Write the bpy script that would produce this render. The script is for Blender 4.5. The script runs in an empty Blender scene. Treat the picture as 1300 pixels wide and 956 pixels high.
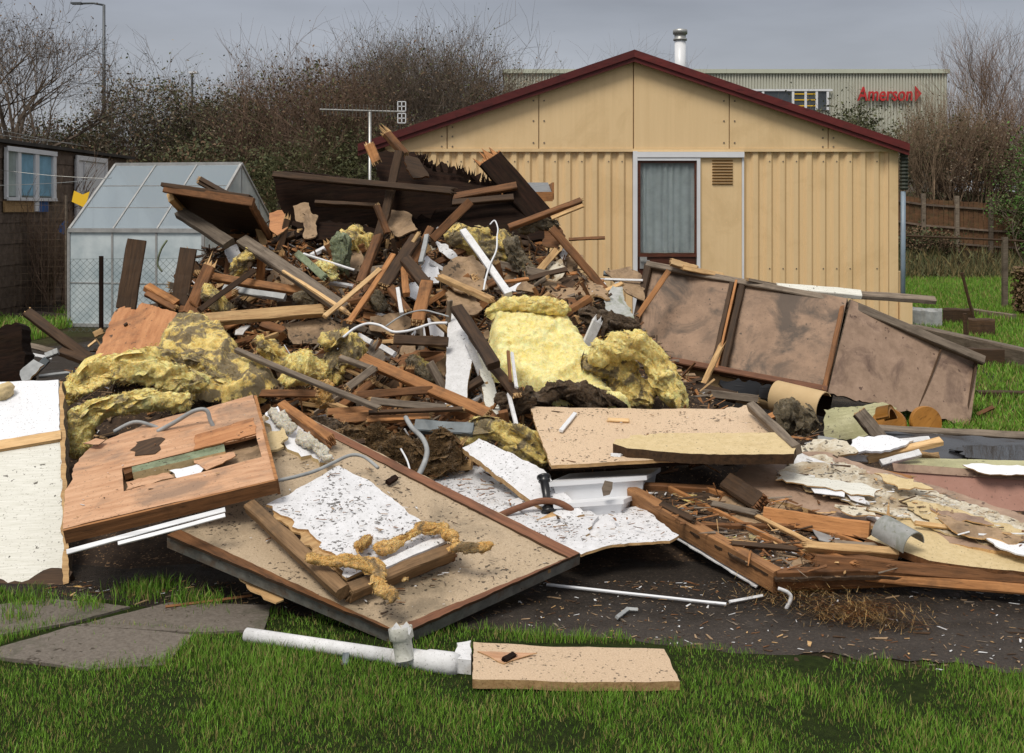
import bpy, bmesh, math, random
from mathutils import Vector, Matrix, noise
from mathutils.geometry import tessellate_polygon

F, CX, HY, CZ = 1500.0, 650.0, 265.0, 1.6
CAM = Vector((0, 0, CZ))
col = bpy.context.scene.collection
R = random.Random(7)
rad = math.radians

def P(x, y, d):
    return Vector(((x - CX) / F * d, d, CZ - (y - HY) / F * d))

def tab(t, v):
    if v <= t[0][0]: return t[0][1]
    for (a, b), (c, e) in zip(t, t[1:]):
        if v <= c: return b + (e - b) * (v - a) / (c - a)
    return t[-1][1]
# distance of the visible face of the heap against height in the photograph
DT = [(150, 9.5), (200, 9.3), (300, 8.5), (400, 7.6), (500, 6.75), (600, 6.0), (680, 5.4), (740, 5.0), (800, 4.5)]
def D(y): return tab(DT, y)
RT = [(520, 6.9), (545, 6.6), (590, 6.1), (640, 5.6), (690, 5.2), (735, 4.87), (800, 4.5)]
def DR(y): return tab(RT, y)

# ------------------------------------------------------------------ materials
def srgb(r, g, b):
    f = lambda c: c / 12.92 if c <= .04045 else ((c + .055) / 1.055) ** 2.4
    return (f(r / 255), f(g / 255), f(b / 255), 1)
def c4(c): return tuple(c) + (1,) if len(c) == 3 else tuple(c)

class NT:
    def __init__(s, name):
        s.m = bpy.data.materials.new(name); s.m.use_nodes = True
        s.t = s.m.node_tree; s.n = s.t.nodes; s.b = s.n['Principled BSDF']
    def add(s, typ, **kw):
        n = s.n.new(typ)
        for k, v in kw.items(): setattr(n, k, v)
        return n
    def link(s, a, b): s.t.links.new(a, b)
    def coords(s, scale=(1, 1, 1), rnd=True):
        tc = s.add('ShaderNodeTexCoord'); mp = s.add('ShaderNodeMapping')
        mp.inputs['Scale'].default_value = scale
        if rnd:
            oi = s.add('ShaderNodeObjectInfo'); mu = s.add('ShaderNodeMath', operation='MULTIPLY')
            mu.inputs[1].default_value = 37.0; s.link(oi.outputs['Random'], mu.inputs[0])
            cx = s.add('ShaderNodeCombineXYZ')
            for i in range(3): s.link(mu.outputs[0], cx.inputs[i])
            s.link(cx.outputs[0], mp.inputs['Location'])
        s.link(tc.outputs['Object'], mp.inputs['Vector'])
        return mp.outputs[0]
    def noise(s, vec, scale, detail=4, rough=.55, dist=0):
        n = s.add('ShaderNodeTexNoise'); n.inputs['Scale'].default_value = scale
        n.inputs['Detail'].default_value = detail; n.inputs['Roughness'].default_value = rough
        n.inputs['Distortion'].default_value = dist
        s.link(vec, n.inputs['Vector']); return n.outputs['Fac']
    def ramp(s, fac, stops):
        r = s.add('ShaderNodeValToRGB'); e = r.color_ramp.elements
        while len(e) < len(stops): e.new(.5)
        for el, (p, c) in zip(e, stops):
            el.position = p; el.color = c4(c) if not isinstance(c, (int, float)) else (c, c, c, 1)
        s.link(fac, r.inputs[0]); return r.outputs[0]
    def mix(s, fac, a, b, mode='MIX'):
        n = s.add('ShaderNodeMix', data_type='RGBA', blend_type=mode)
        for sock, v in ((n.inputs[0], fac), (n.inputs[6], a), (n.inputs[7], b)):
            if isinstance(v, (int, float)): sock.default_value = v
            elif isinstance(v, (tuple, list)): sock.default_value = c4(v)
            else: s.link(v, sock)
        return n.outputs[2]
    def randval(s, colr, lo=.8, hi=1.2):
        oi = s.add('ShaderNodeObjectInfo'); mr = s.add('ShaderNodeMapRange')
        mr.inputs[3].default_value = lo; mr.inputs[4].default_value = hi
        s.link(oi.outputs['Random'], mr.inputs[0])
        h = s.add('ShaderNodeHueSaturation'); s.link(mr.outputs[0], h.inputs['Value'])
        s.link(colr, h.inputs['Color']); return h.outputs[0]
    def bump(s, h, strength=.4, dist=.01):
        b = s.add('ShaderNodeBump'); b.inputs['Strength'].default_value = strength
        b.inputs['Distance'].default_value = dist
        s.link(h, b.inputs['Height']); s.link(b.outputs[0], s.b.inputs['Normal'])
    def done(s, colr, rough=.8, spec=.3, metal=0):
        if isinstance(colr, (tuple, list)): s.b.inputs['Base Color'].default_value = c4(colr)
        else: s.link(colr, s.b.inputs['Base Color'])
        if isinstance(rough, (int, float)): s.b.inputs['Roughness'].default_value = rough
        else: s.link(rough, s.b.inputs['Roughness'])
        s.b.inputs['Specular IOR Level'].default_value = spec
        s.b.inputs['Metallic'].default_value = metal
        return s.m

def m_wood(name, c1, c2, stain=(.03, .02, .012), amt=.5, rough=.7, grain=16, spec=.3):
    t = NT(name); v = t.coords((1.3, grain, grain)); w = t.coords((1, 1, 1))
    g = t.noise(v, 3.2, 8, .65, .3)
    c = t.ramp(g, [(.3, c1), (.68, c2)])
    st = t.ramp(t.noise(w, 7, 6, .6), [(.5, 0), (.72, 1)])
    mu = t.add('ShaderNodeMath', operation='MULTIPLY'); mu.inputs[1].default_value = amt
    t.link(st, mu.inputs[0])
    c = t.mix(mu.outputs[0], c, stain)
    kn = t.ramp(t.noise(v, 9, 3), [(.60, 0), (.70, .6)])
    c = t.mix(kn, c, tuple(q * .35 for q in c1[:3]))
    c = t.randval(c, .75, 1.25)
    t.bump(g, .55, .006)
    return t.done(c, rough, spec)

def m_board(name, a, b, fine=60, speck=(.04, .03, .02), spk=.62, spks=45, stain=(.2, .15, .1), st=.55, sts=2.2, starget=.7,
            rough=.75, bump=.3, stretch=(1, 1, 1), spec=.3, rnd=(.95, 1.05)):
    t = NT(name); v = t.coords(stretch); w = t.coords()
    c = t.ramp(t.noise(v, fine, 5, .7), [(.35, a), (.65, b)])
    s1 = t.ramp(t.noise(w, sts, 7, .65, .6), [(st, 0), (min(.99, st + .14), starget)])
    c = t.mix(s1, c, stain)
    # crumbs: dense where a broad noise says so
    f1 = t.noise(w, spks, 2.5, .62); f2 = t.noise(w, 4.1, 3, .7)
    ad = t.add('ShaderNodeMath', operation='MULTIPLY_ADD'); t.link(f2, ad.inputs[0]); ad.inputs[1].default_value = .42
    t.link(f1, ad.inputs[2])
    s2 = t.ramp(ad.outputs[0], [(spk + .255, 0), (spk + .285, .85)])
    c = t.mix(s2, c, speck)
    # finer grit between the crumbs
    s3 = t.ramp(t.noise(w, spks * 3.4, 2, .5), [(.64, 0), (.70, .5)])
    c = t.mix(s3, c, tuple(q * 2.2 for q in speck[:3]))
    c = t.randval(c, *rnd)
    t.bump(ad.outputs[0], bump, .006)
    return t.done(c, rough, spec)

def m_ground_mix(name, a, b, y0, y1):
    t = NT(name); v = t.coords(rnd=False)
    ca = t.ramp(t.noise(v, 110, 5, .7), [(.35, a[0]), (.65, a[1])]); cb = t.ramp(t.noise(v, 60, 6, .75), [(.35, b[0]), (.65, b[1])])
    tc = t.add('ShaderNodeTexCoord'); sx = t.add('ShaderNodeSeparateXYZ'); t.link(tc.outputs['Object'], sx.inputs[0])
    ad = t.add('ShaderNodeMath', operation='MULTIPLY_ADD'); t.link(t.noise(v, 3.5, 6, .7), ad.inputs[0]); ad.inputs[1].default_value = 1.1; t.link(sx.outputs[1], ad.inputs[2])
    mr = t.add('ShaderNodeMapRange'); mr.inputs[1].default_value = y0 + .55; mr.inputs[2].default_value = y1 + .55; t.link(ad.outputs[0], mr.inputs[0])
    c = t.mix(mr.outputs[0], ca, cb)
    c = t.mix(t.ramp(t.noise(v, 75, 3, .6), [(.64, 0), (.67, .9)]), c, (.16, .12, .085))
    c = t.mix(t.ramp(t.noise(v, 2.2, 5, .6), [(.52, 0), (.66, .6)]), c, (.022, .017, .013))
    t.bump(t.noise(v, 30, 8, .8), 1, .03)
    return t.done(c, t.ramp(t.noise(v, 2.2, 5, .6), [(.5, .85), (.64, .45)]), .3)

def m_plain(name, c, rough=.6, spec=.4, metal=0, var=.12, sc=6, bump=0):
    t = NT(name); v = t.coords()
    n = t.noise(v, sc, 6, .6)
    colr = t.ramp(n, [(.3, tuple(q * (1 - var) for q in c[:3])), (.7, tuple(min(1, q * (1 + var)) for q in c[:3]))])
    if bump: t.bump(n, bump, .01)
    return t.done(colr, rough, spec, metal)

def m_wool(name, bright, mid, dirt, dirtamt=.5, sc=5, st=(1, 1, 1)):
    t = NT(name); v = t.coords(st)
    n1 = t.noise(v, sc, 6, .65, .8); n2 = t.noise(v, sc * 6, 7, .72, 1.2)
    c = t.ramp(n2, [(.33, mid), (.6, bright)])
    d = t.ramp(n1, [(dirtamt, 0), (min(.99, dirtamt + .07), .95)])
    c = t.mix(t.ramp(t.noise(v, sc * 1.7, 5, .7, .5), [(.5, 0), (.62, .75)]), c, tuple(min(1, q * 1.08 + .05) for q in bright[:3]))
    c = t.mix(d, c, dirt)
    c = t.mix(t.ramp(t.noise(v, sc * 22, 4, .7), [(.36, .4), (.5, 0)]), c, tuple(q * .5 for q in mid[:3]))
    t.bump(n2, .9, .02)
    m = t.done(c, .95, .1)
    t.b.inputs['Subsurface Weight'].default_value = .55; t.b.inputs['Subsurface Radius'].default_value = (1, .75, .45); t.b.inputs['Subsurface Scale'].default_value = .010
    return m

M = {}
M['red'] = m_wood('red_brown_timber', (.09, .040, .015), (.25, .110, .042), amt=.6)
M['orange'] = m_wood('orange_timber', (.25, .105, .035), (.46, .215, .08), stain=(.06, .035, .02), amt=.65)
M['raw'] = m_wood('raw_split_wood', (.34, .19, .08), (.60, .40, .19), stain=(.12, .07, .035), amt=.5)
M['pale'] = m_wood('pale_new_wood', (.5, .3, .13), (.72, .5, .26), amt=.2)
M['dark'] = m_wood('dark_brown_timber', (.030, .017, .009), (.082, .044, .021), amt=.4)
M['black'] = m_wood('tarred_roof_board', (.009, .007, .006), (.030, .016, .011), amt=.5, rough=.95, spec=.08)
M['greyw'] = m_wood('weathered_grey_wood', (.10, .075, .055), (.25, .20, .15), amt=.45)
M['white'] = m_board('white_painted_wood', (.58, .58, .58), (.70, .70, .71), 30, spk=.66, spks=50, stain=(.32, .27, .21), st=.6, sts=4)
M['greyp'] = m_plain('grey_painted_metal', (.30, .31, .31), .5, .4, 0, .25, 14, .1)
M['foamw'] = m_wool('white_crumbling_foam', (.74, .70, .60), (.60, .54, .42), (.40, .32, .2), .62, 12)
M['alu'] = m_plain('dull_aluminium', (.42, .42, .40), .42, .5, .7, .2, 12)
M['upvc'] = m_plain('white_plastic', (.72, .73, .75), .35, .5, 0, .05, 5)
M['chip'] = m_board('wet_chipboard', (.50, .36, .235), (.66, .50, .345), 150, spk=.585, spks=62, stain=(.3, .2, .13), st=.6, rough=.6)
M['chipdirty'] = m_board('dirty_chipboard', (.38, .285, .185), (.51, .40, .275), 130, spk=.575, spks=48, stain=(.15, .12, .08), st=.5, rough=.6)
M['ply'] = m_board('pink_plywood_face', (.43, .225, .12), (.60, .36, .215), 5, spk=.665, spks=26, stain=(.24, .16, .11), st=.50, sts=3.5, starget=.8, stretch=(1, 7, 1), rough=.6, bump=.15)
M['plyo'] = m_board('orange_plywood_face', (.36, .15, .06), (.52, .25, .11), 4, spk=.63, spks=22, stain=(.17, .08, .04), st=.56, sts=4, stretch=(1, 6, 1), rough=.65)
M['whitespeck'] = m_board('white_board_with_crumbs', (.60, .60, .61), (.72, .72, .74), 25, spk=.575, spks=60, stain=(.42, .37, .30), st=.6, sts=3, rough=.45)
M['whiteclean'] = m_board('white_laminate', (.74, .75, .78), (.80, .81, .84), 8, spk=.70, spks=40, stain=(.62, .60, .55), st=.66, rough=.4, bump=.05)
M['whitetex'] = m_board('weathered_white_paint', (.58, .57, .50), (.72, .71, .65), 14, spk=.64, spks=36, stain=(.40, .33, .22), st=.62, sts=2.5, stretch=(.6, 9, 1), rough=.6, bump=.5)
M['cream'] = m_board('cream_board', (.52, .40, .21), (.62, .49, .28), 30, spk=.67, spks=30, stain=(.3, .2, .1), st=.62)
M['pink'] = m_board('dirty_pink_paint', (.26, .175, .12), (.38, .26, .185), 9, spk=.625, spks=20, speck=(.10, .06, .045), stain=(.12, .075, .058), st=.53, sts=3.4, starget=.8, rough=.55)
M['pinkmould'] = m_board('mouldy_pink_board', (.21, .13, .08), (.34, .215, .135), 6, spk=.66, spks=18, stain=(.055, .038, .027), st=.47, sts=3.2, starget=.85, rough=.55)
M['pinkclean'] = m_board('pink_painted_board', (.37, .195, .145), (.43, .235, .18), 6, spk=.72, spks=20, stain=(.22, .12, .09), st=.6, rough=.45)
M['cardtan'] = m_board('tan_fibreboard', (.27, .18, .10), (.38, .26, .16), 26, spk=.62, spks=20, stain=(.12, .08, .05), st=.5, sts=5)
M['crumbly'] = m_board('peeling_cream_surface', (.50, .43, .31), (.66, .62, .52), 18, spk=.57, spks=32, stain=(.30, .21, .11), st=.46, sts=5, rough=.7, bump=.7, stretch=(1, 3, 1))
M['greensheet'] = m_board('pale_green_sheet', (.34, .33, .17), (.46, .44, .25), 6, stain=(.2, .18, .1), st=.55, rough=.5)
M['green'] = m_board('green_painted_wood', (.14, .17, .10), (.24, .28, .18), 20, stain=(.07, .06, .04), st=.5, sts=6)
M['wy'] = m_wool('yellow_glass_wool', (1.0, .80, .34), (.88, .60, .15), (.27, .22, .14), .575, 8)
M['wyb'] = m_wool('bright_yellow_wool', (1.0, .87, .43), (.99, .77, .24), (.70, .52, .18), .64, 7)
M['wyg'] = m_wool('dirty_yellow_wool', (.90, .70, .27), (.72, .49, .13), (.23, .19, .13), .47, 8)
M['wgrey'] = m_wool('grey_brown_wool', (.20, .165, .11), (.11, .085, .055), (.42, .32, .10), .62, 5)
M['wdark'] = m_wool('dark_brown_wool', (.12, .085, .055), (.055, .036, .024), (.03, .02, .014), .55, 6)
M['hay'] = m_wool('brown_hay', (.20, .125, .06), (.10, .06, .03), (.04, .025, .015), .55, 7)
M['wtan'] = m_wool('tan_orange_wool', (.82, .50, .19), (.60, .31, .09), (.26, .19, .11), .56, 9)
M['wgreen'] = m_wool('grey_green_wool', (.24, .27, .17), (.15, .17, .10), (.08, .08, .05), .55, 7)
M['bronze'] = m_wood('brown_frame_edge', (.13, .055, .03), (.24, .105, .055), amt=.45)
M['blackp'] = m_plain('black_plastic', (.012, .012, .013), .3, .5)

# ------------------------------------------------------------------ mesh building
class MB:
    def __init__(s): s.v = []; s.f = []; s.mi = []
    def face(s, idx, m=0): s.f.append(idx); s.mi.append(m)
    def ring(s, pts):
        k = len(s.v); s.v.extend(pts); return list(range(k, k + len(pts)))
    def bridge(s, a, b, m=0):
        n = len(a)
        for i in range(n): s.face((a[i], a[(i + 1) % n], b[(i + 1) % n], b[i]), m)
    def box(s, lo, hi, m=0, M_=None):
        x0, y0, z0 = lo; x1, y1, z1 = hi
        vs = [Vector(q) for q in ((x0, y0, z0), (x1, y0, z0), (x1, y1, z0), (x0, y1, z0), (x0, y0, z1), (x1, y0, z1), (x1, y1, z1), (x0, y1, z1))]
        if M_ is not None: vs = [M_ @ q for q in vs]
        r = s.ring(vs)
        for f in ((3, 2, 1, 0), (4, 5, 6, 7), (0, 1, 5, 4), (1, 2, 6, 5), (2, 3, 7, 6), (3, 0, 4, 7)):
            s.face(tuple(r[i] for i in f), m)
    def tube(s, pts, rads, n=6, m=0, cap=True):
        rings = []; prev = None
        for i, p in enumerate(pts):
            t = (pts[min(i + 1, len(pts) - 1)] - pts[max(i - 1, 0)])
            if t.length < 1e-9: t = Vector((0, 0, 1))
            t.normalize()
            if prev is None:
                u = t.orthogonal().normalized()
            else:
                u = prev - t * prev.dot(t)
                u = u.normalized() if u.length > 1e-6 else t.orthogonal().normalized()
            prev = u; w = t.cross(u); r = rads[i] if isinstance(rads, (list, tuple)) else rads
            rings.append(s.ring([p + (u * math.cos(2 * math.pi * k / n) + w * math.sin(2 * math.pi * k / n)) * r for k in range(n)]))
        for a, b in zip(rings, rings[1:]): s.bridge(a, b, m)
        if cap: s.face(tuple(reversed(rings[0])), m); s.face(tuple(rings[-1]), m)
    def tri(s, a, b, c, m=0):
        k = len(s.v); s.v.extend((a, b, c)); s.face((k, k + 1, k + 2), m)
    def quad(s, a, b, c, d, m=0):
        k = len(s.v); s.v.extend((a, b, c, d)); s.face((k, k + 1, k + 2, k + 3), m)

WM = {}
def info(o, label=None, cat=None, group=None, kind=None):
    if label: o['label'] = label
    if cat: o['category'] = cat
    if group: o['group'] = group
    if kind: o['kind'] = kind
    return o
def link(o, Mx, parent=None):
    col.objects.link(o); WM[o.name] = Mx
    if parent is not None:
        o.parent = parent; o.matrix_basis = WM[parent.name].inverted() @ Mx
    else: o.matrix_basis = Mx
    return o
def empty(name, loc, **kw):
    o = bpy.data.objects.new(name, None); o.empty_display_size = .1
    link(o, Matrix.Translation(loc)); return info(o, **kw)
def make(name, mb, mats, Mx=None, parent=None, smooth=False, **kw):
    if Mx is None:
        if parent is not None: Mx = WM[parent.name].copy()
        else:
            n = len(mb.v); c = Vector((0, 0, 0))
            for q in mb.v: c += q
            Mx = Matrix.Translation(c / max(1, n))
    inv = Mx.inverted()
    me = bpy.data.meshes.new(name)
    me.from_pydata([inv @ Vector(q) for q in mb.v], [], mb.f)
    if not isinstance(mats, (list, tuple)): mats = [mats]
    for m in mats: me.materials.append(m)
    if len(mats) > 1: me.polygons.foreach_set('material_index', mb.mi)
    if smooth: me.polygons.foreach_set('use_smooth', [True] * len(me.polygons))
    me.update()
    o = bpy.data.objects.new(name, me); link(o, Mx, parent)
    return info(o, **kw)
def frame(o, x, n):
    x = x.normalized(); n = (n - x * n.dot(x)).normalized(); y = n.cross(x)
    m = Matrix((x, y, n)).transposed().to_4x4(); m.translation = o; return m

# planes: (point, normal towards viewer side)
def pl3(a, b, c):
    A, B, C = P(*a), P(*b), P(*c)
    n = (B - A).cross(C - A).normalized()
    if n.dot(CAM - A) < 0: n = -n
    return (A, n)
def plz(z): return (Vector((0, 0, z)), Vector((0, 0, 1)))
def lift(pl, h): return (pl[0] + pl[1] * h, pl[1])
def hit(x, y, pl):
    d = Vector(((x - CX) / F, 1, -(y - HY) / F)); t = (pl[0] - CAM).dot(pl[1]) / d.dot(pl[1])
    return CAM + d * t

def board_mb(out, n, th, holes=(), jag=0, step=.025, warp=0, seed=0, jage=None):
    """slab with the outline `out` (world points on its top plane), thickness th below it"""
    rr = random.Random(seed)
    Mx = frame(sum(out, Vector()) / len(out), out[1] - out[0], n); inv = Mx.inverted()
    loops = []
    for li, lp in enumerate([out] + list(holes)):
        q = [inv @ p for p in lp]; r = []
        for i in range(len(q)):
            a, b = q[i], q[(i + 1) % len(q)]
            amp = jag if (li == 0 and (jage is None or i not in jage)) else (jage[i] if li == 0 and jage else jag * .4)
            r.append(a.copy())
            L = (b - a).length
            if amp > 0:
                k = max(1, int(L / step)); nn = Vector((b.y - a.y, a.x - b.x, 0)).normalized()
                for j in range(1, k):
                    u = j / k
                    off = (rr.random() - .5) * amp * 1.1 + noise.noise(Vector((u * L * 14, seed * 3.1, i))) * amp * 1.6
                    r.append(a.lerp(b, u) + nn * off)
        for p in r: p.z = 0
        loops.append(r)
    tris = tessellate_polygon(loops)
    flat = [p for lp in loops for p in lp]; n_ = len(flat)
    mb = MB(); mb.v = [p.copy() for p in flat] + [Vector((p.x, p.y, -th)) for p in flat]
    for t in tris:
        a, b, c = t
        cr = (flat[b] - flat[a]).cross(flat[c] - flat[a]).z
        if cr < 0: a, c = c, a
        mb.face((a, b, c), 0); mb.face((c + n_, b + n_, a + n_), 1)
    k = 0
    for lp in loops:
        m = len(lp)
        ar = sum(lp[i].x * lp[(i + 1) % m].y - lp[(i + 1) % m].x * lp[i].y for i in range(m))
        for i in range(m):
            a, b = k + i, k + (i + 1) % m
            if ar < 0: a, b = b, a
            mb.face((a + n_, b + n_, b, a), 2)
        k += m
    if warp:
        bm = bmesh.new(); me = bpy.data.meshes.new('t'); me.from_pydata(mb.v, [], mb.f)
        me.polygons.foreach_set('material_index', mb.mi); me.update()
        bm.from_mesh(me); bpy.data.meshes.remove(me)
        xs = [p.x for p in flat]; ys = [p.y for p in flat]
        for ax, lo, hi in ((0, min(xs), max(xs)), (1, min(ys), max(ys))):
            k = min(14, max(3, int((hi - lo) / .09)))
            for i in range(1, k):
                co = Vector((0, 0, 0)); co[ax] = lo + (hi - lo) * i / k; no = Vector((0, 0, 0)); no[ax] = 1
                bmesh.ops.bisect_plane(bm, geom=bm.verts[:] + bm.edges[:] + bm.faces[:], plane_co=co, plane_no=no)
        for v in bm.verts:
            v.co.z += warp * (noise.noise(Vector((v.co.x * 1.6, v.co.y * 1.6, seed * 7.7))) + .35 * noise.noise(Vector((v.co.x * 6, v.co.y * 6, seed * 2.7))))
        bm.verts.index_update()
        mb = MB(); mb.v = [v.co.copy() for v in bm.verts]
        for f in bm.faces: mb.face(tuple(v.index for v in f.verts), f.material_index)
        bm.free()
    mb.v = [Mx @ p for p in mb.v]
    return mb, Mx

SEED = [0]
def board(name, pts, pl, th, mats, jag=0, parent=None, holes=(), warp=0, step=.025, jage=None, **kw):
    SEED[0] += 1
    if not isinstance(mats, (list, tuple)): mats = [mats, mats, mats]
    if len(mats) == 2: mats = [mats[0], mats[0], mats[1]]
    out = [hit(x, y, pl) for x, y in pts]; hs = [[hit(x, y, pl) for x, y in h] for h in holes]
    mb, Mx = board_mb(out, pl[1], th, hs, jag, step, warp, SEED[0], jage)
    return make(name, mb, list(mats), Mx, parent, **kw)

def beam_mb(a, b, w, t, split=(0, 0), bend=0, roll=0, rr=R, taper=1.0, ref=None):
    L = b - a; ln = L.length; x = L.normalized(); mid = (a + b) / 2
    if ref is None: ref = (CAM - mid).normalized() + Vector((0, 0, .7))
    n = (ref - x * ref.dot(x)).normalized()
    if roll: n = Matrix.Rotation(roll, 3, x) @ n
    y = n.cross(x)
    Mx = Matrix((x, y, n)).transposed().to_4x4(); Mx.translation = mid
    mb = MB(); N = 7; rings = []
    ph = rr.random() * 6; c = min(w, t) * .12
    for i in range(N + 1):
        u = i / N; xx = -ln / 2 + ln * u; k = 1 + (taper - 1) * u
        W = w / 2 * k; T = t / 2 * (1 + (taper - 1) * u * .5)
        oy = bend * ln * math.sin(u * math.pi) * .5; oz = bend * ln * math.sin(u * math.pi + ph) * .25
        j = lambda: (rr.random() - .5) * min(w, t) * .10
        pts = [(-W + c, -T), (W - c, -T), (W, -T + c), (W, T - c), (W - c, T), (-W + c, T), (-W, T - c), (-W, -T + c)]
        rings.append(mb.ring([Mx @ Vector((xx, py + oy + j(), pz + oz + j())) for py, pz in pts]))
    for A, B in zip(rings, rings[1:]): mb.bridge(A, B)
    mb.face(tuple(reversed(rings[0]))); mb.face(tuple(rings[-1]))
    for e in (0, 1):
        if not split[e]: continue
        sg = -1 if e == 0 else 1; ws = w * (1 if e == 0 else taper); K = 6
        for k in range(K):
            y0 = -ws / 2 + ws * k / K; y1 = y0 + ws / K * 1.1
            for h in (0, 1):
                z0 = -t / 2 + h * t / 2; z1 = z0 + t / 2
                l = split[e] * (.15 + rr.random() ** 1.6)
                bx = sg * (ln / 2 - .004)
                r = mb.ring([Mx @ Vector((bx, yy, zz)) for yy, zz in ((y0, z0), (y1, z0), (y1, z1), (y0, z1))])
                tip = len(mb.v); mb.v.append(Mx @ Vector((sg * (ln / 2 + l), (y0 + y1) / 2 + (rr.random() - .5) * ws * .25, (z0 + z1) / 2)))
                for i in range(4):
                    f = (r[i], r[(i + 1) % 4], tip); mb.face(f if sg > 0 else f[::-1], 1)
    return mb, Mx
def beam(name, a, b, w, t, mat, split=(0, 0), bend=0, roll=0, parent=None, endmat=None, taper=1.0, ref=None, **kw):
    mb, Mx = beam_mb(a, b, w, t, split, bend, roll, R, taper, ref)
    return make(name, mb, [mat, endmat or mat], Mx, parent, **kw)

def path_tube(name, pts, r, mat, n=8, sub=6, parent=None, **kw):
    pp = []
    for i in range(len(pts) - 1):
        p0 = pts[max(i - 1, 0)]; p1 = pts[i]; p2 = pts[i + 1]; p3 = pts[min(i + 2, len(pts) - 1)]
        for k in range(sub):
            t = k / sub
            pp.append(.5 * ((2 * p1) + (p2 - p0) * t + (2 * p0 - 5 * p1 + 4 * p2 - p3) * t * t + (3 * p1 - p0 - 3 * p2 + p3) * t ** 3))
    pp.append(pts[-1]); mb = MB(); mb.tube(pp, r, n)
    return make(name, mb, mat, None, parent, True, **kw)

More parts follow.
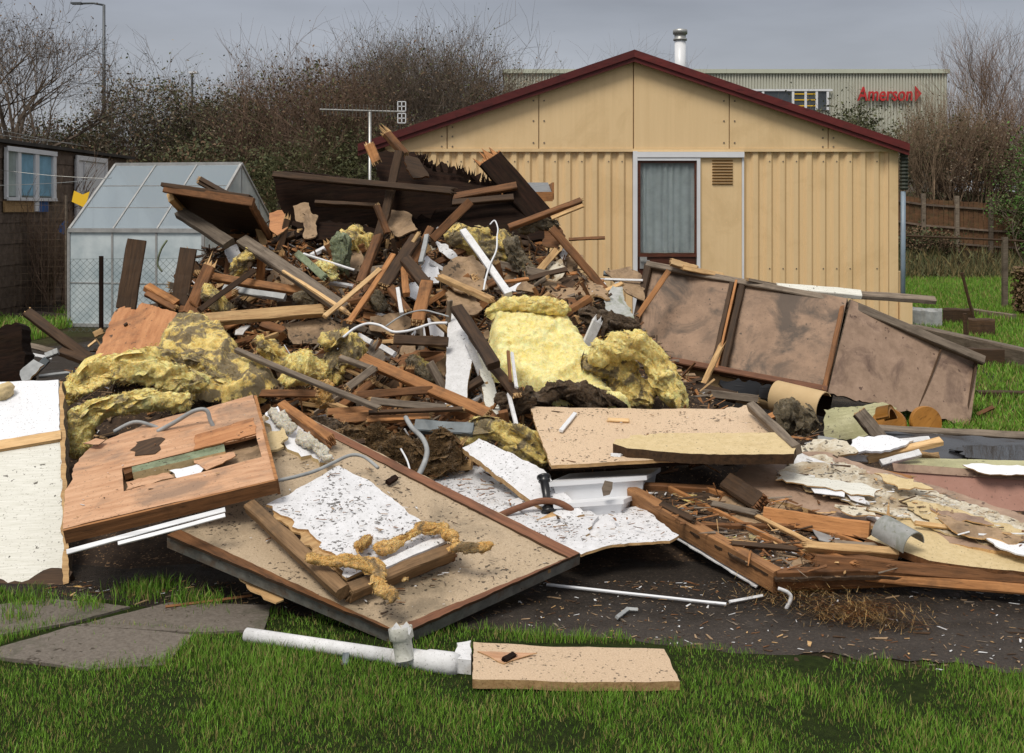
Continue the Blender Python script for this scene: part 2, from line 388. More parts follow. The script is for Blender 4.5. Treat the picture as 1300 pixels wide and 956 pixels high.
def wool(name, blobs, mat, amp=.5, flat=1.0, fibres=900, flen=.03, vox=None, ndir=None, parent=None, freq=9, dn=1.0, **kw):
    """blobs: (x, y, r_px, d) ; a torn fleecy lump"""
    SEED[0] += 1; sd = SEED[0] * 5.3; rr = random.Random(SEED[0])
    cs = [(P(x, y, d), r / F * d) for x, y, r, d in blobs]
    nd = (ndir or Vector((0, -.62, .78))).normalized()
    bm = bmesh.new()
    pts = []
    for i, (c, r) in enumerate(cs):
        pts.append((c, r))
        if i + 1 < len(cs) and (cs[i + 1][0] - c).length < (r + cs[i + 1][1]) * 1.8:
            pts.append(((c + cs[i + 1][0]) / 2, (r + cs[i + 1][1]) / 2))
    for c, r in pts:
        S = Matrix.Translation(c) @ Matrix.Diagonal((r, r, r, 1))
        g = bmesh.ops.create_icosphere(bm, subdivisions=2, radius=1)['verts']
        for v in g:
            p = v.co * r; h = p.dot(nd); p -= nd * h * (1 - flat); v.co = c + p
    me = bpy.data.meshes.new('tmp'); bm.to_mesh(me); bm.free()
    o = bpy.data.objects.new('tmp', me); col.objects.link(o)
    md = o.modifiers.new('r', 'REMESH'); md.mode = 'VOXEL'
    rm = sum(r for c, r in pts) / len(pts); md.voxel_size = vox or max(.008, rm * flat / 5.5)
    dg = bpy.context.evaluated_depsgraph_get(); me2 = bpy.data.meshes.new_from_object(o.evaluated_get(dg))
    bpy.data.objects.remove(o); bpy.data.meshes.remove(me)
    me2.calc_loop_triangles()
    mb = MB(); vn = [v.normal.copy() for v in me2.vertices]; A = rm * amp
    dirv = (cs[-1][0] - cs[0][0]); dirv = dirv.normalized() if dirv.length > .05 else Vector((1, .3, .2)).normalized()
    for v, n_ in zip(me2.vertices, vn):
        p = v.co.copy()
        wv = Vector((noise.noise(p * 4 + Vector((sd, 3, 0))), noise.noise(p * 4 + Vector((0, sd, 5))), noise.noise(p * 4 + Vector((7, 0, sd))))) * .05
        q = (p + wv - dirv * p.dot(dirv) * .62) * freq + Vector((sd, 0, 0))
        a = .3 - 1.8 * abs(noise.noise(q)) + .6 * (.3 - abs(noise.noise(q * 2.4))) + .34 * noise.noise(q * 5.2) + .22 * noise.noise(q * 12)
        mb.v.append(p + n_ * a * A + Vector((noise.noise(q * .7 + Vector((9, 0, 0))), 0, noise.noise(q * .7 + Vector((0, 9, 0))))) * A * .7)
    for f in me2.polygons: mb.face(tuple(f.vertices))
    tr = [tuple(t.vertices) for t in me2.loop_triangles]
    bpy.data.meshes.remove(me2)
    nb = len(mb.f)
    for _ in range(int(fibres * dn * .02)):          # torn flakes of the fleece with ragged lifted edges
        t = tr[rr.randrange(len(tr))]; p = (mb.v[t[0]] + mb.v[t[1]] + mb.v[t[2]]) / 3; n_ = vn[t[0]]
        if n_.dot(CAM - p) < -.2: continue
        u_ = (dirv * rr.choice((-1, 1)) + Vector((rr.gauss(0, .35), rr.gauss(0, .35), rr.gauss(0, .35)))); u_ = (u_ - n_ * u_.dot(n_)).normalized(); v_ = n_.cross(u_)
        sz = min(rm * .75, .045) * rr.uniform(.4, 1.2); cu_ = rr.uniform(.05, .4); G = []
        for a_ in range(5):
            for b_ in range(4):
                uu = (a_ / 4 - .5) * 2; vv = b_ / 3
                e_ = 1 + (rr.uniform(-.35, .45) if b_ == 3 else 0)
                G.append(p + u_ * uu * sz * 1.7 * (1 - .3 * vv * vv) + v_ * vv * sz * .7 * e_ + n_ * (-.004 + cu_ * sz * vv * vv * .7 + rr.uniform(-.04, .04) * sz - .22 * sz * uu * uu))
        k_ = len(mb.v); mb.v.extend(G)
        for a_ in range(4):
            for b_ in range(3): mb.face((k_ + a_ * 4 + b_, k_ + a_ * 4 + 4 + b_, k_ + a_ * 4 + 5 + b_, k_ + a_ * 4 + 1 + b_))
    nb = len(mb.f)
    for _ in range(int(fibres * dn * 3)):
        t = tr[rr.randrange(len(tr))]; u, v = rr.random(), rr.random()
        if u + v > 1: u, v = 1 - u, 1 - v
        p = mb.v[t[0]] * (1 - u - v) + mb.v[t[1]] * u + mb.v[t[2]] * v
        n_ = vn[t[0]]; tg = (dirv * rr.choice((-.8, .8)) + Vector((rr.gauss(0, .7), rr.gauss(0, .7), rr.gauss(0, .7)))); tg = (tg - n_ * tg.dot(n_)).normalized()
        l = flen * .62 * (.3 + rr.random()); w_ = n_.cross(tg) * (.0009 + .0013 * rr.random())
        e = p + (n_ * (.05 + .45 * rr.random() ** 2) + tg).normalized() * l
        mb.tri(p - w_ - n_ * .003, p + w_ - n_ * .003, e)
        if rr.random() < .4:
            mb.tri(e - w_ * .4, p + tg * l * .2 + w_, e + tg * l * .5 + Vector((0, 0, -l * .3)))
    ob = make(name, mb, mat, None, parent, False, **kw)
    ob.data.polygons.foreach_set('use_smooth', [i < nb for i in range(len(ob.data.polygons))])
    return ob

def blanket(name, outline, pl, T, mat, sp=.008, freq=6, amp=.05, seed=1, fibres=3000, flen=.02, **kw):
    """a torn fleece blanket lying on the plane pl: billowed top, thickness T, ragged rim"""
    out = [hit(x, y, pl) for x, y in outline]; Mx = frame(sum(out, Vector()) / len(out), Vector((1, 0, 0)), pl[1]); inv = Mx.inverted(); q = [inv @ p for p in out]
    x0, x1 = min(p.x for p in q) - .03, max(p.x for p in q) + .03; y0, y1 = min(p.y for p in q) - .03, max(p.y for p in q) + .03
    nx, ny = int((x1 - x0) / sp), int((y1 - y0) / sp); rr = random.Random(seed); mb = MB(); idx = {}; H = {}
    def dist(x, y):
        ins = False; dm = 9; j = len(q) - 1
        for i in range(len(q)):
            a, b = q[j], q[i]
            if (b.y > y) != (a.y > y) and x < (a.x - b.x) * (y - b.y) / (a.y - b.y) + b.x: ins = not ins
            ex, ey = b.x - a.x, b.y - a.y; t = max(0, min(1, ((x - a.x) * ex + (y - a.y) * ey) / (ex * ex + ey * ey + 1e-9)))
            dm = min(dm, math.hypot(x - a.x - ex * t, y - a.y - ey * t)); j = i
        return dm if ins else -dm
    for j in range(ny + 1):
        for i in range(nx + 1):
            x, y = x0 + i * sp, y0 + j * sp; v = Vector((x * freq, y * freq, seed))
            d = dist(x, y) + .035 * noise.noise(v * 1.6) + .018 * noise.noise(v * 5)
            if d < -.004: continue
            e = sstep_(0, .06, d)
            w_ = Vector((noise.noise(v * .8), noise.noise(v * .8 + Vector((5, 5, 5))), 0)) * .9
            h = T * (e ** .5) - .03 * (1 - e) + e * (amp * (.35 - 1.3 * abs(noise.noise(v * .55 + w_))) + amp * .45 * (.25 - abs(noise.noise(v * 1.5 + w_))) + amp * .22 * noise.noise(v * 4) + amp * .14 * noise.noise(v * 9)) + .10 * noise.noise(Vector((x * 1.7, y * 1.7, seed + 3))) * 1
            idx[(i, j)] = len(mb.v); mb.v.append(Mx @ Vector((x + .006 * noise.noise(v * 7), y, h)))
    for (i, j), a in list(idx.items()):
        b, c, d = idx.get((i + 1, j)), idx.get((i + 1, j + 1)), idx.get((i, j + 1))
        if None not in (b, c, d): mb.face((a, b, c, d))
    nb = len(mb.f); n_ = pl[1]
    for _ in range(fibres):
        f = mb.f[rr.randrange(nb)]; p = mb.v[f[0]]; tg = Vector((rr.gauss(0, 1), rr.gauss(0, 1), rr.gauss(0, 1))); tg = (tg - n_ * tg.dot(n_)).normalized(); l = flen * rr.uniform(.3, 1.2)
        w_ = n_.cross(tg) * rr.uniform(.0008, .0018); mb.tri(p - w_ - n_ * .002, p + w_ - n_ * .002, p + (tg + n_ * rr.uniform(.0, .35)).normalized() * l)
    o = make(name, mb, mat, Mx, None, False, **kw)
    o.data.polygons.foreach_set('use_smooth', [i < nb for i in range(len(o.data.polygons))]); return o
def sstep_(a, b, v):
    t = max(0, min(1, (v - a) / (b - a))); return t * t * (3 - 2 * t)
# ================================================================== camera, sky, sun
scn = bpy.context.scene
cam = bpy.data.cameras.new('camera'); co = bpy.data.objects.new('camera', cam); col.objects.link(co)
co.location = CAM; co.rotation_euler = (rad(90), 0, 0)
cam.sensor_width = 36; cam.lens = 36 * F / 1300; cam.shift_y = -(478 - HY) / 1300
cam.clip_start = .05; cam.clip_end = 1500; scn.camera = co
scn.view_settings.view_transform = 'Standard'; scn.view_settings.look = 'None'
scn.view_settings.gamma = 1; scn.view_settings.exposure = 0.12

SUN_EL, SUN_AZ = rad(57), rad(208)      # behind and to the left of the camera
w = bpy.data.worlds.new('World'); scn.world = w; w.use_nodes = True
nt = w.node_tree; bg = nt.nodes['Background']; bg.inputs[1].default_value = .1
sky = nt.nodes.new('ShaderNodeTexSky'); sky.sky_type = 'NISHITA'; sky.sun_disc = False
sky.sun_elevation = SUN_EL; sky.sun_rotation = SUN_AZ; sky.air_density = 1.2; sky.dust_density = 3
tc = nt.nodes.new('ShaderNodeTexCoord'); sp = nt.nodes.new('ShaderNodeSeparateXYZ')
nt.links.new(tc.outputs['Generated'], sp.inputs[0])
rp = nt.nodes.new('ShaderNodeValToRGB'); e = rp.color_ramp.elements
stops = [(0, (.42, .435, .455)), (.08, (.375, .395, .43)), (.17, (.30, .322, .37)), (.30, (.42, .43, .46)), (.6, (.64, .64, .66)), (1, (.68, .68, .68))]
while len(e) < len(stops): e.new(.5)
for el, (p, c) in zip(e, stops): el.position = p; el.color = c + (1,)
nt.links.new(sp.outputs[2], rp.inputs[0])
mp = nt.nodes.new('ShaderNodeMapping'); mp.inputs['Scale'].default_value = (1, 1, 4.5)
nz = nt.nodes.new('ShaderNodeTexNoise'); nz.inputs['Scale'].default_value = 3.2; nz.inputs['Detail'].default_value = 5
nt.links.new(tc.outputs['Generated'], mp.inputs[0]); nt.links.new(mp.outputs[0], nz.inputs['Vector'])
mr = nt.nodes.new('ShaderNodeMapRange'); mr.inputs[1].default_value = .3; mr.inputs[2].default_value = .7
mr.inputs[3].default_value = 8.4; mr.inputs[4].default_value = 12.2
nt.links.new(nz.outputs['Fac'], mr.inputs[0])
vm = nt.nodes.new('ShaderNodeVectorMath'); vm.operation = 'SCALE'
nt.links.new(rp.outputs[0], vm.inputs[0]); nt.links.new(mr.outputs[0], vm.inputs['Scale'])
mx = nt.nodes.new('ShaderNodeMix'); mx.data_type = 'RGBA'; mx.inputs[0].default_value = .06
nt.links.new(vm.outputs[0], mx.inputs[6]); nt.links.new(sky.outputs[0], mx.inputs[7])
nt.links.new(mx.outputs[2], bg.inputs[0])
sl = bpy.data.lights.new('sun', 'SUN'); sl.energy = 2.4; sl.angle = rad(22); sl.color = (1, .94, .85)
so = bpy.data.objects.new('sun', sl); col.objects.link(so)
sd_ = Vector((math.sin(SUN_AZ) * math.cos(SUN_EL), math.cos(SUN_AZ) * math.cos(SUN_EL), math.sin(SUN_EL)))
so.rotation_euler = sd_.to_track_quat('Z', 'Y').to_euler()

# ================================================================== ground
def sstep(a, b, v):
    t = max(0, min(1, (v - a) / (b - a))); return t * t * (3 - 2 * t)
def zg(X, Y):
    k = sstep(-3, 5, X); y0 = 22.5 * (1 - k) + 27.5 * k
    hh = 3.0 * (1 - k) + 2.1 * k
    z = hh * sstep(y0, y0 + 9, Y)
    if Y > y0 + .5: z += .12 * noise.noise(Vector((X * .6, Y * .6, 0))) * sstep(y0, y0 + 3, Y)
    return z
def grid_sheet(xs, ys, zf):
    mb = MB()
    for y in ys:
        for x in xs: mb.v.append(Vector((x, y, zf(x, y))))
    n = len(xs)
    for j in range(len(ys) - 1):
        for i in range(n - 1): mb.face((j * n + i, j * n + i + 1, (j + 1) * n + i + 1, (j + 1) * n + i))
    return mb
def lin(a, b, n): return [a + (b - a) * i / (n - 1) for i in range(n)]
def m_ground():
    t = NT('rough_ground'); v = t.coords(rnd=False)
    c = t.ramp(t.noise(v, .9, 8, .7), [(.38, (.030, .021, .014)), (.5, (.05, .045, .02)), (.62, (.045, .06, .018))])
    c = t.mix(t.ramp(t.noise(v, 9, 6, .7), [(.5, 0), (.7, .7)]), c, (.11, .085, .045))
    t.bump(t.noise(v, 7, 8, .75), 1, .08); return t.done(c, .95, .1)
def m_lawn(name, a=(.035, .085, .008), b=(.075, .16, .018)):
    t = NT(name); v = t.coords(rnd=False)
    c = t.ramp(t.noise(v, 30, 6, .7), [(.35, a), (.65, b)])
    c = t.mix(t.ramp(t.noise(v, 1.3, 5, .6), [(.52, 0), (.75, .5)]), c, (.06, .07, .02))
    t.bump(t.noise(v, 60, 5, .8), 1, .04); return t.done(c, .9, .1)
M['ground'] = m_ground(); M['lawn'] = m_lawn('lawn_green'); M['soil'] = m_board('dark_dug_soil', (.018, .012, .009), (.045, .031, .022), 14, spk=.66, spks=30, speck=(.12, .1, .07), stain=(.01, .007, .005), st=.5, sts=3, rough=.95, bump=1, rnd=(1, 1))
M['yard'] = m_ground_mix('damp_tarmac_and_shaded_earth', ((.060, .048, .040), (.105, .086, .072)), ((.018, .013, .009), (.048, .035, .025)), 4.45, 4.75)  # earth behind the tarmac, darkened to carry the shade under the raised boards
M['turf'] = m_lawn('mossy_turf', (.022, .035, .008), (.05, .075, .015))
M['slab'] = m_board('mossy_concrete_slab', (.105, .088, .072), (.175, .15, .125), 70, spk=.62, spks=26, speck=(.04, .03, .02), stain=(.05, .055, .03), st=.52, sts=3, rough=.8, bump=.5)
xs = [-300, -120, -60, -40] + lin(-30, 30, 61) + [40, 60, 120, 300]
ys = [-20, 0] + lin(3, 50, 61) + [70, 120, 300, 900]
make('ground', grid_sheet(xs, ys, zg), M['ground'], Matrix.Identity(4), kind='structure')
def edge_sheet(pts, z, jag, seed):
    out = [Vector((x, y, z)) for x, y in pts]
    r = []; rr = random.Random(seed)
    for i in range(len(out)):
        a, b = out[i], out[(i + 1) % len(out)]; k = max(1, int((b - a).length / .05)); n = Vector((b.y - a.y, a.x - b.x, 0)).normalized()
        for j in range(k): r.append(a.lerp(b, j / k) + n * (noise.noise(Vector((j * .15, i * 9.1, seed))) + .6 * noise.noise(Vector((j * .55, i * 9.1, seed)))) * jag)
    mb = MB(); mb.v = r
    for t in tessellate_polygon([r]):
        a, b, c = t
        if (r[b] - r[a]).cross(r[c] - r[a]).z < 0: a, c = c, a
        mb.face((a, b, c))
    return mb
G0 = lambda x, y: tuple(hit(x, y, plz(0)).xy)
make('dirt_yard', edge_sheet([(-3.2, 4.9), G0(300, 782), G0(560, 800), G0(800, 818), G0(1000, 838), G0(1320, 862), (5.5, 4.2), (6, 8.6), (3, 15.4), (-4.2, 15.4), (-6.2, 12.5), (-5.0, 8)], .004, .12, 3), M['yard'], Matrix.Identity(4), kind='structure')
make('front_lawn', edge_sheet([(-7, 1.5), (7, 1.5), (7, 3.95), G0(1320, 862), G0(1000, 838), G0(800, 818), G0(560, 800), G0(300, 782), G0(0, 752), (-7, 5.2)], .008, .06, 5), M['turf'], Matrix.Identity(4), kind='structure')
make('back_lawn', edge_sheet([(4.3, 7.3), (14, 7.3), (22, 27), (14, 28.6), (5.6, 28.6), (5.2, 15), (4.6, 10)], .006, .15, 6), M['lawn'], Matrix.Identity(4), kind='structure')
make('vegetable_bed', edge_sheet([(-16, 9), (-5.6, 9), (-5.9, 14.6), (-6.3, 15.2), (-8.5, 14.6), (-16, 14.2)], .006, .15, 8), M['soil'], Matrix.Identity(4), kind='structure')
sb = grid_sheet(lin(-15, -6.2, 70), lin(16.2, 22.4, 60), lambda X, Y: .02 + .10 * abs(noise.noise(Vector((X * 1.6, Y * 1.6, 2)))) + .10 * max(0, math.sin(Y * 5)) + .05 * noise.noise(Vector((X * 5, Y * 5, 0))))
make('dug_soil', sb, M['soil'], Matrix.Identity(4), kind='structure')

# ================================================================== plants
M['bark'] = m_plain('grey_brown_bark', (.14, .11, .085), .9, .1, 0, .5, 8, .5)
M['barkl'] = m_plain('light_brown_twigs', (.21, .15, .10), .9, .1, 0, .4, 5, .3)
M['barkr'] = m_plain('reddish_brown_twigs', (.185, .125, .09), .9, .1, 0, .4, 5, .3)
M['barkg'] = m_plain('mossy_green_twigs', (.10, .10, .045), .9, .1, 0, .5, 3, .3)
M['leafd'] = m_plain('dark_ivy_leaf', (.062, .072, .030), .6, .3, 0, .5, 1.2)
M['leafm'] = m_plain('olive_leaf', (.105, .11, .05), .7, .2, 0, .4, 1.5)
M['leafb'] = m_plain('dead_brown_leaf', (.16, .105, .065), .8, .15, 0, .4, 1.5)
M['leafg'] = m_plain('bright_green_leaf', (.07, .15, .025), .6, .3, 0, .3, 1.5)
M['leafp'] = m_plain('pale_seed_head', (.26, .22, .16), .8, .15, 0, .3, 2)

def grow(mb, p, d, L, r, lvl, rr, kids, spread, up=.1, tips=None, sides=3, wob=.22):
    n = 3 if lvl > 0 else 2; pts = [p.copy()]; rs = [r]; q = p.copy(); dd = d.copy()
    for i in range(n):
        dd = (dd + Vector((rr.gauss(0, wob), rr.gauss(0, wob), rr.gauss(0, wob) + up))).normalized()
        q = q + dd * (L / n); pts.append(q.copy()); rs.append(r * (1 - .55 * (i + 1) / n))
    mb.tube(pts, rs, sides, 0, False)
    if tips is not None and lvl <= 1: tips.append((pts[-1], dd))
    if lvl == 0: return
    k = kids[lvl - 1]
    for j in range(k):
        u = .3 + .7 * (j + rr.random() * .8) / k; u = min(u, .999); s = u * n; i = int(s); b = pts[i].lerp(pts[i + 1], s - i)
        ax = Vector((rr.gauss(0, 1), rr.gauss(0, 1), rr.gauss(0, 1))); ax = (ax - dd * ax.dot(dd)).normalized()
        nd = (dd + ax * spread * (.6 + .8 * rr.random())).normalized()
        grow(mb, b, nd, L * (.48 + .3 * rr.random()), max(.0035, r * .5 * (1 - .3 * u)), lvl - 1, rr, kids, spread, up, tips, 3, wob)
def leaves(mb, c, nrm, size, n, spread, rr, mats):
    for _ in range(n):
        p = c + Vector((rr.gauss(0, spread), rr.gauss(0, spread), rr.gauss(0, spread)))
        a = Vector((rr.gauss(0, 1), rr.gauss(0, 1), rr.gauss(0, 1))).normalized(); b = a.orthogonal().normalized(); b = Matrix.Rotation(rr.random() * 6.28, 3, a) @ b
        s = size * (.5 + rr.random()); mb.quad(p - a * s, p + b * s * .55, p + a * s, p - b * s * .55, mats[rr.randrange(len(mats))])

def thicket(name, X, Y, W, H, stems, label, cat, twig='bark', leaf=(), per=0, lsize=.035, depth=1.6, kids=(4, 5, 6), seed=1, z0=None, spread=.75, up=.12, dome=.6, group=None, core=0):
    rr = random.Random(seed); base = zg(X, Y) if z0 is None else z0
    root = empty(name, Vector((X, Y, base)), label=label, cat=cat, group=group)
    tw = MB(); tips = []
    for i in range(stems):
        x = X + (rr.random() - .5) * W; y = Y + (rr.random() - .5) * depth
        u = abs(x - X) / (W / 2); h = H * (1 - dome * u ** 2.2) * (.72 + .28 * rr.random())
        d = Vector(((x - X) / W * .7 + rr.gauss(0, .15), rr.gauss(0, .2), 1)).normalized()
        grow(tw, Vector((x, y, min(base, zg(x, y)) - .05)), d, h * .6, .012 + .006 * H * rr.random(), 3, rr, kids, spread, up, tips)
    make('branches', tw, M[twig], None, root)
    if leaf:
        lm = MB()
        for p, d in tips:
            if rr.random() < .75 - .6 * sstep(.55, 1.0, (p.z - base) / H): leaves(lm, p, d, lsize * .85, per, .09, rr, range(len(leaf)))
        for _ in range(core):
            x = X + (rr.random() - .5) * W; u = abs(x - X) / (W / 2); h = H * .8 * (1 - dome * u ** 2.2) * rr.random() ** .7
            c = Vector((x, Y + (rr.random() - .5) * depth, base + h))
            if noise.noise(c * 1.3) > -.12: leaves(lm, c, None, lsize * 1.15, 7, .11, rr, range(len(leaf)))
        make('foliage', lm, [M[k] for k in leaf], None, root)
    return root
def xy(px, Y): return (px - CX) / F * Y
def top(py, Y): return CZ + (HY - py) / F * Y

# -- embankment, left to right
def TH(name, px, Y, wpx, ytop, stems, label, cat, **k):
    X = xy(px, Y); return thicket(name, X, Y, wpx / F * Y, top(ytop, Y) - zg(X, Y), stems, label, cat, **k)
TH('bramble_bush', 60, 27.5, 190, 128, 30, 'dark tangled bush low on the bank under the tall bare tree at the left edge', 'bush', twig='bark', leaf=('leafd', 'leafm', 'leafb'), per=3, seed=11, core=700)
TH('ivy_bush', 195, 27.5, 190, 62, 44, 'rounded ivy bush with pale seed heads above the greenhouse, right of the street lamp', 'bush', twig='bark', leaf=('leafd', 'leafm', 'leafp', 'leafb'), per=3, seed=12, core=1300, up=.05, spread=.9)
TH('ivy_bush', 292, 28, 150, 82, 26, 'dark evergreen bush in the dip between the ivy bush and the brown thicket', 'bush', twig='bark', leaf=('leafd', 'leafm'), per=4, seed=13, core=900, up=.05, spread=.9)
TH('bare_thicket', 390, 27, 200, 38, 62, 'reddish brown bare thicket left of the big domed tree', 'thicket', twig='barkr', leaf=('leafb', 'leafm'), per=1, seed=14, core=500, depth=2, kids=(5, 6, 6))
TH('domed_tree', 530, 28.5, 250, 4, 74, 'big domed leafless tree with fine twigs behind the television aerial', 'tree', twig='bark', leaf=('leafm', 'leafb'), per=1, lsize=.028, seed=15, core=550, depth=3, kids=(5, 6, 7), dome=.75)
TH('bare_thicket', 640, 29, 140, 74, 34, 'pale twiggy thicket where the left roof slope meets the far factory', 'thicket', twig='barkl', leaf=('leafp', 'leafb'), per=1, seed=16, core=150, kids=(4, 6, 6), dome=.9)
TH('green_shrub', 415, 25.5, 230, 128, 30, 'mossy green shrub on the lower bank behind the tarred roof boards', 'shrub', twig='barkg', leaf=('leafm', 'leafd'), per=2, seed=17, core=1100, kids=(4, 5, 6), up=.04, spread=.95)
TH('green_shrub', 260, 25, 190, 140, 26, 'dark green shrub on the lower bank just behind the greenhouse ridge', 'shrub', twig='barkg', leaf=('leafd', 'leafm', 'leafb'), per=3, seed=18, core=1000, up=.04, spread=.95)
TH('green_shrub', 120, 25.2, 150, 150, 20, 'brownish scrub on the lower bank above the white shed door', 'shrub', twig='barkr', leaf=('leafb', 'leafd'), per=2, seed=19, core=550, up=.05)
TH('bramble_bush', 560, 26, 200, 120, 22, 'low dark bramble behind the left end of the bungalow roof', 'bush', twig='bark', leaf=('leafd', 'leafm'), per=3, seed=20, core=800)
TH('bare_thicket', 720, 44, 120, 58, 16, 'small bare tree tops peeping over the ridge left of its peak', 'tree', twig='bark', seed=21, kids=(5, 6, 6), dome=.7)
TH('bare_thicket', 790, 44, 90, 62, 12, 'thin bare twigs showing just behind the roof peak', 'tree', twig='bark', seed=22, kids=(5, 6, 5))
TH('bare_tree', 890, 40, 46, 48, 5, 'small bare tree standing just right of the white flue', 'tree', twig='barkl', seed=23, kids=(5, 6, 5), up=.25, spread=.5, dome=.3)
TH('dark_bush', 1078, 38, 112, 112, 22, 'dark leafy bush in front of the factory wall below the red lettering', 'bush', twig='bark', leaf=('leafd', 'leafm'), per=5, lsize=.05, seed=24, core=700, dome=.8)
TH('bare_thicket', 1205, 33, 140, 118, 80, 'upright yellow brown bare thicket behind the close boarded fence beside the bungalow', 'thicket', twig='barkl', leaf=('leafm', 'leafb'), per=1, seed=25, core=220, up=.4, spread=.4, kids=(4, 5, 5), dome=.7)
TH('bare_thicket', 1265, 33.5, 130, 116, 56, 'greyer tangled thicket behind the fence at the right edge', 'thicket', twig='barkr', leaf=('leafb', 'leafp'), per=1, seed=26, core=300, kids=(5, 6, 5))
TH('bare_tree', 1262, 37, 130, 36, 10, 'bare reddish tree with fan shaped crown at the right edge of the sky', 'tree', twig='barkr', seed=27, kids=(6, 6, 7), up=.18, spread=.55, dome=.5)
TH('evergreen_tree', 1312, 30, 60, 118, 8, 'bright green evergreen cut off by the right edge', 'tree', twig='bark', leaf=('leafg', 'leafm'), per=12, seed=28, core=700, dome=.8)
TH('bramble_bush', 1175, 30.5, 70, 285, 16, 'low dead brambles hanging over the left end of the close boarded fence', 'bush', twig='barkr', leaf=('leafb', 'leafd'), per=2, seed=29, core=120, depth=.8, kids=(4, 5, 5))
# tall leafless tree at the left edge
def big_tree(px, Y, ybase, ytop, label, seed, twig, spread=.6, r=.11, kids=(4, 4, 5, 5), lf=None):
    X = xy(px, Y); z = zg(X, Y); H = top(ytop, Y) - z; rr = random.Random(seed)
    root = empty('bare_tree', Vector((X, Y, z)), label=label, cat='tree')
    tr = MB(); cr = MB(); tips = []
    tp = Vector((X, Y, z - .1)); pts = [tp + Vector((.03 * math.sin(i), 0, H * .42 * i / 4)) for i in range(5)]
    tr.tube(pts, [r, r * .9, r * .85, r * .75, r * .62], 8)
    make('trunk', tr, M['bark'], None, root, True)
    for i in range(9):
        a = i * 2.4 + rr.random(); h = .55 + .45 * i / 9; p = pts[0].lerp(pts[-1], h)
        grow(cr, p, Vector((math.cos(a) * .9, math.sin(a) * .7, .9 + .35 * i / 9)).normalized(), H * .34, r * .42, 4, rr, kids, spread, .1, tips, 5)
    make('crown', cr, M[twig], None, root)
    if lf:
        lm = MB()
        for p, d in tips[::2]: leaves(lm, p, d, .024, lf[1], .03, rr, [0])
        make('leaves', lm, [M[lf[0]]], None, root)
big_tree(15, 25, 180, -40, 'tall bare tree with a few dead leaves at the left edge of the sky', 5, 'bark', .62, .12, (4, 4, 4, 4), ('leafb', 1))
# leafless fruit tree and raspberry canes by the greenhouse
def small_tree(px, Y, label, seed):
    X = xy(px, Y); rr = random.Random(seed); root = empty('fruit_tree', Vector((X, Y, 0)), label=label, cat='tree')
    tr = MB(); pts = [Vector((X, Y, 0)), Vector((X + .02, Y, .25)), Vector((X - .02, Y, .5)), Vector((X + .03, Y, .72))]
    tr.tube(pts, [.085, .065, .06, .05], 8); make('trunk', tr, M['barkg'], None, root, True)
    cr = MB()
    for i in range(11):
        a = i * 2.2 + rr.random(); p = pts[1 + (i % 3)]
        grow(cr, p, Vector((math.cos(a) * 1.1, math.sin(a) * .6, .5 + rr.random())).normalized(), 1.05 + .5 * rr.random(), .026, 2, rr, (4, 5), .55, .22, None, 4)
    make('crown', cr, M['barkr'], None, root)
small_tree(48, 20, 'small leafless fruit tree with mossy trunk beside the greenhouse', 3)
for i, (px, lb) in enumerate(((12, 'clump of thin bare canes by the pale post at the left edge'), (88, 'clump of thin bare canes touching the greenhouse corner'))):
    thicket('bare_canes', xy(px, 18.3), 18.3, .6, 1.75, 12, lb, 'shrub', twig='barkl', kids=(2, 3, 3), seed=60 + i, z0=0, up=.5, spread=.3, depth=.5)
for i, (px, Y_, lb) in enumerate(((30, 18.6, 'thicket of pale canes in front of the white shed window'), (62, 18.0, 'reddish canes between the shed window and the yellow notice'), (-12, 18.4, 'tall canes cut off by the left edge'))):
    thicket('bare_canes', xy(px, Y_), Y_, .8, 2.0, 16, lb, 'shrub', twig='barkl' if i != 1 else 'barkr', kids=(3, 4, 3), seed=70 + i, z0=0, up=.4, spread=.4, depth=.5)
# ground cover on the banks
M['drygrass'] = m_plain('dry_bank_grass', (.14, .11, .05), .9, .1, 0, .4, 3)
rr = random.Random(99); mb = MB()
for _ in range(9000):
    X = rr.uniform(5.4, 16); Y = rr.uniform(27.0, 33) if rr.random() < .75 else rr.uniform(26.8, 28.6)
    p = Vector((X, Y, zg(X, Y))); h = rr.uniform(.12, .38); a = rr.random() * 6.28
    s = Vector((math.cos(a), math.sin(a), 0)) * .02; t = p + Vector((rr.gauss(0, .12), rr.gauss(0, .12), h))
    mb.tri(p - s, p + s, t, 0 if rr.random() < .55 else 1)
make('bank_grass', mb, [M['drygrass'], M['leafm']], Matrix.Identity(4), kind='stuff', label='rough dry grass on the bank below the right hand fence', cat='grass')
mb = MB()
for _ in range(7000):
    X = rr.uniform(-17, 4); Y = rr.uniform(22.8, 27); c = Vector((X, Y, zg(X, Y) + rr.random() ** 2 * .9))
    leaves(mb, c, None, .045, 3, .12, rr, (0, 1, 2))
make('undergrowth', mb, [M['leafd'], M['leafm'], M['leafb']], Matrix.Identity(4), kind='stuff', label='dark leafy undergrowth covering the foot of the bank', cat='undergrowth')

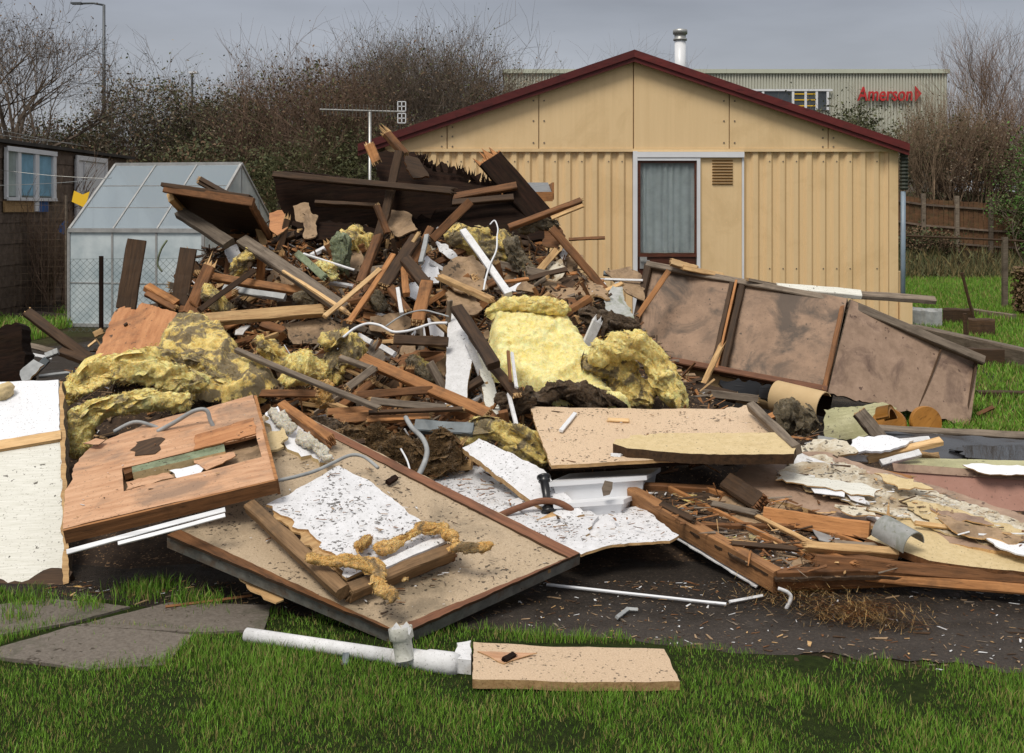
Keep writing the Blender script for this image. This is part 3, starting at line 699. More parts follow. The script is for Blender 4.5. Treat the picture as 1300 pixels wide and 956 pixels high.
# ================================================================== factory
M['sage'] = m_plain('sage_green_cladding', (.50, .50, .42), .6, .3, 0, .06, .6)
M['sagel'] = m_plain('pale_green_trim', (.50, .52, .42), .5, .3, 0, .05, 1)
M['glassd'] = m_plain('dark_window_glass', (.05, .06, .07), .12, .6, 0, .3, 2)
M['redsign'] = m_plain('red_sign_letters', (.50, .03, .03), .4, .4, 0, .05, 1)
M['yellow'] = m_plain('yellow_plastic_sheet', (.85, .52, .02), .5, .4, 0, .05, 3)
M['bluep'] = m_plain('blue_plastic', (.04, .11, .30), .5, .4, 0, .2, 3)
FY = 70; fx0, fx1 = xy(640, FY), xy(1203, FY); ft = top(88, FY)
root = empty('factory', Vector(((fx0 + fx1) / 2, FY, 0)), label='long sage green factory shed on the skyline behind the bungalow', cat='factory')
mb = MB(); n = 150
for i in range(n):                                                   # ribbed cladding
    a = fx0 + (fx1 - fx0) * i / n; b = fx0 + (fx1 - fx0) * (i + 1) / n; m = (a + b) / 2
    mb.box((a, FY, 4.5), (m, FY + .35, ft - .25)); mb.box((m, FY + .09, 4.5), (b, FY + .35, ft - .25))
make('cladding', mb, M['sage'], None, root)
mb = MB(); mb.box((fx0, FY + .4, 0), (fx1, FY + 40, ft - .3)); mb.box((fx0, FY + .05, 0), (fx1, FY + .39, 4.48)); make('wall', mb, M['slab'], None, root)
mb = MB(); mb.box((fx0 - .1, FY - .12, ft - .24), (fx1 + .1, FY + 40.1, ft)); make('roof', mb, M['sagel'], None, root)
mb = MB(); mb.box((xy(930, FY), FY - .10, top(140, FY)), (xy(1052, FY), FY - .02, top(114, FY))); wnd = make('window', mb, M['glassd'], None, root)
mb = MB()
for px in (930, 968, 1006, 1022, 1036, 1050):
    mb.box((xy(px, FY) - .07, FY - .17, top(140, FY)), (xy(px, FY) + .07, FY - .11, top(115.5, FY)))
mb.box((xy(930, FY), FY - .19, top(116, FY)), (xy(1056, FY), FY - .11, top(113.5, FY)))
make('window_frame', mb, M['upvc'], None, wnd)
mb = MB()
for py in (119, 126.5, 134):
    mb.box((xy(1007, FY), FY - .15, top(py + 1.2, FY)), (xy(1035, FY), FY - .105, top(py, FY)))
make('yellow_blind', mb, M['yellow'], None, wnd)
cu = bpy.data.curves.new('t', 'FONT'); cu.body = 'Amerson'; cu.size = 1.0; cu.extrude = .06; cu.offset = .012
to = bpy.data.objects.new('t', cu); col.objects.link(to)
me = bpy.data.meshes.new_from_object(to.evaluated_get(bpy.context.evaluated_depsgraph_get())); bpy.data.objects.remove(to)
vx = [v.co.x for v in me.vertices]; vy = [v.co.y for v in me.vertices]
x0, x1, z0, z1 = xy(1087, FY), xy(1156.5, FY), top(128, FY), top(110.5, FY)
for v in me.vertices:
    px_, py_, pz_ = v.co; u = (px_ - min(vx)) / (max(vx) - min(vx)); q = py_ / max(vy)
    v.co = (x0 + u * (x1 - x0) + q * .08, FY - .16 - pz_, z0 + q * (z1 - z0))
sgn = empty('factory_sign', Vector(((x0 + x1) / 2, FY - .1, z0)), label='red Amerson lettering with an arrowhead on the factory wall', cat='sign')
me.transform(WM[sgn.name].inverted()); me.materials.clear(); me.materials.append(M['redsign'])
for p in me.polygons: p.material_index = 0
lo = bpy.data.objects.new('lettering', me); link(lo, WM[sgn.name].copy(), sgn)
mb = MB(); ax, bx = xy(1160.5, FY), xy(1168.5, FY)
tri = [(ax, z1 + .05), (bx, (z0 + z1) / 2), (ax, z0 - .05)]
f_ = mb.ring([Vector((a, FY - .22, b)) for a, b in tri]); g_ = mb.ring([Vector((a, FY - .1, b)) for a, b in tri])
mb.face(tuple(f_)); mb.bridge(f_, g_); make('arrowhead', mb, M['redsign'], None, sgn)

# ================================================================== street lamp
LY = 45
root = empty('street_lamp', Vector((xy(132, LY), LY, zg(xy(132, LY), LY))), label='tall grey street lamp behind the hedge, left of the ivy bush', cat='street lamp')
M['steel'] = m_plain('dark_galvanised_steel', (.10, .11, .12), .5, .4, .3, .15, 4)
x = xy(132, LY); mb = MB(); mb.tube([Vector((x, LY, 2)), Vector((x, LY, 6)), Vector((x, LY, top(6, LY)))], [.10, .07, .055], 8); make('pole', mb, M['steel'], None, root, True)
mb = MB(); mb.tube([Vector((x, LY, top(6.5, LY))), Vector((xy(118, LY), LY, top(4, LY))), Vector((xy(104, LY), LY, top(4.5, LY)))], .04, 6); make('arm', mb, M['steel'], None, root, True)
mb = MB(); mb.box((xy(91, LY), LY - .12, top(5.5, LY)), (xy(104, LY), LY + .12, top(3.2, LY))); make('lantern', mb, M['steel'], None, root)
LY = 52; x = xy(244, LY)
root = empty('street_lamp', Vector((x, LY, 3)), label='distant white lamp head just clearing the hedge above the ivy bush', cat='street lamp')
mb = MB(); mb.tube([Vector((x, LY, 2.5)), Vector((x, LY, top(92, LY)))], .06, 6); make('pole', mb, M['steel'], None, root)
mb = MB(); mb.box((x - .12, LY - .15, top(93.5, LY)), (xy(251, LY), LY + .15, top(91, LY))); make('lantern', mb, M['upvc'], None, root)

# ================================================================== bungalow
BY = 15.5; bx = lambda px: xy(px, BY); bz = lambda py: top(py, BY)
M['creamwall'] = m_board('cream_wall_paint', (.735, .53, .285), (.78, .57, .315), 3, spk=.78, spks=18, speck=(.4, .26, .13), stain=(.64, .45, .23), st=.5, sts=1.6, starget=.55, rough=.6, bump=.08, rnd=(1, 1), stretch=(5, 5, .2))
M['maroon'] = m_wood('maroon_verge_board', (.082, .012, .012), (.125, .021, .018), stain=(.05, .02, .015), amt=.5, rough=.55, grain=4)
M['door'] = m_wood('brown_stained_door', (.07, .022, .013), (.12, .04, .022), rough=.4)
M['roofdark'] = m_plain('dark_roof_sheet', (.05, .045, .04), .8, .2, 0, .3, 3)
root = empty('bungalow', Vector((bx(815), BY, 0)), label='cream prefabricated bungalow with maroon gable edge and ribbed metal walls', cat='bungalow')
XL, XR, XP = bx(489), bx(1140), bx(804); zb = bz(190); BD = 7.5
def ribs(a, b, z0, z1, phase=0):
    mb = MB(); per = .176; prof = [(0, 0), (.058, 0), (.088, .038), (.138, .038)]; pts = []
    k = math.floor((a - phase) / per)
    x = phase + k * per
    while x < b:
        for u, d in prof:
            if a <= x + u <= b: pts.append((x + u, d))
        x += per
    if pts[0][0] > a: pts.insert(0, (a, pts[0][1]))
    if pts[-1][0] < b: pts.append((b, pts[-1][1]))
    lo = mb.ring([Vector((x, BY + d, z0)) for x, d in pts]); hi = mb.ring([Vector((x, BY + d, z1)) for x, d in pts])
    for i in range(len(pts) - 1): mb.face((lo[i], lo[i + 1], hi[i + 1], hi[i]))
    return mb
mb = ribs(XL, bx(803), .05, zb - .03); m2 = ribs(bx(944.5), bx(1128), .05, zb - .03)
k = len(mb.v); mb.v += m2.v; mb.f += [tuple(i + k for i in f) for f in m2.f]; mb.mi += m2.mi
wall = make('wall', mb, M['creamwall'], None, root)
mb = MB(); mb.box((XL, BY + .055, 0), (XR, BY + BD, zb - .03)); make('inner_wall', mb, M['creamwall'], None, root)
mb = MB(); mb.box((bx(1128.5), BY - .012, .05), (XR, BY + .04, zb - .03)); make('corner_trim', mb, M['creamwall'], None, root)
mb = MB(); mb.box((bx(492), BY - .025, zb - .028), (XR - .002, BY + .03, zb + .012)); make('string_strip', mb, M['creamwall'], None, root)
sl = (bz(70) - bz(188)) / (bx(1150) - XP)
def vz(X): return bz(76) - abs(X - XP) * sl
for a, b in ((XL, 567), (568.4, 683.4), (684.6, 803.3), (804.7, 925), (926.2, 1050.5), (1051.7, None)):
    xa = a if a == XL else bx(a); xb = bx(b) if b else XR
    pts = [Vector((xa, BY - .012, zb + .014)), Vector((xb, BY - .012, zb + .014)), Vector((xb, BY - .012, vz(xb))), Vector((xa, BY - .012, vz(xa)))]
    mb = MB(); f = mb.ring(pts); g = mb.ring([p + Vector((0, .05, 0)) for p in pts]); mb.face(tuple(f)); mb.bridge(g, f)
    make('gable_board', mb, M['creamwall'], None, root)
mb = MB()
for s in (567.7, 684, 925.6, 1051):
    X = bx(s); h = vz(X) - zb
    for dx in (-.07, .07):
        for u in (.12, .5, .85):
            if h > .25 or u < .5: mb.tube([Vector((X + dx, BY - .02, zb + h * u)), Vector((X + dx, BY - .01, zb + h * u))], .012, 6)
for px in (1137,): pass
for i in range(40):
    X = math.floor(XL / .176) * .176 + .036 + .176 * (i + 1)
    if X < bx(795) or bx(950) < X < XR - .15:
        if i % 4 != 3:
            for z in (bz(205), bz(341)): mb.tube([Vector((X, BY - .006, z)), Vector((X, BY + .004, z))], .010, 6)
make('bolt_heads', mb, M['greyw'], None, root)
# back gable and roof
for y in (BY + .04, BY + BD):
    mb = MB()
    r = mb.ring([Vector((XL, y, zb - .03)), Vector((XR, y, zb - .03)), Vector((XR, y, vz(XR) - .02)), Vector((XP, y, vz(XP) - .02)), Vector((XL, y, vz(XL) - .02))]); mb.face(tuple(r))
    make('gable_core', mb, M['creamwall'], None, root)
XE0, XE1 = XP - (bx(1150) - XP) - .02, bx(1150)
for sg, xe in ((1, XE1), (-1, XE0)):
    mb = MB(); th = .06
    a0, a1 = Vector((XP, BY - .10, vz(XP) + .05)), Vector((xe, BY - .10, vz(xe) + .05))
    q = [a0, a1, a1 + Vector((0, BD + .25, 0)), a0 + Vector((0, BD + .25, 0))]
    f = mb.ring(q); g = mb.ring([p + Vector((0, 0, th)) for p in q]); mb.face(tuple(reversed(f))); mb.face(tuple(g)); mb.bridge(f, g)
    make('roof', mb, M['roofdark'], None, root)
    mb = MB(); hh = .155; e0 = Vector((XP, BY - .16, vz(XP) + .115)); e1 = Vector((xe, BY - .16, vz(xe) + .115))
    for (dz0, dz1, yy) in ((-hh * .62, 0, 0), (-hh, -hh * .60, .025)):
        q = [e0 + Vector((0, yy, dz0)), e1 + Vector((0, yy, dz0)), e1 + Vector((0, yy, dz1)), e0 + Vector((0, yy, dz1))]
        if sg < 0: q = [q[1], q[0], q[3], q[2]]
        f = mb.ring(q); g = mb.ring([p + Vector((0, .055 - yy, 0)) for p in q]); mb.face(tuple(f)); mb.bridge(g, f)
    make('verge_board', mb, M['maroon'], None, root)
# door
dr = MB(); z0_ = .12
dr.box((bx(810), BY - .012, z0_), (bx(883), BY + .02, bz(322)));
dm = make('door', dr, M['door'], None, root)
mb = MB(); dl, dr_, dt = bx(809), bx(884), bz(204)
for lo, hi in (((dl, BY - .02, bz(322)), (bx(813), BY + .03, dt)), ((bx(881.5), BY - .02, bz(322)), (dr_, BY + .03, dt)), ((bx(813), BY - .02, bz(207)), (bx(881.5), BY + .03, dt)), ((dl, BY - .03, bz(326)), (dr_, BY + .02, bz(321.5)))):
    mb.box(lo, hi)
make('door_frame', mb, M['door'], None, dm)
t = NT('door_glass'); t.b.inputs['Base Color'].default_value = (.9, .95, .96, 1); t.b.inputs['Roughness'].default_value = .03; t.b.inputs['Transmission Weight'].default_value = 1; t.b.inputs['IOR'].default_value = 1.2
M['glass'] = t.m
mb = MB(); mb.quad(Vector((bx(813), BY + .0, bz(321))), Vector((bx(881.5), BY, bz(321))), Vector((bx(881.5), BY, bz(207))), Vector((bx(813), BY, bz(207)))); make('glass', mb, M['glass'], None, dm)
M['curtain'] = m_plain('pale_blue_green_curtain', (.38, .42, .42), .9, .2, 0, .15, 8)
mb = MB(); N = 90; lo = []; hi = []
for i in range(N + 1):
    X = bx(813) + (bx(881.5) - bx(813)) * i / N
    lo.append(Vector((X, BY + .034 + .013 * math.sin(i * .55 + 1.2 * math.sin(i * .13)), bz(321)))); hi.append(Vector((X, BY + .034 + .012 * math.sin(i * .55 + 1.2 * math.sin(i * .13) + .3), bz(207))))
a = mb.ring(lo); b = mb.ring(hi)
for i in range(N): mb.face((a[i], a[i + 1], b[i + 1], b[i]))
make('curtain', mb, M['curtain'], None, dm, True)
mb = MB(); mb.box((bx(812), BY - .03, bz(341)), (bx(821), BY - .013, bz(326))); mb.box((bx(813), BY - .06, bz(332)), (bx(824), BY - .045, bz(330))); mb.box((bx(813), BY - .05, bz(332)), (bx(815), BY - .03, bz(330))); make('handle', mb, M['alu'], None, dm)
mb = MB()
for lo, hi in (((bx(803.3), BY - .05, .05), (bx(808.8), BY + .03, bz(192))), ((bx(884.2), BY - .045, .05), (bx(888.5), BY + .03, bz(200.5))), ((bx(808.8), BY - .045, bz(204)), (bx(884.2), BY + .03, bz(200.5))), ((bx(808.8), BY - .055, bz(200)), (bx(944), BY + .03, bz(193)))):
    mb.box(lo, hi)
make('white_surround', mb, M['upvc'], None, root)
mb = MB(); mb.box((bx(888.7), BY - .008, .05), (bx(941.5), BY + .03, bz(200.3))); pn = make('flat_panel', mb, M['creamwall'], None, root)
mb = MB(); mb.box((bx(941.7), BY - .022, .05), (bx(944.2), BY + .03, bz(200.3))); make('white_strip', mb, M['upvc'], None, root)
M['ventc'] = m_plain('shaded_vent_slat', (.36, .22, .09), .7, .2)
mb = MB()
for i in range(9):
    z = bz(204.2 + i * 3.7); r = Matrix.Translation(Vector((bx(917), BY - .016, z))) @ Matrix.Rotation(rad(-38), 4, 'X'); mb.box((-.135, -.016, -.0025), (.135, .016, .0025), 0, r)
make('vent', mb, M['ventc'], None, pn)
# downpipe, side box
M['ivyg'] = m_plain('dark_ribbed_hose', (.035, .04, .03), .7, .3, 0, .3, 8)
mb = MB(); pts = [Vector((bx(1147), BY - .02, bz(186 + i * 2.3))) for i in range(25)]
mb.tube(pts, [.062 if i % 2 else .047 for i in range(25)], 8); make('gutter_hose', mb, M['ivyg'], None, root)
M['bluegrey'] = m_plain('blue_grey_pipe', (.20, .26, .32), .4, .5)
mb = MB(); mb.tube([Vector((bx(1146), BY - .02, bz(243))), Vector((bx(1145.5), BY - .02, .1))], .032, 10); make('downpipe', mb, M['bluegrey'], None, root, True)
mb = MB(); mb.box((XR + .01, BY + .03, 0), (bx(1150), BY + .6, bz(345))); mb.box((XR + .01, BY - .06, 0), (bx(1156.5), BY + .025, bz(383))); make('side_box', mb, M['creamwall'], None, root)
# flue
FX, FYY = xy(863.5, 18), 18
root = empty('flue', Vector((FX, 18, 3.3)), label='white metal flue with banded cap rising behind the right roof slope', cat='flue')
mb = MB(); mb.tube([Vector((FX, 18, 3.2)), Vector((FX, 18, top(52, 18)))], .085, 16); make('pipe', mb, M['upvc'], None, root, True)
mb = MB(); mb.tube([Vector((FX, 18, top(z, 18))) for z in (52, 51.5, 49, 48.5, 44, 43.5, 40, 38, 36.5)], [.085, .105, .105, .085, .09, .11, .112, .11, .03], 16); make('cap', mb, M['alu'], None, root, True)

# ================================================================== TV aerial
AY = 13.0; root = empty('television_aerial', Vector((xy(469.5, AY), AY, 0)), label='silver television aerial on a thin mast above the left end of the bungalow', cat='aerial')
ap = lambda x, y: P(x, y, AY)
mb = MB(); mb.tube([ap(469.5, 430), ap(469.5, 142)], .016, 8); make('mast', mb, M['alu'], None, root, True)
mb = MB(); mb.tube([ap(406, 139), ap(513, 142)], .009, 6)
make('boom', mb, M['alu'], None, root)
mb = MB()
for i in range(20):
    x = 409 + i * 4.8; y = 139 + (x - 406) * .03
    o = Vector((0, -.05, .0)); mb.tube([P(x, y - 7, AY) + o * .5, P(x, y + 7, AY) - o * .5], .0045, 4)
make('elements', mb, M['alu'], None, root)
mb = MB()
for (ya, yb) in ((129, 141), (144, 156)):
    for y in (ya, (ya + yb) / 2, yb): mb.tube([ap(505, y), ap(515, y)], .007, 4)
    for x in (505, 510, 515): mb.tube([ap(x, ya), ap(x, yb)], .007, 4)
make('reflector', mb, M['upvc'], None, root)

# ================================================================== garden shed behind the heap
M['felt'] = m_plain('grey_roofing_felt', (.22, .23, .24), .9, .1, 0, .15, 10, .2)
SY = 13.2; root = empty('garden_shed', Vector((xy(620, SY), SY, 0)), label='small orange timber shed with grey felt roof showing behind the tarred boards', cat='shed')
sx0, sx1, sz = xy(560, SY), xy(691, SY), top(250, SY)
mb = MB()
for i in range(13):
    z = .02 + i * .15; z2 = min(z + .155, sz)
    if z < sz: mb.box((sx0, SY - .012 * (i % 2), z), (sx1, SY + 1.2, z2 - .002))
make('wall', mb, M['orange'], None, root)
mb = MB(); q = [Vector((sx0 - .1, SY - .12, sz + .02)), Vector((sx1 + .08, SY - .12, sz + .02)), Vector((sx1 + .08, SY + 1.3, sz + .16)), Vector((sx0 - .1, SY + 1.3, sz + .16))]
f = mb.ring(q); g = mb.ring([p + Vector((0, 0, .03)) for p in q]); mb.face(tuple(reversed(f))); mb.face(tuple(g)); mb.bridge(f, g); make('roof', mb, M['felt'], None, root)
mb = MB(); mb.box((sx0 - .1, SY - .145, sz - .05), (sx1 + .09, SY - .122, sz + .055)); mb.box((sx1 + .085, SY - .12, sz - .03), (sx1 + .105, SY + 1.3, sz + .16)); make('fascia', mb, M['orange'], None, root)

# ================================================================== greenhouse
t = NT('milky_greenhouse_glass'); v = t.coords(rnd=False)
c = t.ramp(t.noise(v, 2.2, 5, .6), [(.35, (.40, .48, .52)), (.65, (.68, .75, .77))])
t.done(c, .12, .5); tr_ = t.add('ShaderNodeBsdfTransparent'); ms = t.add('ShaderNodeMixShader'); ms.inputs[0].default_value = .16
tr_.inputs[0].default_value = (.85, .95, .93, 1)
t.link(t.b.outputs[0], ms.inputs[1]); t.link(tr_.outputs[0], ms.inputs[2]); t.link(ms.outputs[0], t.n['Material Output'].inputs[0]); M['ghglass'] = t.m
t = NT('clear_roof_glass'); t.done((.42, .50, .56), .06, .8); tr_ = t.add('ShaderNodeBsdfTransparent'); ms = t.add('ShaderNodeMixShader'); ms.inputs[0].default_value = .52
t.link(t.b.outputs[0], ms.inputs[1]); t.link(tr_.outputs[0], ms.inputs[2]); t.link(ms.outputs[0], t.n['Material Output'].inputs[0]); M['ghclear'] = t.m
M['steel2'] = m_plain('weathered_grey_aluminium', (.36, .36, .35), .5, .4, .3, .2, 8)
GX, GY, GA = -6.0, 16.0, rad(-11)
GM = Matrix.Translation(Vector((GX, GY, 0))) @ Matrix.Rotation(GA, 4, 'Z')
root = bpy.data.objects.new('greenhouse', None); link(root, GM); info(root, label='small aluminium greenhouse with milky panes behind a chain link fence', cat='greenhouse')
gl, gd, ez, rz = 1.95, 2.44, 1.31, 2.24
def gbar(mb, a, b, r=.014):
    mb.tube([GM @ Vector(a), GM @ Vector(b)], r * 1.3, 4)
mb = MB()
xs_ = [0, .64, 1.28, gl]
for x in xs_:
    k = .020 if x in (0, gl) else .013
    gbar(mb, (x, 0, 0), (x, 0, ez), k); gbar(mb, (x, 0, ez), (x, gd / 2, rz), k); gbar(mb, (x, gd / 2, rz), (x, gd, ez), k); gbar(mb, (x, gd, 0), (x, gd, ez), k)
for y, z, k in ((0, .03, .025), (0, ez, .03), (gd / 2, rz, .028), (gd, ez, .025), (gd, .03, .025), (0, .60, .008), (.40, ez + (rz - ez) * .33, .006), (.80, ez + (rz - ez) * .66, .006)): gbar(mb, (0, y, z), (gl, y, z), k)
for x in (0, gl):
    gbar(mb, (x, 0, .03), (x, gd, .03), .02); gbar(mb, (x, 0, ez), (x, gd, ez), .012)
    for y in (.6, gd / 2, 1.84): gbar(mb, (x, y, 0), (x, y, ez + (rz - ez) * (1 - abs(y - gd / 2) / (gd / 2))), .012)
gbar(mb, (.05, .05, ez), (.7, .05, .05), .012)
make('frame', mb, M['steel2'], None, root)
def pane(a, b, c, d, m='ghglass'):
    mb = MB(); mb.quad(*[GM @ Vector(q) for q in (a, b, c, d)]); make('pane', mb, M[m], None, root)
for i in range(3):
    x0, x1 = xs_[i] + .015, xs_[i + 1] - .015
    pane((x0, 0, .05), (x1, 0, .05), (x1, 0, ez - .03), (x0, 0, ez - .03)); pane((x0, .02, ez + .015), (x1, .02, ez + .015), (x1, gd / 2 - .02, rz - .015), (x0, gd / 2 - .02, rz - .015), 'ghclear')
    pane((x1, gd, .05), (x0, gd, .05), (x0, gd, ez - .03), (x1, gd, ez - .03)); pane((x1, gd - .02, ez + .015), (x0, gd - .02, ez + .015), (x0, gd / 2 + .02, rz - .015), (x1, gd / 2 + .02, rz - .015), 'ghclear')
for x in (0, gl):
    mb = MB(); mb.face(tuple(mb.ring([GM @ Vector(q) for q in ((x, .03, .05), (x, gd - .03, .05), (x, gd - .03, ez), (x, gd / 2, rz - .03), (x, .03, ez))]))); make('gable_pane', mb, M['ghglass'], None, root)

# ================================================================== timber shed with white windows, far left
M['shedw'] = m_wood('dark_shed_boards', (.085, .06, .045), (.19, .14, .105), amt=.5, grain=3)
M['paleblue'] = m_plain('pale_blue_blind', (.20, .38, .50), .5, .4, 0, .25, 4)
M['greypane'] = m_plain('reflecting_pane', (.34, .40, .38), .15, .6, 0, .3, 3)
SX = -7.37; root = empty('timber_shed', Vector((SX - 1, 19, 0)), label='dark timber shed with a white three light window and white door at the left edge', cat='shed')
mb = MB()
for i in range(17):
    z = i * .155; mb.box((SX - 2.5, 15.6, z), (SX + .012 * (i % 2), 22.6, min(z + .153, 2.545)))
make('wall', mb, M['shedw'], None, root)
mb = MB(); q = [Vector((SX + .10, 15.4, 2.55)), Vector((SX + .10, 22.8, 2.55)), Vector((SX - 2.6, 22.8, 2.58)), Vector((SX - 2.6, 15.4, 2.58))]
f = mb.ring(q); g = mb.ring([p + Vector((0, 0, .05)) for p in q]); mb.face(tuple(f)); mb.face(tuple(reversed(g))); mb.bridge(f, g); make('roof', mb, M['roofdark'], None, root)
def yd(px): return -SX * F / (CX - px)          # distance along the side wall seen at a pixel column
def wallbox(pxa, pxb, z0, z1, dx0, dx1, mat, nm, par):
    mb = MB(); mb.box((SX + dx0, yd(pxa), z0), (SX + dx1, yd(pxb), z1)); return make(nm, mb, mat, None, par)
wn = wallbox(3, 64, 1.78, 2.45, .02, .035, M['greypane'], 'window', root)
for a, b, z0, z1 in ((2, 4.5, 1.74, 2.49), (17, 21, 1.74, 2.49), (39, 44, 1.56, 2.49), (62, 66, 1.74, 2.49)): wallbox(a, b, z0, z1, .036, .075, M['upvc'], 'window_frame', wn)
wallbox(2, 66, 2.44, 2.51, .076, .09, M['upvc'], 'window_head', wn); wallbox(2, 66, 1.72, 1.77, .076, .10, M['upvc'], 'window_sill', wn)
wallbox(21.3, 38.5, 1.80, 2.42, .036, .045, M['paleblue'], 'blind', wn); wallbox(44.5, 61.5, 1.80, 2.42, .036, .045, M['paleblue'], 'blind', wn)
wallbox(2, 39, 1.55, 1.715, .02, .05, M['raw'], 'apron_board', root); wallbox(45, 58, 1.55, 1.715, .02, .05, M['bluep'], 'blue_panel', root)
dd = wallbox(93, 130, .6, 2.44, .02, .05, M['upvc'], 'door', root)
for a, b, z0, z1 in ((92, 94.5, .6, 2.5), (129, 131.5, .6, 2.5), (94.5, 129, 2.42, 2.5), (102, 103.5, 1.0, 2.4)): wallbox(a, b, z0, z1, .052, .08, M['white'], 'door_frame', dd)

# ---- fences
M['fenceb'] = m_wood('orange_brown_fence', (.06, .03, .014), (.13, .065, .03), stain=(.05, .05, .02), amt=.7, grain=3)
def closeboard(xa, ya, xb, yb, h, label, posts, rails, dz=0):
    A, B = Vector((xa, ya, 0)), Vector((xb, yb, 0)); L = (B - A).length; x = (B - A).normalized()
    root = empty('boarded_fence', Vector((xa, ya, zg(xa, ya) + dz)), label=label, cat='fence')
    n = int(L / .12); mb = MB(); out = Vector((x.y, -x.x, 0))
    for i in range(n):
        p = A + x * (i * L / n); z = zg(p.x, p.y) + dz; jj = R.uniform(-.015, .015)
        Mx = frame(Vector((p.x, p.y, z)), x, out)
        mb.box((0, 0, 0 + (i % 2) * .012), (.112, h + jj, .014 + (i % 2) * .012), 0, Mx @ Matrix(((1, 0, 0, 0), (0, 1, 0, -.1), (0, 0, 1, 0), (0, 0, 0, 1))) if out.cross(x).z > 0 else Mx)
    make('boards', mb, M['fenceb'], None, root)
    for k in range(posts):
        p = A + x * (L * k / (posts - 1)) + out * .06; z = zg(p.x, p.y) + dz
        mb = MB(); mb.box((p.x - .05, p.y - .05, z - .1), (p.x + .05, p.y + .05, z + h + .05)); make('post', mb, M['greyw'], None, root)
    for r_ in rails:
        mb = MB(); prev = None
        for k in range(posts - 1):
            p = A + x * (L * k / (posts - 1)) + out * .05; q = A + x * (L * (k + 1) / (posts - 1)) + out * .05
            mb.tube([p + Vector((0, 0, zg(p.x, p.y) + dz + h * r_)), q + Vector((0, 0, zg(q.x, q.y) + dz + h * r_))], .035, 4)
        make('rail', mb, M['shedw'], None, root)
closeboard(xy(1130, 31), 31, xy(1345, 30), 30, 1.35, 'orange brown close boarded fence on the bank right of the bungalow', 6, (.12, .42, .82))
closeboard(xy(-60, 25), 24.6, xy(430, 25), 24.6, 1.5, 'dark overgrown boarded fence along the foot of the left bank', 8, (.2, .85))
# rail fence in front of the right hand bank
root = empty('rail_fence', Vector((xy(1275, 19), 19, 0)), label='thin dark rail on a grey wooden post across the back lawn', cat='fence')
mb = MB(); mb.box((xy(1272.5, 19), 18.96, 0), (xy(1278.5, 19), 19.04, top(301, 19))); make('post', mb, M['greyw'], None, root)
mb = MB(); mb.tube([P(1142, 299, 19.6), P(1275, 305, 19), P(1400, 312, 18.6)], .018, 6); make('rail', mb, M['dark'], None, root)
mb = MB(); mb.box((xy(1397, 18.6), 18.56, 0), (xy(1403, 18.6), 18.64, top(305, 18.6))); make('post', mb, M['greyw'], None, root)
# dead hedge column
rr = random.Random(4); root = empty('clipped_hedge', Vector((xy(1330, 17.2), 17.2, 0)), label='square clipped brown dead hedge at the right edge', cat='hedge')
mb = MB()
for _ in range(5200):
    f = rr.randrange(4); x = xy(1287, 17.7) ; X = rr.uniform(x, x + 1.0); Y = rr.uniform(16.7, 17.7); Z = rr.uniform(0.1, top(345, 17))
    if f == 0: Y = 16.7
    elif f == 1: X = x
    elif f == 2: Z = top(345, 17)
    leaves(mb, Vector((X, Y, Z)), None, .035, 1, .02, rr, (0, 1))
make('foliage', mb, [M['leafb'], M['drygrass']], None, root)
mb = MB(); x = xy(1291, 17.7); mb.box((x, 16.76, 0), (x + .85, 17.6, top(349, 17))); make('core', mb, M['bark'], None, root)
# chain link fence in front of the greenhouse
M['wire'] = m_plain('green_coated_wire', (.10, .13, .12), .5, .4)
CY = 15.15; root = empty('chain_link_fence', Vector((xy(128, CY), CY, 0)), label='sagging chain link fence on a dark post in front of the greenhouse', cat='fence')
mb = MB(); zt = top(329, CY); xa, xb = xy(86, CY), xy(330, CY); s = .085
i = 0; k = xa - zt
while k < xb:
    for sg in (1, -1):
        pts = []
        for z in (0.02, zt):
            pts.append(Vector((k + z if sg > 0 else k + zt - z, CY, z)))
        p, q = pts
        # clip to the run
        if p.x > q.x: p, q = q, p
        if q.x > xa and p.x < xb:
            d = q - p
            if p.x < xa: p = p + d * ((xa - p.x) / d.x)
            if q.x > xb: q = p + (q - p) * ((xb - p.x) / (q.x - p.x))
            mb.tube([p, q], .0022, 3, 0, False)
    k += s
mb.tube([Vector((xa, CY, zt)), Vector((xb, CY, zt + .02))], .003, 4); make('mesh', mb, M['wire'], None, root)
for px in (128.5, 330):
    mb = MB(); mb.box((xy(px - 2.3, CY), CY - .02, 0), (xy(px + 2.3, CY), CY + .02, top(325, CY))); make('post', mb, M['black'], None, root)
root = empty('mesh_fence', Vector((xy(40, 17.3), 17.3, 0)), label='rusty wire mesh fence standing in front of the white shed window', cat='fence')
mb = MB(); xa, xb, zt = xy(-60, 17.3), xy(84, 17.3), 1.75
for i in range(int((xb - xa) / .10)): mb.tube([Vector((xa + i * .10, 17.3, .02)), Vector((xa + i * .10, 17.3, zt))], .0028, 3, 0, False)
for i in range(int(zt / .10)): mb.tube([Vector((xa, 17.305, .05 + i * .10)), Vector((xb, 17.305, .05 + i * .10))], .0028, 3, 0, False)
make('mesh', mb, M['barkl'], None, root)
for px in (-60, 84):
    mb = MB(); mb.tube([Vector((xy(px, 17.3), 17.3, 0)), Vector((xy(px, 17.3), 17.3, zt + .05))], .02, 6); make('post', mb, M['greyw'], None, root)
root = empty('garden_post', Vector((xy(5, 17.5), 17.5, 0)), label='pale weathered post at the left edge in front of the shed', cat='post')
mb = MB(); mb.box((xy(2.5, 17.5), 17.46, 0), (xy(8.5, 17.5), 17.54, top(255, 17.5)));
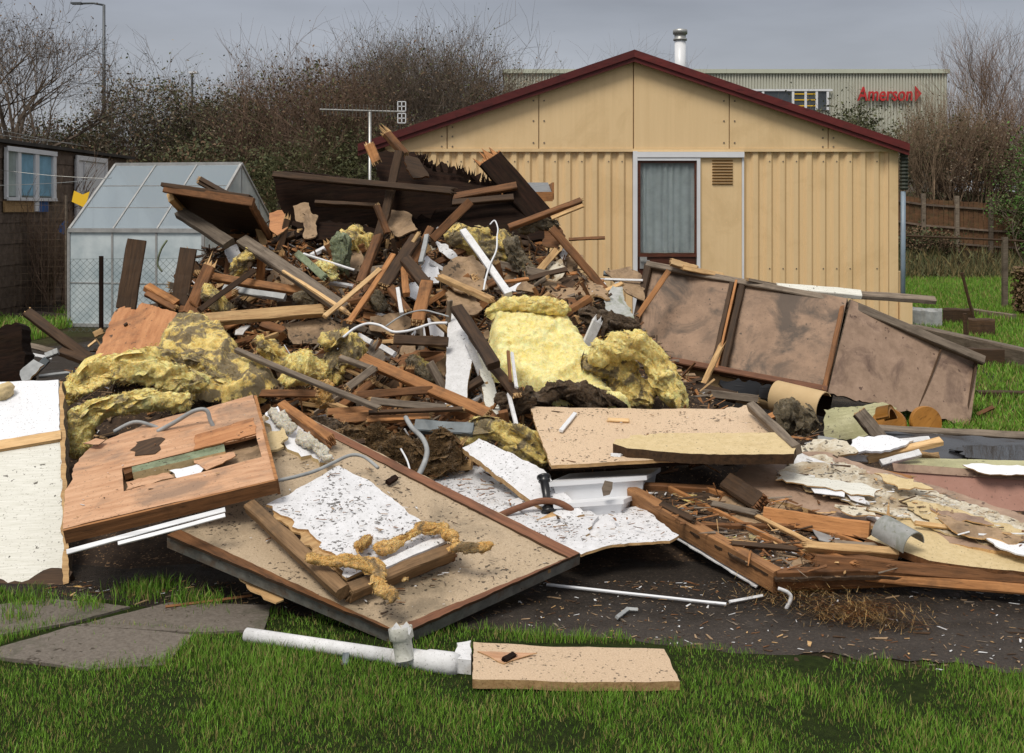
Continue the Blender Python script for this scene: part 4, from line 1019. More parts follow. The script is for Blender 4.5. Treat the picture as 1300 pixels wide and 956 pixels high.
mb.face(tuple(mb.ring([Vector((xy(2.5, 17.5), 17.46, top(255, 17.5) + .001)), Vector((xy(8.5, 17.5), 17.46, top(255, 17.5) + .001)), Vector((xy(6, 17.5), 17.5, top(250, 17.5)))])))
make('shaft', mb, M['greyp'], None, root)
# wires strung by the shed
for i, (a, b, lb) in enumerate((((-20, 236, 13.5), (142, 226, 16.5), 'thin white wire sagging from the left edge to the greenhouse gable'), ((-20, 160, 15), (110, 186, 20), 'upper washing wire crossing in front of the dark fence at the left'), ((-20, 168, 15), (96, 182, 20), 'lower washing wire crossing in front of the dark fence at the left'), ((0, 216, 17), (138, 227, 17.2), 'level wire running across the white shed window'))):
    A, B = P(*a), P(*b); mid = (A + B) / 2 - Vector((0, 0, .02)); path_tube('wire', [A, mid, B], .005, M['alu'], 4, label=lb, cat='wire')
# yellow notice on the shed fence
board('yellow_notice', [(94, 242), (105, 247), (114, 243), (108, 264), (91, 256)], (P(100, 250, 17), Vector((.1, -1, .1)).normalized()), .006, M['yellow'], label='bright yellow notice hanging askew by the white shed door', cat='notice')
board('blue_sack', [(76, 286), (84, 280), (86, 292), (80, 298), (75, 294)], (P(80, 290, 18.5), Vector((.1, -1, .1)).normalized()), .05, M['bluep'], jag=.02, warp=.04, label='small blue sack caught in the canes beside the greenhouse', cat='sack')
# ================================================================== the heap: core of rubble and dust
SIL = [(-200, 520), (0, 505), (90, 470), (150, 440), (200, 400), (260, 335), (320, 300), (450, 285), (600, 290), (690, 325), (760, 380), (820, 440), (880, 500), (950, 545), (1050, 575), (1300, 590), (1500, 600)]
MT = [(4.95, 0), (5.35, .03), (6.0, .14), (6.8, .42), (7.6, .78), (8.5, 1.22), (9.2, 1.5), (9.9, 1.35), (11.2, .5), (12.2, 0)]
def mz(X, Y):
    px = CX + X / Y * F; s = tab(SIL, px); zs = max(0, CZ - (s - HY) / F * Y)
    z = min(tab(MT, Y), zs + .02)
    if Y > 9.4: z = min(z, tab([(9.4, zs), (11.6, 0)], Y))
    kr = sstep(880, 970, px); z = z * (1 - kr) + kr * min(z, tab([(5.2, 0), (5.6, .03), (6.1, .10), (6.6, .2), (7.2, .16), (8.5, .03), (9, 0)], Y))
    k = sstep(-3.4, -2.6, X) * (1 - sstep(4.0, 4.9, X)); z *= k
    q = Vector((X, Y, 0))
    z += (.10 * noise.noise(q * 2.3) + .05 * noise.noise(q * 6) + .025 * noise.noise(q * 15)) * min(1, z * 5) - .02
    return z
mb = grid_sheet(lin(-4.2, 5.4, 200), lin(4.8, 12.6, 150), mz)
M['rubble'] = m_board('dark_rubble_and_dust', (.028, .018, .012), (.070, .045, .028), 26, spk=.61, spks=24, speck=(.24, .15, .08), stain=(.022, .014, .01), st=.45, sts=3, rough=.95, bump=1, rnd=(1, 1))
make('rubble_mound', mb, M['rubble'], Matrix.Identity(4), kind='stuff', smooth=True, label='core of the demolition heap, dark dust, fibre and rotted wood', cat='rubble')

M['rawd'] = m_wood('dirty_brown_batten', (.13, .075, .035), (.33, .20, .10), stain=(.06, .045, .03), amt=.7)
M['edgem'] = m_board('dirty_metal_edge', (.10, .10, .09), (.19, .185, .165), 20, spk=.66, stain=(.12, .07, .04), st=.5, sts=8, rough=.5)
# ================================================================== front boards
B = board
# -- white board, far left
pl = pl3((0, 487, 6.1), (75, 483, 6.1), (80, 742, 5.02))
lb = B('painted_board', [(-55, 489), (75, 483), (79, 548), (83, 742), (40, 752), (-60, 768)], pl, .05, [M['whitetex'], M['raw'], M['greyw']], jag=0, warp=.008, jage={3: .035, 4: .035, 5: .02, 0: .01}, label='big weathered white panel leaning at the left edge, its foot rotted away', cat='panel')
B('clean_upper_sheet', [(-54, 487), (74, 482), (76, 546), (-55, 568)], lift(pl, .008), .010, [M['whiteclean'], M['white']], parent=lb, jag=.003)
B('cross_batten', [(-56, 568), (77, 546), (77.5, 557), (-56, 580)], lift(pl, .02), .022, [M['pale'], M['raw']], parent=lb)
B('edge_strip', [(75, 484), (80, 484), (87, 740), (80.5, 742)], lift(pl, .01), .075, [M['raw'], M['greyw']], parent=lb, jag=.006)
B('rotten_foot', [(-60, 742), (10, 740), (45, 730), (83, 722), (84, 755), (45, 770), (-60, 786)], lift(pl, .004), .06, [M['dark'], M['dark']], jag=.03, parent=lb)

# -- pink plywood door with the torn out letter panel
pl = pl3((82, 674, 4.72), (350, 608, 4.95), (322, 502, 5.85))
dr2 = B('plywood_door', [(80, 671), (349, 607), (336, 550), (321, 501), (262, 519), (197, 536), (153, 553), (118, 566), (108, 574), (95, 590), (90, 612), (82, 622)], pl, .012, [M['ply'], M['red']], jag=.002, warp=.016,
        holes=[[(155, 594), (157, 624), (332, 579), (325, 552)]], jage={5: .012, 6: .012, 7: .012, 8: .012, 9: .01}, label='pink plywood faced door lying tilted with a long slot torn out, yellow wool behind it', cat='door')
B('front_rail', [(80, 672), (350, 608), (351, 610), (80, 674)], lift(pl, -.001), .058, [M['orange'], M['red']], parent=dr2)
B('side_rail', [(322, 502), (326, 502), (353, 608), (349, 609)], lift(pl, .001), .07, [M['orange'], M['red']], parent=dr2)
B('inner_sheet', [(150, 600), (153, 640), (345, 590), (335, 545)], lift(pl, -.055), .01, [M['cardtan'], M['cardtan']], parent=dr2, jag=.01)
B('green_batten', [(167, 589), (284, 562), (286, 573), (168, 600)], lift(pl, -.006), .04, [M['green'], M['cream']], parent=dr2)
B('slot_lining', [(155, 594), (168, 590), (169, 598), (158, 602)], lift(pl, -.012), .03, [M['red'], M['red']], parent=dr2)
B('paper_scrap', [(215, 598), (260, 588), (262, 592), (254, 601), (225, 608)], lift(pl, -.02), .002, [M['whiteclean'], M['white']], parent=dr2, jag=.01, warp=.01)
B('torn_veneer', [(160, 612), (214, 600), (222, 606), (160, 622)], lift(pl, -.018), .004, [M['ply'], M['orange']], parent=dr2, jag=.01)
B('torn_veneer', [(246, 585), (297, 573), (299, 578), (262, 597), (258, 594)], lift(pl, -.016), .004, [M['ply'], M['orange']], parent=dr2, jag=.01, warp=.012)
B('raised_veneer', [(248, 552), (322, 530), (325, 550), (246, 571)], lift(pl, .004), .006, [M['plyo'], M['orange']], parent=dr2, jag=.006)
B('burnt_hole', [(171, 560), (186, 553), (205, 555), (204, 570), (184, 577), (172, 573)], lift(pl, .0015), .001, [M['dark'], M['dark']], parent=dr2, jag=.03)
B('peeled_flake', [(106, 565), (122, 558), (134, 560), (126, 566)], lift(pl, .02), .004, [M['ply'], M['dark']], parent=dr2, jag=.01, warp=.02)

# -- chipboard panel, front centre
pl = pl3((510, 805, 4.30), (735, 703, 4.92), (357, 515, 6.1))
fp = B('chipboard_door', [(510, 804), (736, 702), (357, 514), (250, 580), (225, 673)], pl, .028, [M['chipdirty'], M['raw']], warp=.008, jag=.003, label='big dirty chipboard panel with brown edging, resting one corner in the grass', cat='panel')
B('edge_strip', [(736, 702), (357, 514), (350, 518.5), (723, 708)], lift(pl, .010), .012, [M['bronze'], M['dark']], parent=fp, jag=.002)
B('edge_strip', [(509, 805), (736, 702), (722, 707.5), (497, 798.5)], lift(pl, .008), .012, [M['bronze'], M['dark']], parent=fp, jag=.003)
B('edge_strip', [(509, 805), (497, 798), (228, 672), (212, 679)], lift(pl, .009), .012, [M['red'], M['dark']], parent=fp, jag=.003)
B('metal_edge', [(511, 806), (737, 703), (735.5, 702), (510, 804.5)], lift(pl, -.004), .05, [M['edgem'], M['edgem']], parent=fp)
B('metal_edge', [(511, 806), (510, 804), (225, 674), (212, 680)], lift(pl, -.005), .055, [M['edgem'], M['edgem']], parent=fp)
B('lower_skin', [(520, 800), (728, 706), (350, 530), (215, 672)], lift(pl, -.062), .012, [M['cream'], M['cream']], parent=fp, jag=.02)
B('hanging_veneer', [(302, 731), (352, 752), (360, 762), (350, 765), (318, 748)], lift(pl, -.075), .006, [M['raw'], M['pale']], parent=fp, jag=.01, warp=.03)
B('white_foam_patch', [(341, 520), (355, 513), (368, 532), (385, 545), (405, 560), (424, 580), (416, 586), (395, 575), (372, 570), (360, 560), (345, 545)], lift(pl, .028), .03, [M['whiteclean'], M['cream']], parent=fp, jag=.03, warp=.025)
B('torn_paper', [(335, 556), (358, 548), (366, 560), (352, 573), (338, 576)], lift(pl, .035), .012, [M['cream'], M['cream']], parent=fp, jag=.03, warp=.05)
beam('batten', hit(359, 516, lift(pl, .05)), hit(420, 560, lift(pl, .05)), .045, .06, M['orange'], (.0, .03), label='short orange batten standing on the back corner of the big chipboard panel', cat='batten')
# -- white crumb covered sheet on top
p2 = lift(pl, .085)
ws = B('white_sheet', [(338, 640), (372, 625), (430, 592), (470, 612), (538, 667), (568, 690), (478, 716), (440, 735), (420, 700), (398, 680), (374, 662)], p2, .012, [M['whitespeck'], M['raw']], jag=.006, warp=.012, jage={6: .0, 7: .02, 8: .04, 9: .04, 10: .03},
       label='white sheet sprinkled with dark crumbs lying on the big chipboard panel', cat='sheet')
B('orange_backing', [(348, 650), (372, 640), (430, 690), (452, 720), (440, 738), (400, 705)], lift(p2, -.012), .008, [M['raw'], M['raw']], parent=ws, jag=.02)
beam('batten', hit(318, 643, lift(p2, .0)), hit(436, 752, lift(p2, -.02)), .055, .05, M['rawd'], (0, 0), label='grey brown batten along the left edge of the white crumb covered sheet', cat='batten')
beam('batten', hit(442, 753, lift(p2, -.04)), hit(572, 701, lift(p2, -.02)), .05, .07, M['rawd'], (.02, .01), label='rough dark timber along the front edge of the white crumb covered sheet', cat='batten')
beam('batten', hit(500, 735, lift(pl, .03)), hit(575, 706, lift(pl, .03)), .03, .04, M['red'], (0, .03), label='short red brown stick lying under the rough timber on the big chipboard panel', cat='stick')
B('white_strip', [(486, 712), (560, 678), (568, 686), (490, 720)], lift(p2, .015), .012, [M['white'], M['white']], label='narrow white strip half under the tan wool on the crumb covered sheet', cat='strip', jag=.002)
path_tube('cable', [hit(x, y, lift(p2, .02)) for x, y in ((343, 612), (372, 606), (400, 598), (424, 587), (445, 578), (462, 580), (480, 594))], .008, M['greyp'], label='grey cable crossing the top corner of the white crumb covered sheet', cat='cable')
beam('hinge', hit(492, 613, lift(pl, .02)), hit(503, 606, lift(pl, .02)), .025, .02, M['black'], label='small dark hinge on the brown edging of the big chipboard panel', cat='hinge')

# -- white planks and sheets in the middle ground
B('white_sheet', [(520, 625), (532, 600), (560, 580), (600, 574), (650, 590), (715, 650), (752, 668), (740, 704), (720, 700)], (P(600, 620, 5.85), Vector((0, -.12, 1)).normalized()), .012, [M['whitespeck'], M['raw']], jag=.02, warp=.02,
  label='white crumb covered sheet on the ground behind the brown edge of the big chipboard panel', cat='sheet')
B('white_sheet', [(672, 676), (735, 654), (812, 640), (862, 682), (850, 690), (806, 690), (765, 697), (738, 706), (700, 690)], (P(760, 680, 5.25), Vector((0, -.10, 1)).normalized()), .012, [M['whitespeck'], M['raw']], jag=.008, warp=.03,
  label='curved white crumb covered sheet left of the lattice frame, black void under its edge', cat='sheet')
B('white_plank', [(587, 569), (608, 557), (690, 596), (702, 612), (742, 652), (716, 660), (664, 628)], (P(650, 605, 5.75), Vector((-.05, -.42, 1)).normalized()), .03, [M['whitespeck'], M['raw']], jag=.006, warp=.008,
  label='wide white plank lying askew below the dirty yellow wool', cat='plank')
B('white_plank', [(640, 636), (700, 622), (760, 655), (745, 672), (700, 668)], (P(700, 645, 5.55), Vector((0, -.2, 1)).normalized()), .02, [M['whitespeck'], M['white']], jag=.01,
  label='short white plank under the black turned post', cat='plank')
# black turned post and curved brown rail
root = empty('turned_post', P(697, 652, 5.5), label='black turned plastic post standing on the white plank', cat='post')
mb = MB(); a, b = P(697, 652, 5.5), P(690, 603, 5.62)
prof = [(0, .036), (.06, .038), (.10, .026), (.16, .032), (.2, .02), (.5, .019), (.8, .022), (.84, .03), (.88, .022), (.92, .034), (.97, .034), (1, .02)]
mb.tube([a.lerp(b, u) for u, r in prof], [r for u, r in prof], 14); make('shaft', mb, M['blackp'], None, root, True)
path_tube('curved_rail', [P(x, y, 5.5) for x, y in ((610, 668), (640, 652), (672, 640), (690, 636), (708, 638), (722, 645), (728, 652))], .016, M['bronze'], label='curved brown chair rail looped behind the black turned post', cat='rail')
beam('batten', P(666, 674, 5.38), P(716, 648, 5.52), .03, .025, M['raw'], label='short pale batten in front of the black turned post', cat='batten')
# -- white plastic trays under the chipboard top
def tray(name, a, b, c, hgt, label):
    """a = front left, b = front right, c = back right at the rim; an upturned tray with sloping sides"""
    A, Bb, C_ = a, b, c; Dd = A + (C_ - Bb); n = (Bb - A).cross(C_ - Bb).normalized(); n = n if n.z > 0 else -n
    mb = MB(); cen = (A + C_) / 2
    top_ = [A, Bb, C_, Dd]; mid = [cen + (p - cen) * 1.06 for p in top_]; bot = [cen + (p - cen) * .86 - n * hgt for p in top_]
    lip = [p - n * .02 for p in mid]
    r = [mb.ring(q) for q in (top_, mid, lip, [cen + (p - cen) * .97 - n * .024 for p in top_], bot)]
    mb.face(tuple(r[0]))
    for x, y in zip(r, r[1:]): mb.bridge(x, y)
    mb.face(tuple(reversed(r[-1])))
    return make(name, mb, M['upvc'], frame(cen, Bb - A, n), label=label, cat='tray')
tray('plastic_tray', P(700, 612, 5.6), P(818, 604, 5.7), P(835, 594, 6.1), .13, 'white plastic tray tucked under the speckled chipboard top')
tray('plastic_tray', P(706, 640, 5.5), P(790, 634, 5.55), P(820, 622, 5.9), .07, 'flatter grey white plastic tray below the other, resting on the white sheets')
B('wet_rag', [(768, 610), (778, 612), (774, 628), (766, 630), (764, 620)], (P(770, 620, 5.5), Vector((0, -1, .2)).normalized()), .01, [M['greyw'], M['greyw']], jag=.02, warp=.02, label='dirty scrap hanging over the white plastic tray', cat='scrap')

# -- speckled chipboard top, centre right
pl = pl3((700, 590, 5.68), (1000, 576, 5.72), (672, 517, 6.5))
ct = B('chipboard_top', [(700, 592), (1004, 578), (1011, 570), (955, 512), (920, 519), (672, 517)], pl, .018, [M['chip'], M['raw']], jag=.004, warp=.012, jage={3: .03}, label='pale speckled chipboard top propped level in the middle of the heap', cat='chipboard')
B('dark_core', [(698, 593), (980, 581), (960, 545), (690, 548)], lift(pl, -.019), .02, [M['black'], M['black']], parent=ct, jag=.004)
B('grey_underside', [(699, 593), (985, 580), (965, 545), (690, 548)], lift(pl, -.042), .018, [M['greyp'], M['greyp']], parent=ct, jag=.004)
B('splintered_layer', [(780, 589), (940, 581), (1002, 577), (960, 545), (790, 548)], lift(pl, -.066), .012, [M['cream'], M['raw']], parent=ct, jag=.03)
B('cream_slab', [(778, 563), (800, 553), (845, 550), (992, 549), (1012, 566), (1008, 576), (900, 577), (850, 574), (796, 569)], lift(pl, .055), .05, [M['cream'], M['dark']], jag=.006, jage={0: .03, 1: .03}, label='cream slab with dark broken edge lying on the speckled chipboard top', cat='slab')
beam('batten', hit(954, 516, lift(pl, .05)), hit(1012, 571, lift(pl, .045)), .045, .05, M['greyw'], (.02, 0), label='khaki batten along the right end of the speckled chipboard top', cat='batten')
beam('plastic_strip', hit(712, 547, lift(pl, .012)), hit(730, 525, lift(pl, .012)), .022, .014, M['upvc'], label='short white plastic strip on the left of the speckled chipboard top', cat='strip')
for (x, y, l, m, lb) in ((785, 533, 26, 'pale', 'pale splinter lying at the middle of the speckled chipboard top'), (828, 553, 14, 'red', 'small brown splinter next to the cream slab on the chipboard top'), (782, 578, 12, 'white', 'white chip near the front edge of the speckled chipboard top')):
    a = hit(x - l / 2, y, lift(pl, .008)); b = hit(x + l / 2, y + (6 if m == 'red' else 1), lift(pl, .008)); beam('splinter', a, b, .022, .012, M[m], (.01, .01), label=lb, cat='splinter')

# ================================================================== right hand wreckage
# lattice frame
M['railw'] = m_wood('dirty_orange_rail', (.15, .07, .03), (.34, .17, .07), stain=(.05, .03, .018), amt=.75)
pl = pl3((790, 620, 5.75), (985, 737, 4.84), (1190, 727, 4.88))
root = B('lattice_frame', [(795, 624), (985, 738), (1190, 730), (1180, 700), (1060, 620), (905, 618)], lift(pl, .0), .012, [M['rubble'], M['dark']], jag=.01, warp=.01, label='wall frame of orange ribs lying flat with dark fibre packed between them', cat='wall frame')
def rib(a, b, w, m, nm='rib', h=0.0, sp=(0, 0), t=.05): return beam(nm, hit(*a, lift(pl, h)), hit(*b, lift(pl, h)), w, t, M[m], sp, parent=root, ref=pl[1])
rib((786, 621), (988, 738), .055, 'railw', 'side_rail', -.02, (0, 0), .10); rib((790, 618), (908, 624), .04, 'red', 'end_rail')
rib((850, 623), (1048, 722), .018, 'orange'); rib((898, 624), (1118, 704), .018, 'orange'); rib((890, 671), (1046, 673), .022, 'red', 'cross_rail'); rib((985, 735), (1195, 727), .04, 'red', 'front_rail', -.01, (0, 0), .08)
rib((1000, 640), (1160, 712), .018, 'red')
rib((990, 742), (1230, 733), .03, 'orange', 'bottom_rail', -.05)
B('white_edge', [(858, 683), (866, 678), (966, 740), (960, 745)], lift(pl, -.075), .006, [M['white'], M['white']], parent=root, jag=.004)
# upper composite panel
plr = pl3((960, 612, 5.75), (1300, 700, 4.93), (1000, 576, 6.1))
cp = B('wall_panel', [(926, 602), (960, 584), (1040, 571), (1330, 664), (1345, 716), (1300, 706), (1196, 688), (1095, 664), (1040, 650), (985, 634), (930, 612)], plr, .022, [M['pink'], M['raw']], warp=.012, jag=.008, jage={4: 0}, label='long pink faced wall panel with a peeling cream skin, running to the right edge', cat='wall panel')
B('peeling_skin', [(985, 606), (1000, 586), (1040, 577), (1180, 622), (1335, 672), (1335, 698), (1250, 690), (1180, 668), (1080, 640), (1020, 620)], lift(plr, .012), .008, [M['crumbly'], M['cream']], parent=cp, jag=.03, warp=.012)
B('tan_skin', [(1140, 634), (1190, 640), (1335, 682), (1335, 702), (1270, 690), (1180, 664)], lift(plr, .022), .004, [M['cream'], M['cream']], parent=cp, jag=.02, warp=.012)
B('white_paper', [(1028, 618), (1072, 622), (1072, 633), (1034, 627)], lift(plr, .032), .003, [M['whiteclean'], M['white']], jag=.008, warp=.015, label='white paper strip lying on the peeling pink wall panel', cat='paper')
B('white_paper', [(1075, 624), (1092, 626), (1104, 640), (1080, 634)], lift(plr, .032), .003, [M['whitespeck'], M['white']], jag=.015, warp=.02, label='smaller torn paper right of the paper strip on the pink wall panel', cat='paper')
beam('joist', P(970, 654, 5.36), P(1104, 674, 5.16), .075, .05, M['orange'], (0, 0), ref=Vector((0, -1, .25)), label='clean orange joist supporting the pink wall panel', cat='joist')
beam('joist', P(924, 612, 5.62), P(966, 640, 5.40), .085, .06, M['dark'], (0, .04), ref=Vector((0, -1, .25)), endmat=M['red'], label='dark joist end with reddish break under the left end of the pink wall panel', cat='joist')
pt = pl3((1105, 676, 5.12), (1300, 714, 4.86), (1145, 660, 5.27))
B('tan_board', [(1100, 684), (1136, 660), (1165, 661), (1345, 712), (1345, 730), (1260, 722), (1180, 712)], pt, .03, [M['cream'], M['red']], jag=.004, warp=.006, label='smooth tan board below the pink wall panel at the right edge', cat='board')
beam('batten', hit(1162, 664, lift(pt, .03)), hit(1226, 672, lift(pt, .03)), .02, .014, M['raw'], (.01, .03), label='thin pale batten with brown broken tip on the tan board', cat='batten')
B('white_sheet', [(1243, 677), (1275, 684), (1345, 690), (1345, 712), (1300, 706), (1270, 697)], lift(pt, .04), .006, [M['whiteclean'], M['white']], jag=.012, warp=.02, label='torn white sheet on the tan board at the right edge', cat='sheet')
beam('timber', P(1024, 694, 4.98), P(1140, 703, 4.92), .035, .05, M['raw'], (.03, 0), ref=Vector((0, -.7, .7)), label='pale split timber lying over the front of the lattice frame', cat='timber')
beam('timber', P(1034, 712, 4.93), P(1345, 738, 4.78), .055, .06, M['red'], (.02, 0), ref=Vector((0, -1, .3)), label='long brown timber forming the front edge under the tan board', cat='timber')
beam('timber', P(1150, 718, 4.9), P(1345, 728, 4.8), .018, .05, M['white'], ref=Vector((0, -1, .3)), label='thin white painted edge strip between tan board and long brown timber', cat='strip')
beam('timber', P(1020, 726, 4.95), P(1345, 752, 4.74), .04, .05, M['orange'], ref=Vector((0, -1, .3)), label='orange bottom timber resting just above the ground at the right', cat='timber')
beam('timber', P(1045, 716, 4.96), P(1105, 700, 5.0), .02, .03, M['dark'], (.03, .03), label='dark stick bridging the ribs at the right end of the lattice frame', cat='stick')
# half round metal gutter piece
root = empty('gutter_piece', P(1140, 690, 5.0), label='half round grey metal gutter piece lying on the tan board', cat='gutter')
a, b = P(1120, 672, 5.02), P(1160, 694, 4.88); x = (b - a).normalized(); n = (Vector((.1, -.6, 1)) - x * x.dot(Vector((.1, -.6, 1)))).normalized(); y = n.cross(x); mb = MB()
o = []; i_ = []
for p in (a, b):
    o.append(mb.ring([p + (y * math.cos(t) + n * math.sin(t)) * .064 for t in lin(-.1, math.pi + .1, 15)])); i_.append(mb.ring([p + (y * math.cos(t) + n * math.sin(t)) * .060 for t in lin(-.1, math.pi + .1, 15)]))
for k in range(14):
    mb.face((o[0][k], o[1][k], o[1][k + 1], o[0][k + 1])); mb.face((i_[0][k], i_[0][k + 1], i_[1][k + 1], i_[1][k]))
    for e in (0, 1): mb.face((o[e][k], o[e][k + 1], i_[e][k + 1], i_[e][k]))
M['mossmetal'] = m_board('mossy_galvanised_metal', (.36, .37, .35), (.48, .48, .46), 20, spk=.64, spks=20, stain=(.17, .19, .10), st=.5, sts=9, rough=.5, speck=(.1, .1, .06))
make('shell', mb, M['mossmetal'], None, root, True)
path_tube('bent_pipe', [P(1102, 657, 5.3), P(1120, 661, 5.22), P(1136, 668, 5.15), P(1140, 664, 5.13)], .011, M['upvc'], label='thin white bent pipe above the half round gutter piece', cat='pipe')
beam('splinter', P(1127, 664, 5.18), P(1128, 642, 5.2), .022, .012, M['raw'], (.0, .03), taper=.3, label='pointed raw splinter standing behind the half round gutter piece', cat='splinter')
B('plastic_scrap', [(1028, 664), (1046, 666), (1062, 680), (1052, 686), (1040, 684)], pl3((1028, 664, 5.3), (1062, 680, 5.2), (1052, 686, 5.1)), .004, [M['greyp'], M['greyp']], jag=.006, warp=.03, label='crumpled grey plastic scrap on the ribs of the lattice frame', cat='scrap')

# pink box side with a tray and a puddle behind it
pv = (P(1220, 620, 6.05), Vector((-.08, -1, .45)).normalized())
bxp = B('pink_box', [(1134, 589), (1345, 605), (1345, 676), (1300, 653), (1150, 616), (1138, 606)], pv, .02, [M['pinkclean'], M['pinkclean']], jag=0, warp=.004, label='clean pink box side at the right edge behind the peeling wall panel', cat='box')
B('upper_band', [(1133, 588), (1346, 604), (1346, 613), (1135, 598)], lift(pv, .008), .012, [M['pink'], M['pinkclean']], parent=bxp)
B('back_rim', [(1120, 580), (1345, 586), (1345, 604), (1134, 588)], (P(1220, 594, 6.1), Vector((0, -.1, 1)).normalized()), .01, [M['greensheet'], M['greensheet']], parent=bxp, jag=.004)
B('white_sheet', [(1222, 590), (1240, 588), (1345, 594), (1345, 605), (1250, 600)], (P(1260, 594, 6.05), Vector((0, -.25, 1)).normalized()), .005, [M['whiteclean'], M['raw']], jag=.01, warp=.015, label='wet white sheet draped on the rim of the pink box', cat='sheet')
# black liner with puddle
M['liner'] = m_plain('wet_black_liner', (.018, .018, .019), .22, .6, 0, .4, 4, .2)
t = NT('puddle_water'); t.done((.02, .02, .016), .03, .6); M['water'] = t.m
B('pond_liner', [(1105, 545), (1345, 560), (1345, 602), (1240, 592), (1160, 575), (1100, 560)], (P(1220, 570, 6.7), Vector((0, -.05, 1)).normalized()), .01, [M['liner'], M['liner']], jag=.01, warp=.03, label='wet black liner holding a puddle behind the pink box', cat='liner')
B('puddle', [(1205, 569), (1240, 565), (1345, 566), (1345, 596), (1270, 588), (1225, 578)], (P(1250, 577, 6.5), Vector((0, 0, 1))), .004, M['water'], jag=.03, kind='structure')
beam('sleeper', P(1108, 546, 7.3), P(1345, 558, 7.0), .06, .05, M['greyw'], ref=Vector((0, -.5, 1)), label='wet grey edging plank behind the puddle', cat='plank')
B('liner_edge', [(1112, 549), (1345, 562), (1345, 572), (1200, 566), (1112, 562)], (P(1220, 556, 7.05), Vector((0, -1, .2)).normalized()), .01, [M['liner'], M['liner']], warp=.03, label='black liner edge hanging from the grey edging plank', cat='liner')

# ================================================================== big mouldy pink unit
A0, A1 = (822, 336, 9.55), (1076, 384, 8.95); Z0, Z1 = (797, 452, 9.15), (1050, 500, 8.5)
def q3(u, v):   # u along, v down
    t = P(*A0).lerp(P(*A1), u); b = P(*Z0).lerp(P(*Z1), u); return t.lerp(b, v)
n1 = (q3(1, 0) - q3(0, 0)).cross(q3(0, 1) - q3(0, 0)).normalized(); n1 = n1 if n1.dot(CAM - q3(0, 0)) > 0 else -n1
pu = empty('mouldy_pink_unit', q3(1, 1), label='long mouldy pink cupboard unit lying on its side in front of the bungalow door', cat='cupboard')
def world_board(name, pts, n, th, mats, parent, jag=0, warp=0, jage=None):
    SEED[0] += 1
    if len(mats) == 2: mats = [mats[0], mats[0], mats[1]]
    mb, Mx = board_mb(pts, n, th, [], jag, .025, warp, SEED[0], jage); return make(name, mb, mats, Mx, parent)
for a, b in ((0, .455), (.475, 1)):
    world_board('mouldy_board', [q3(a, 1), q3(b, 1), q3(b, 0), q3(a, 0)], n1, .014, [M['pinkmould'], M['dark']], pu, 0, .012)
def strip(u0, v0, u1, v1, w_, t_, m, nm='frame_rail', h=.02, sp=(0, 0)):
    return beam(nm, q3(u0, v0) + n1 * h, q3(u1, v1) + n1 * h, w_, t_, M[m], sp, parent=pu, ref=n1)
strip(0, .02, 1, .02, .05, .07, 'pinkw' if 'pinkw' in M else 'greyw'); strip(0, .98, 1, .98, .045, .07, 'bronze'); strip(.01, .98, .01, .02, .06, .06, 'dark')
strip(.445, .98, .445, .02, .035, .06, 'dark', 'stile'); strip(.465, .98, .465, .02, .018, .075, 'orange', 'stile'); strip(.495, .97, .495, .03, .05, .05, 'dark', 'stile'); strip(.985, 1, .985, 0, .035, .07, 'red', 'stile')
n2 = -n1
world_board('back', [q3(0, 1) + n2 * .4, q3(1, 1) + n2 * .4, q3(1, 0) + n2 * .4, q3(0, 0) + n2 * .4], n1, .01, [M['dark'], M['dark']], pu)
upv = (q3(0, 0) - q3(0, 1)).normalized()
world_board('top', [q3(0, 0), q3(1, 0), q3(1, 0) + n2 * .4, q3(0, 0) + n2 * .4], upv, .014, [M['cardtan'], M['raw']], pu, .006)
world_board('side', [q3(0, 1), q3(0, 0), q3(0, 0) + n2 * .4, q3(0, 1) + n2 * .4], (q3(0, 0) - q3(1, 0)).normalized(), .014, [M['dark'], M['dark']], pu)
# right hand end panel
C0, C1 = (1248, 453, 8.9), (1231, 541, 8.68)
def r3(u, v):
    t = P(*A1).lerp(P(*C0), u); b = P(*Z1).lerp(P(*C1), u); return t.lerp(b, v)
n3 = (r3(1, 0) - r3(0, 1)).cross(r3(1, 1) - r3(0, 0)).normalized(); n3 = n3 if n3.dot(CAM - r3(0, 0)) > 0 else -n3
pp = empty('pink_side_panel', r3(1, 1), label='dirty pink side panel joined to the mouldy cupboard, sloping down to the lawn', cat='panel')
world_board('panel', [r3(0, 1), r3(1, 1), r3(1, 0), r3(0, 0)], n3, .02, [M['pink'], M['greyw']], pp, 0, .012, {0: .012})
beam('top_rail', r3(0, .03) + n3 * .02, r3(1, .07) + n3 * .02, .07, .05, M['pinkrail'] if 'pinkrail' in M else M['greyw'], parent=pp, ref=n3)
beam('cracked_seam', r3(.70, .12) + n3 * .001, r3(.62, .95) + n3 * .001, .012, .012, M['dark'], parent=pp, ref=n3, bend=.03)
world_board('end', [r3(1, 1), r3(1, 0), r3(1, 0) - n3 * .35, r3(1, 1) - n3 * .35], Vector((1, 0, 0)), .014, [M['dark'], M['dark']], pp)
world_board('top', [r3(0, 0), r3(1, 0), r3(1, 0) - n3 * .35, r3(0, 0) - n3 * .35], Vector((.15, 0, 1)).normalized(), .014, [M['white'], M['greyw']], pp, .006)
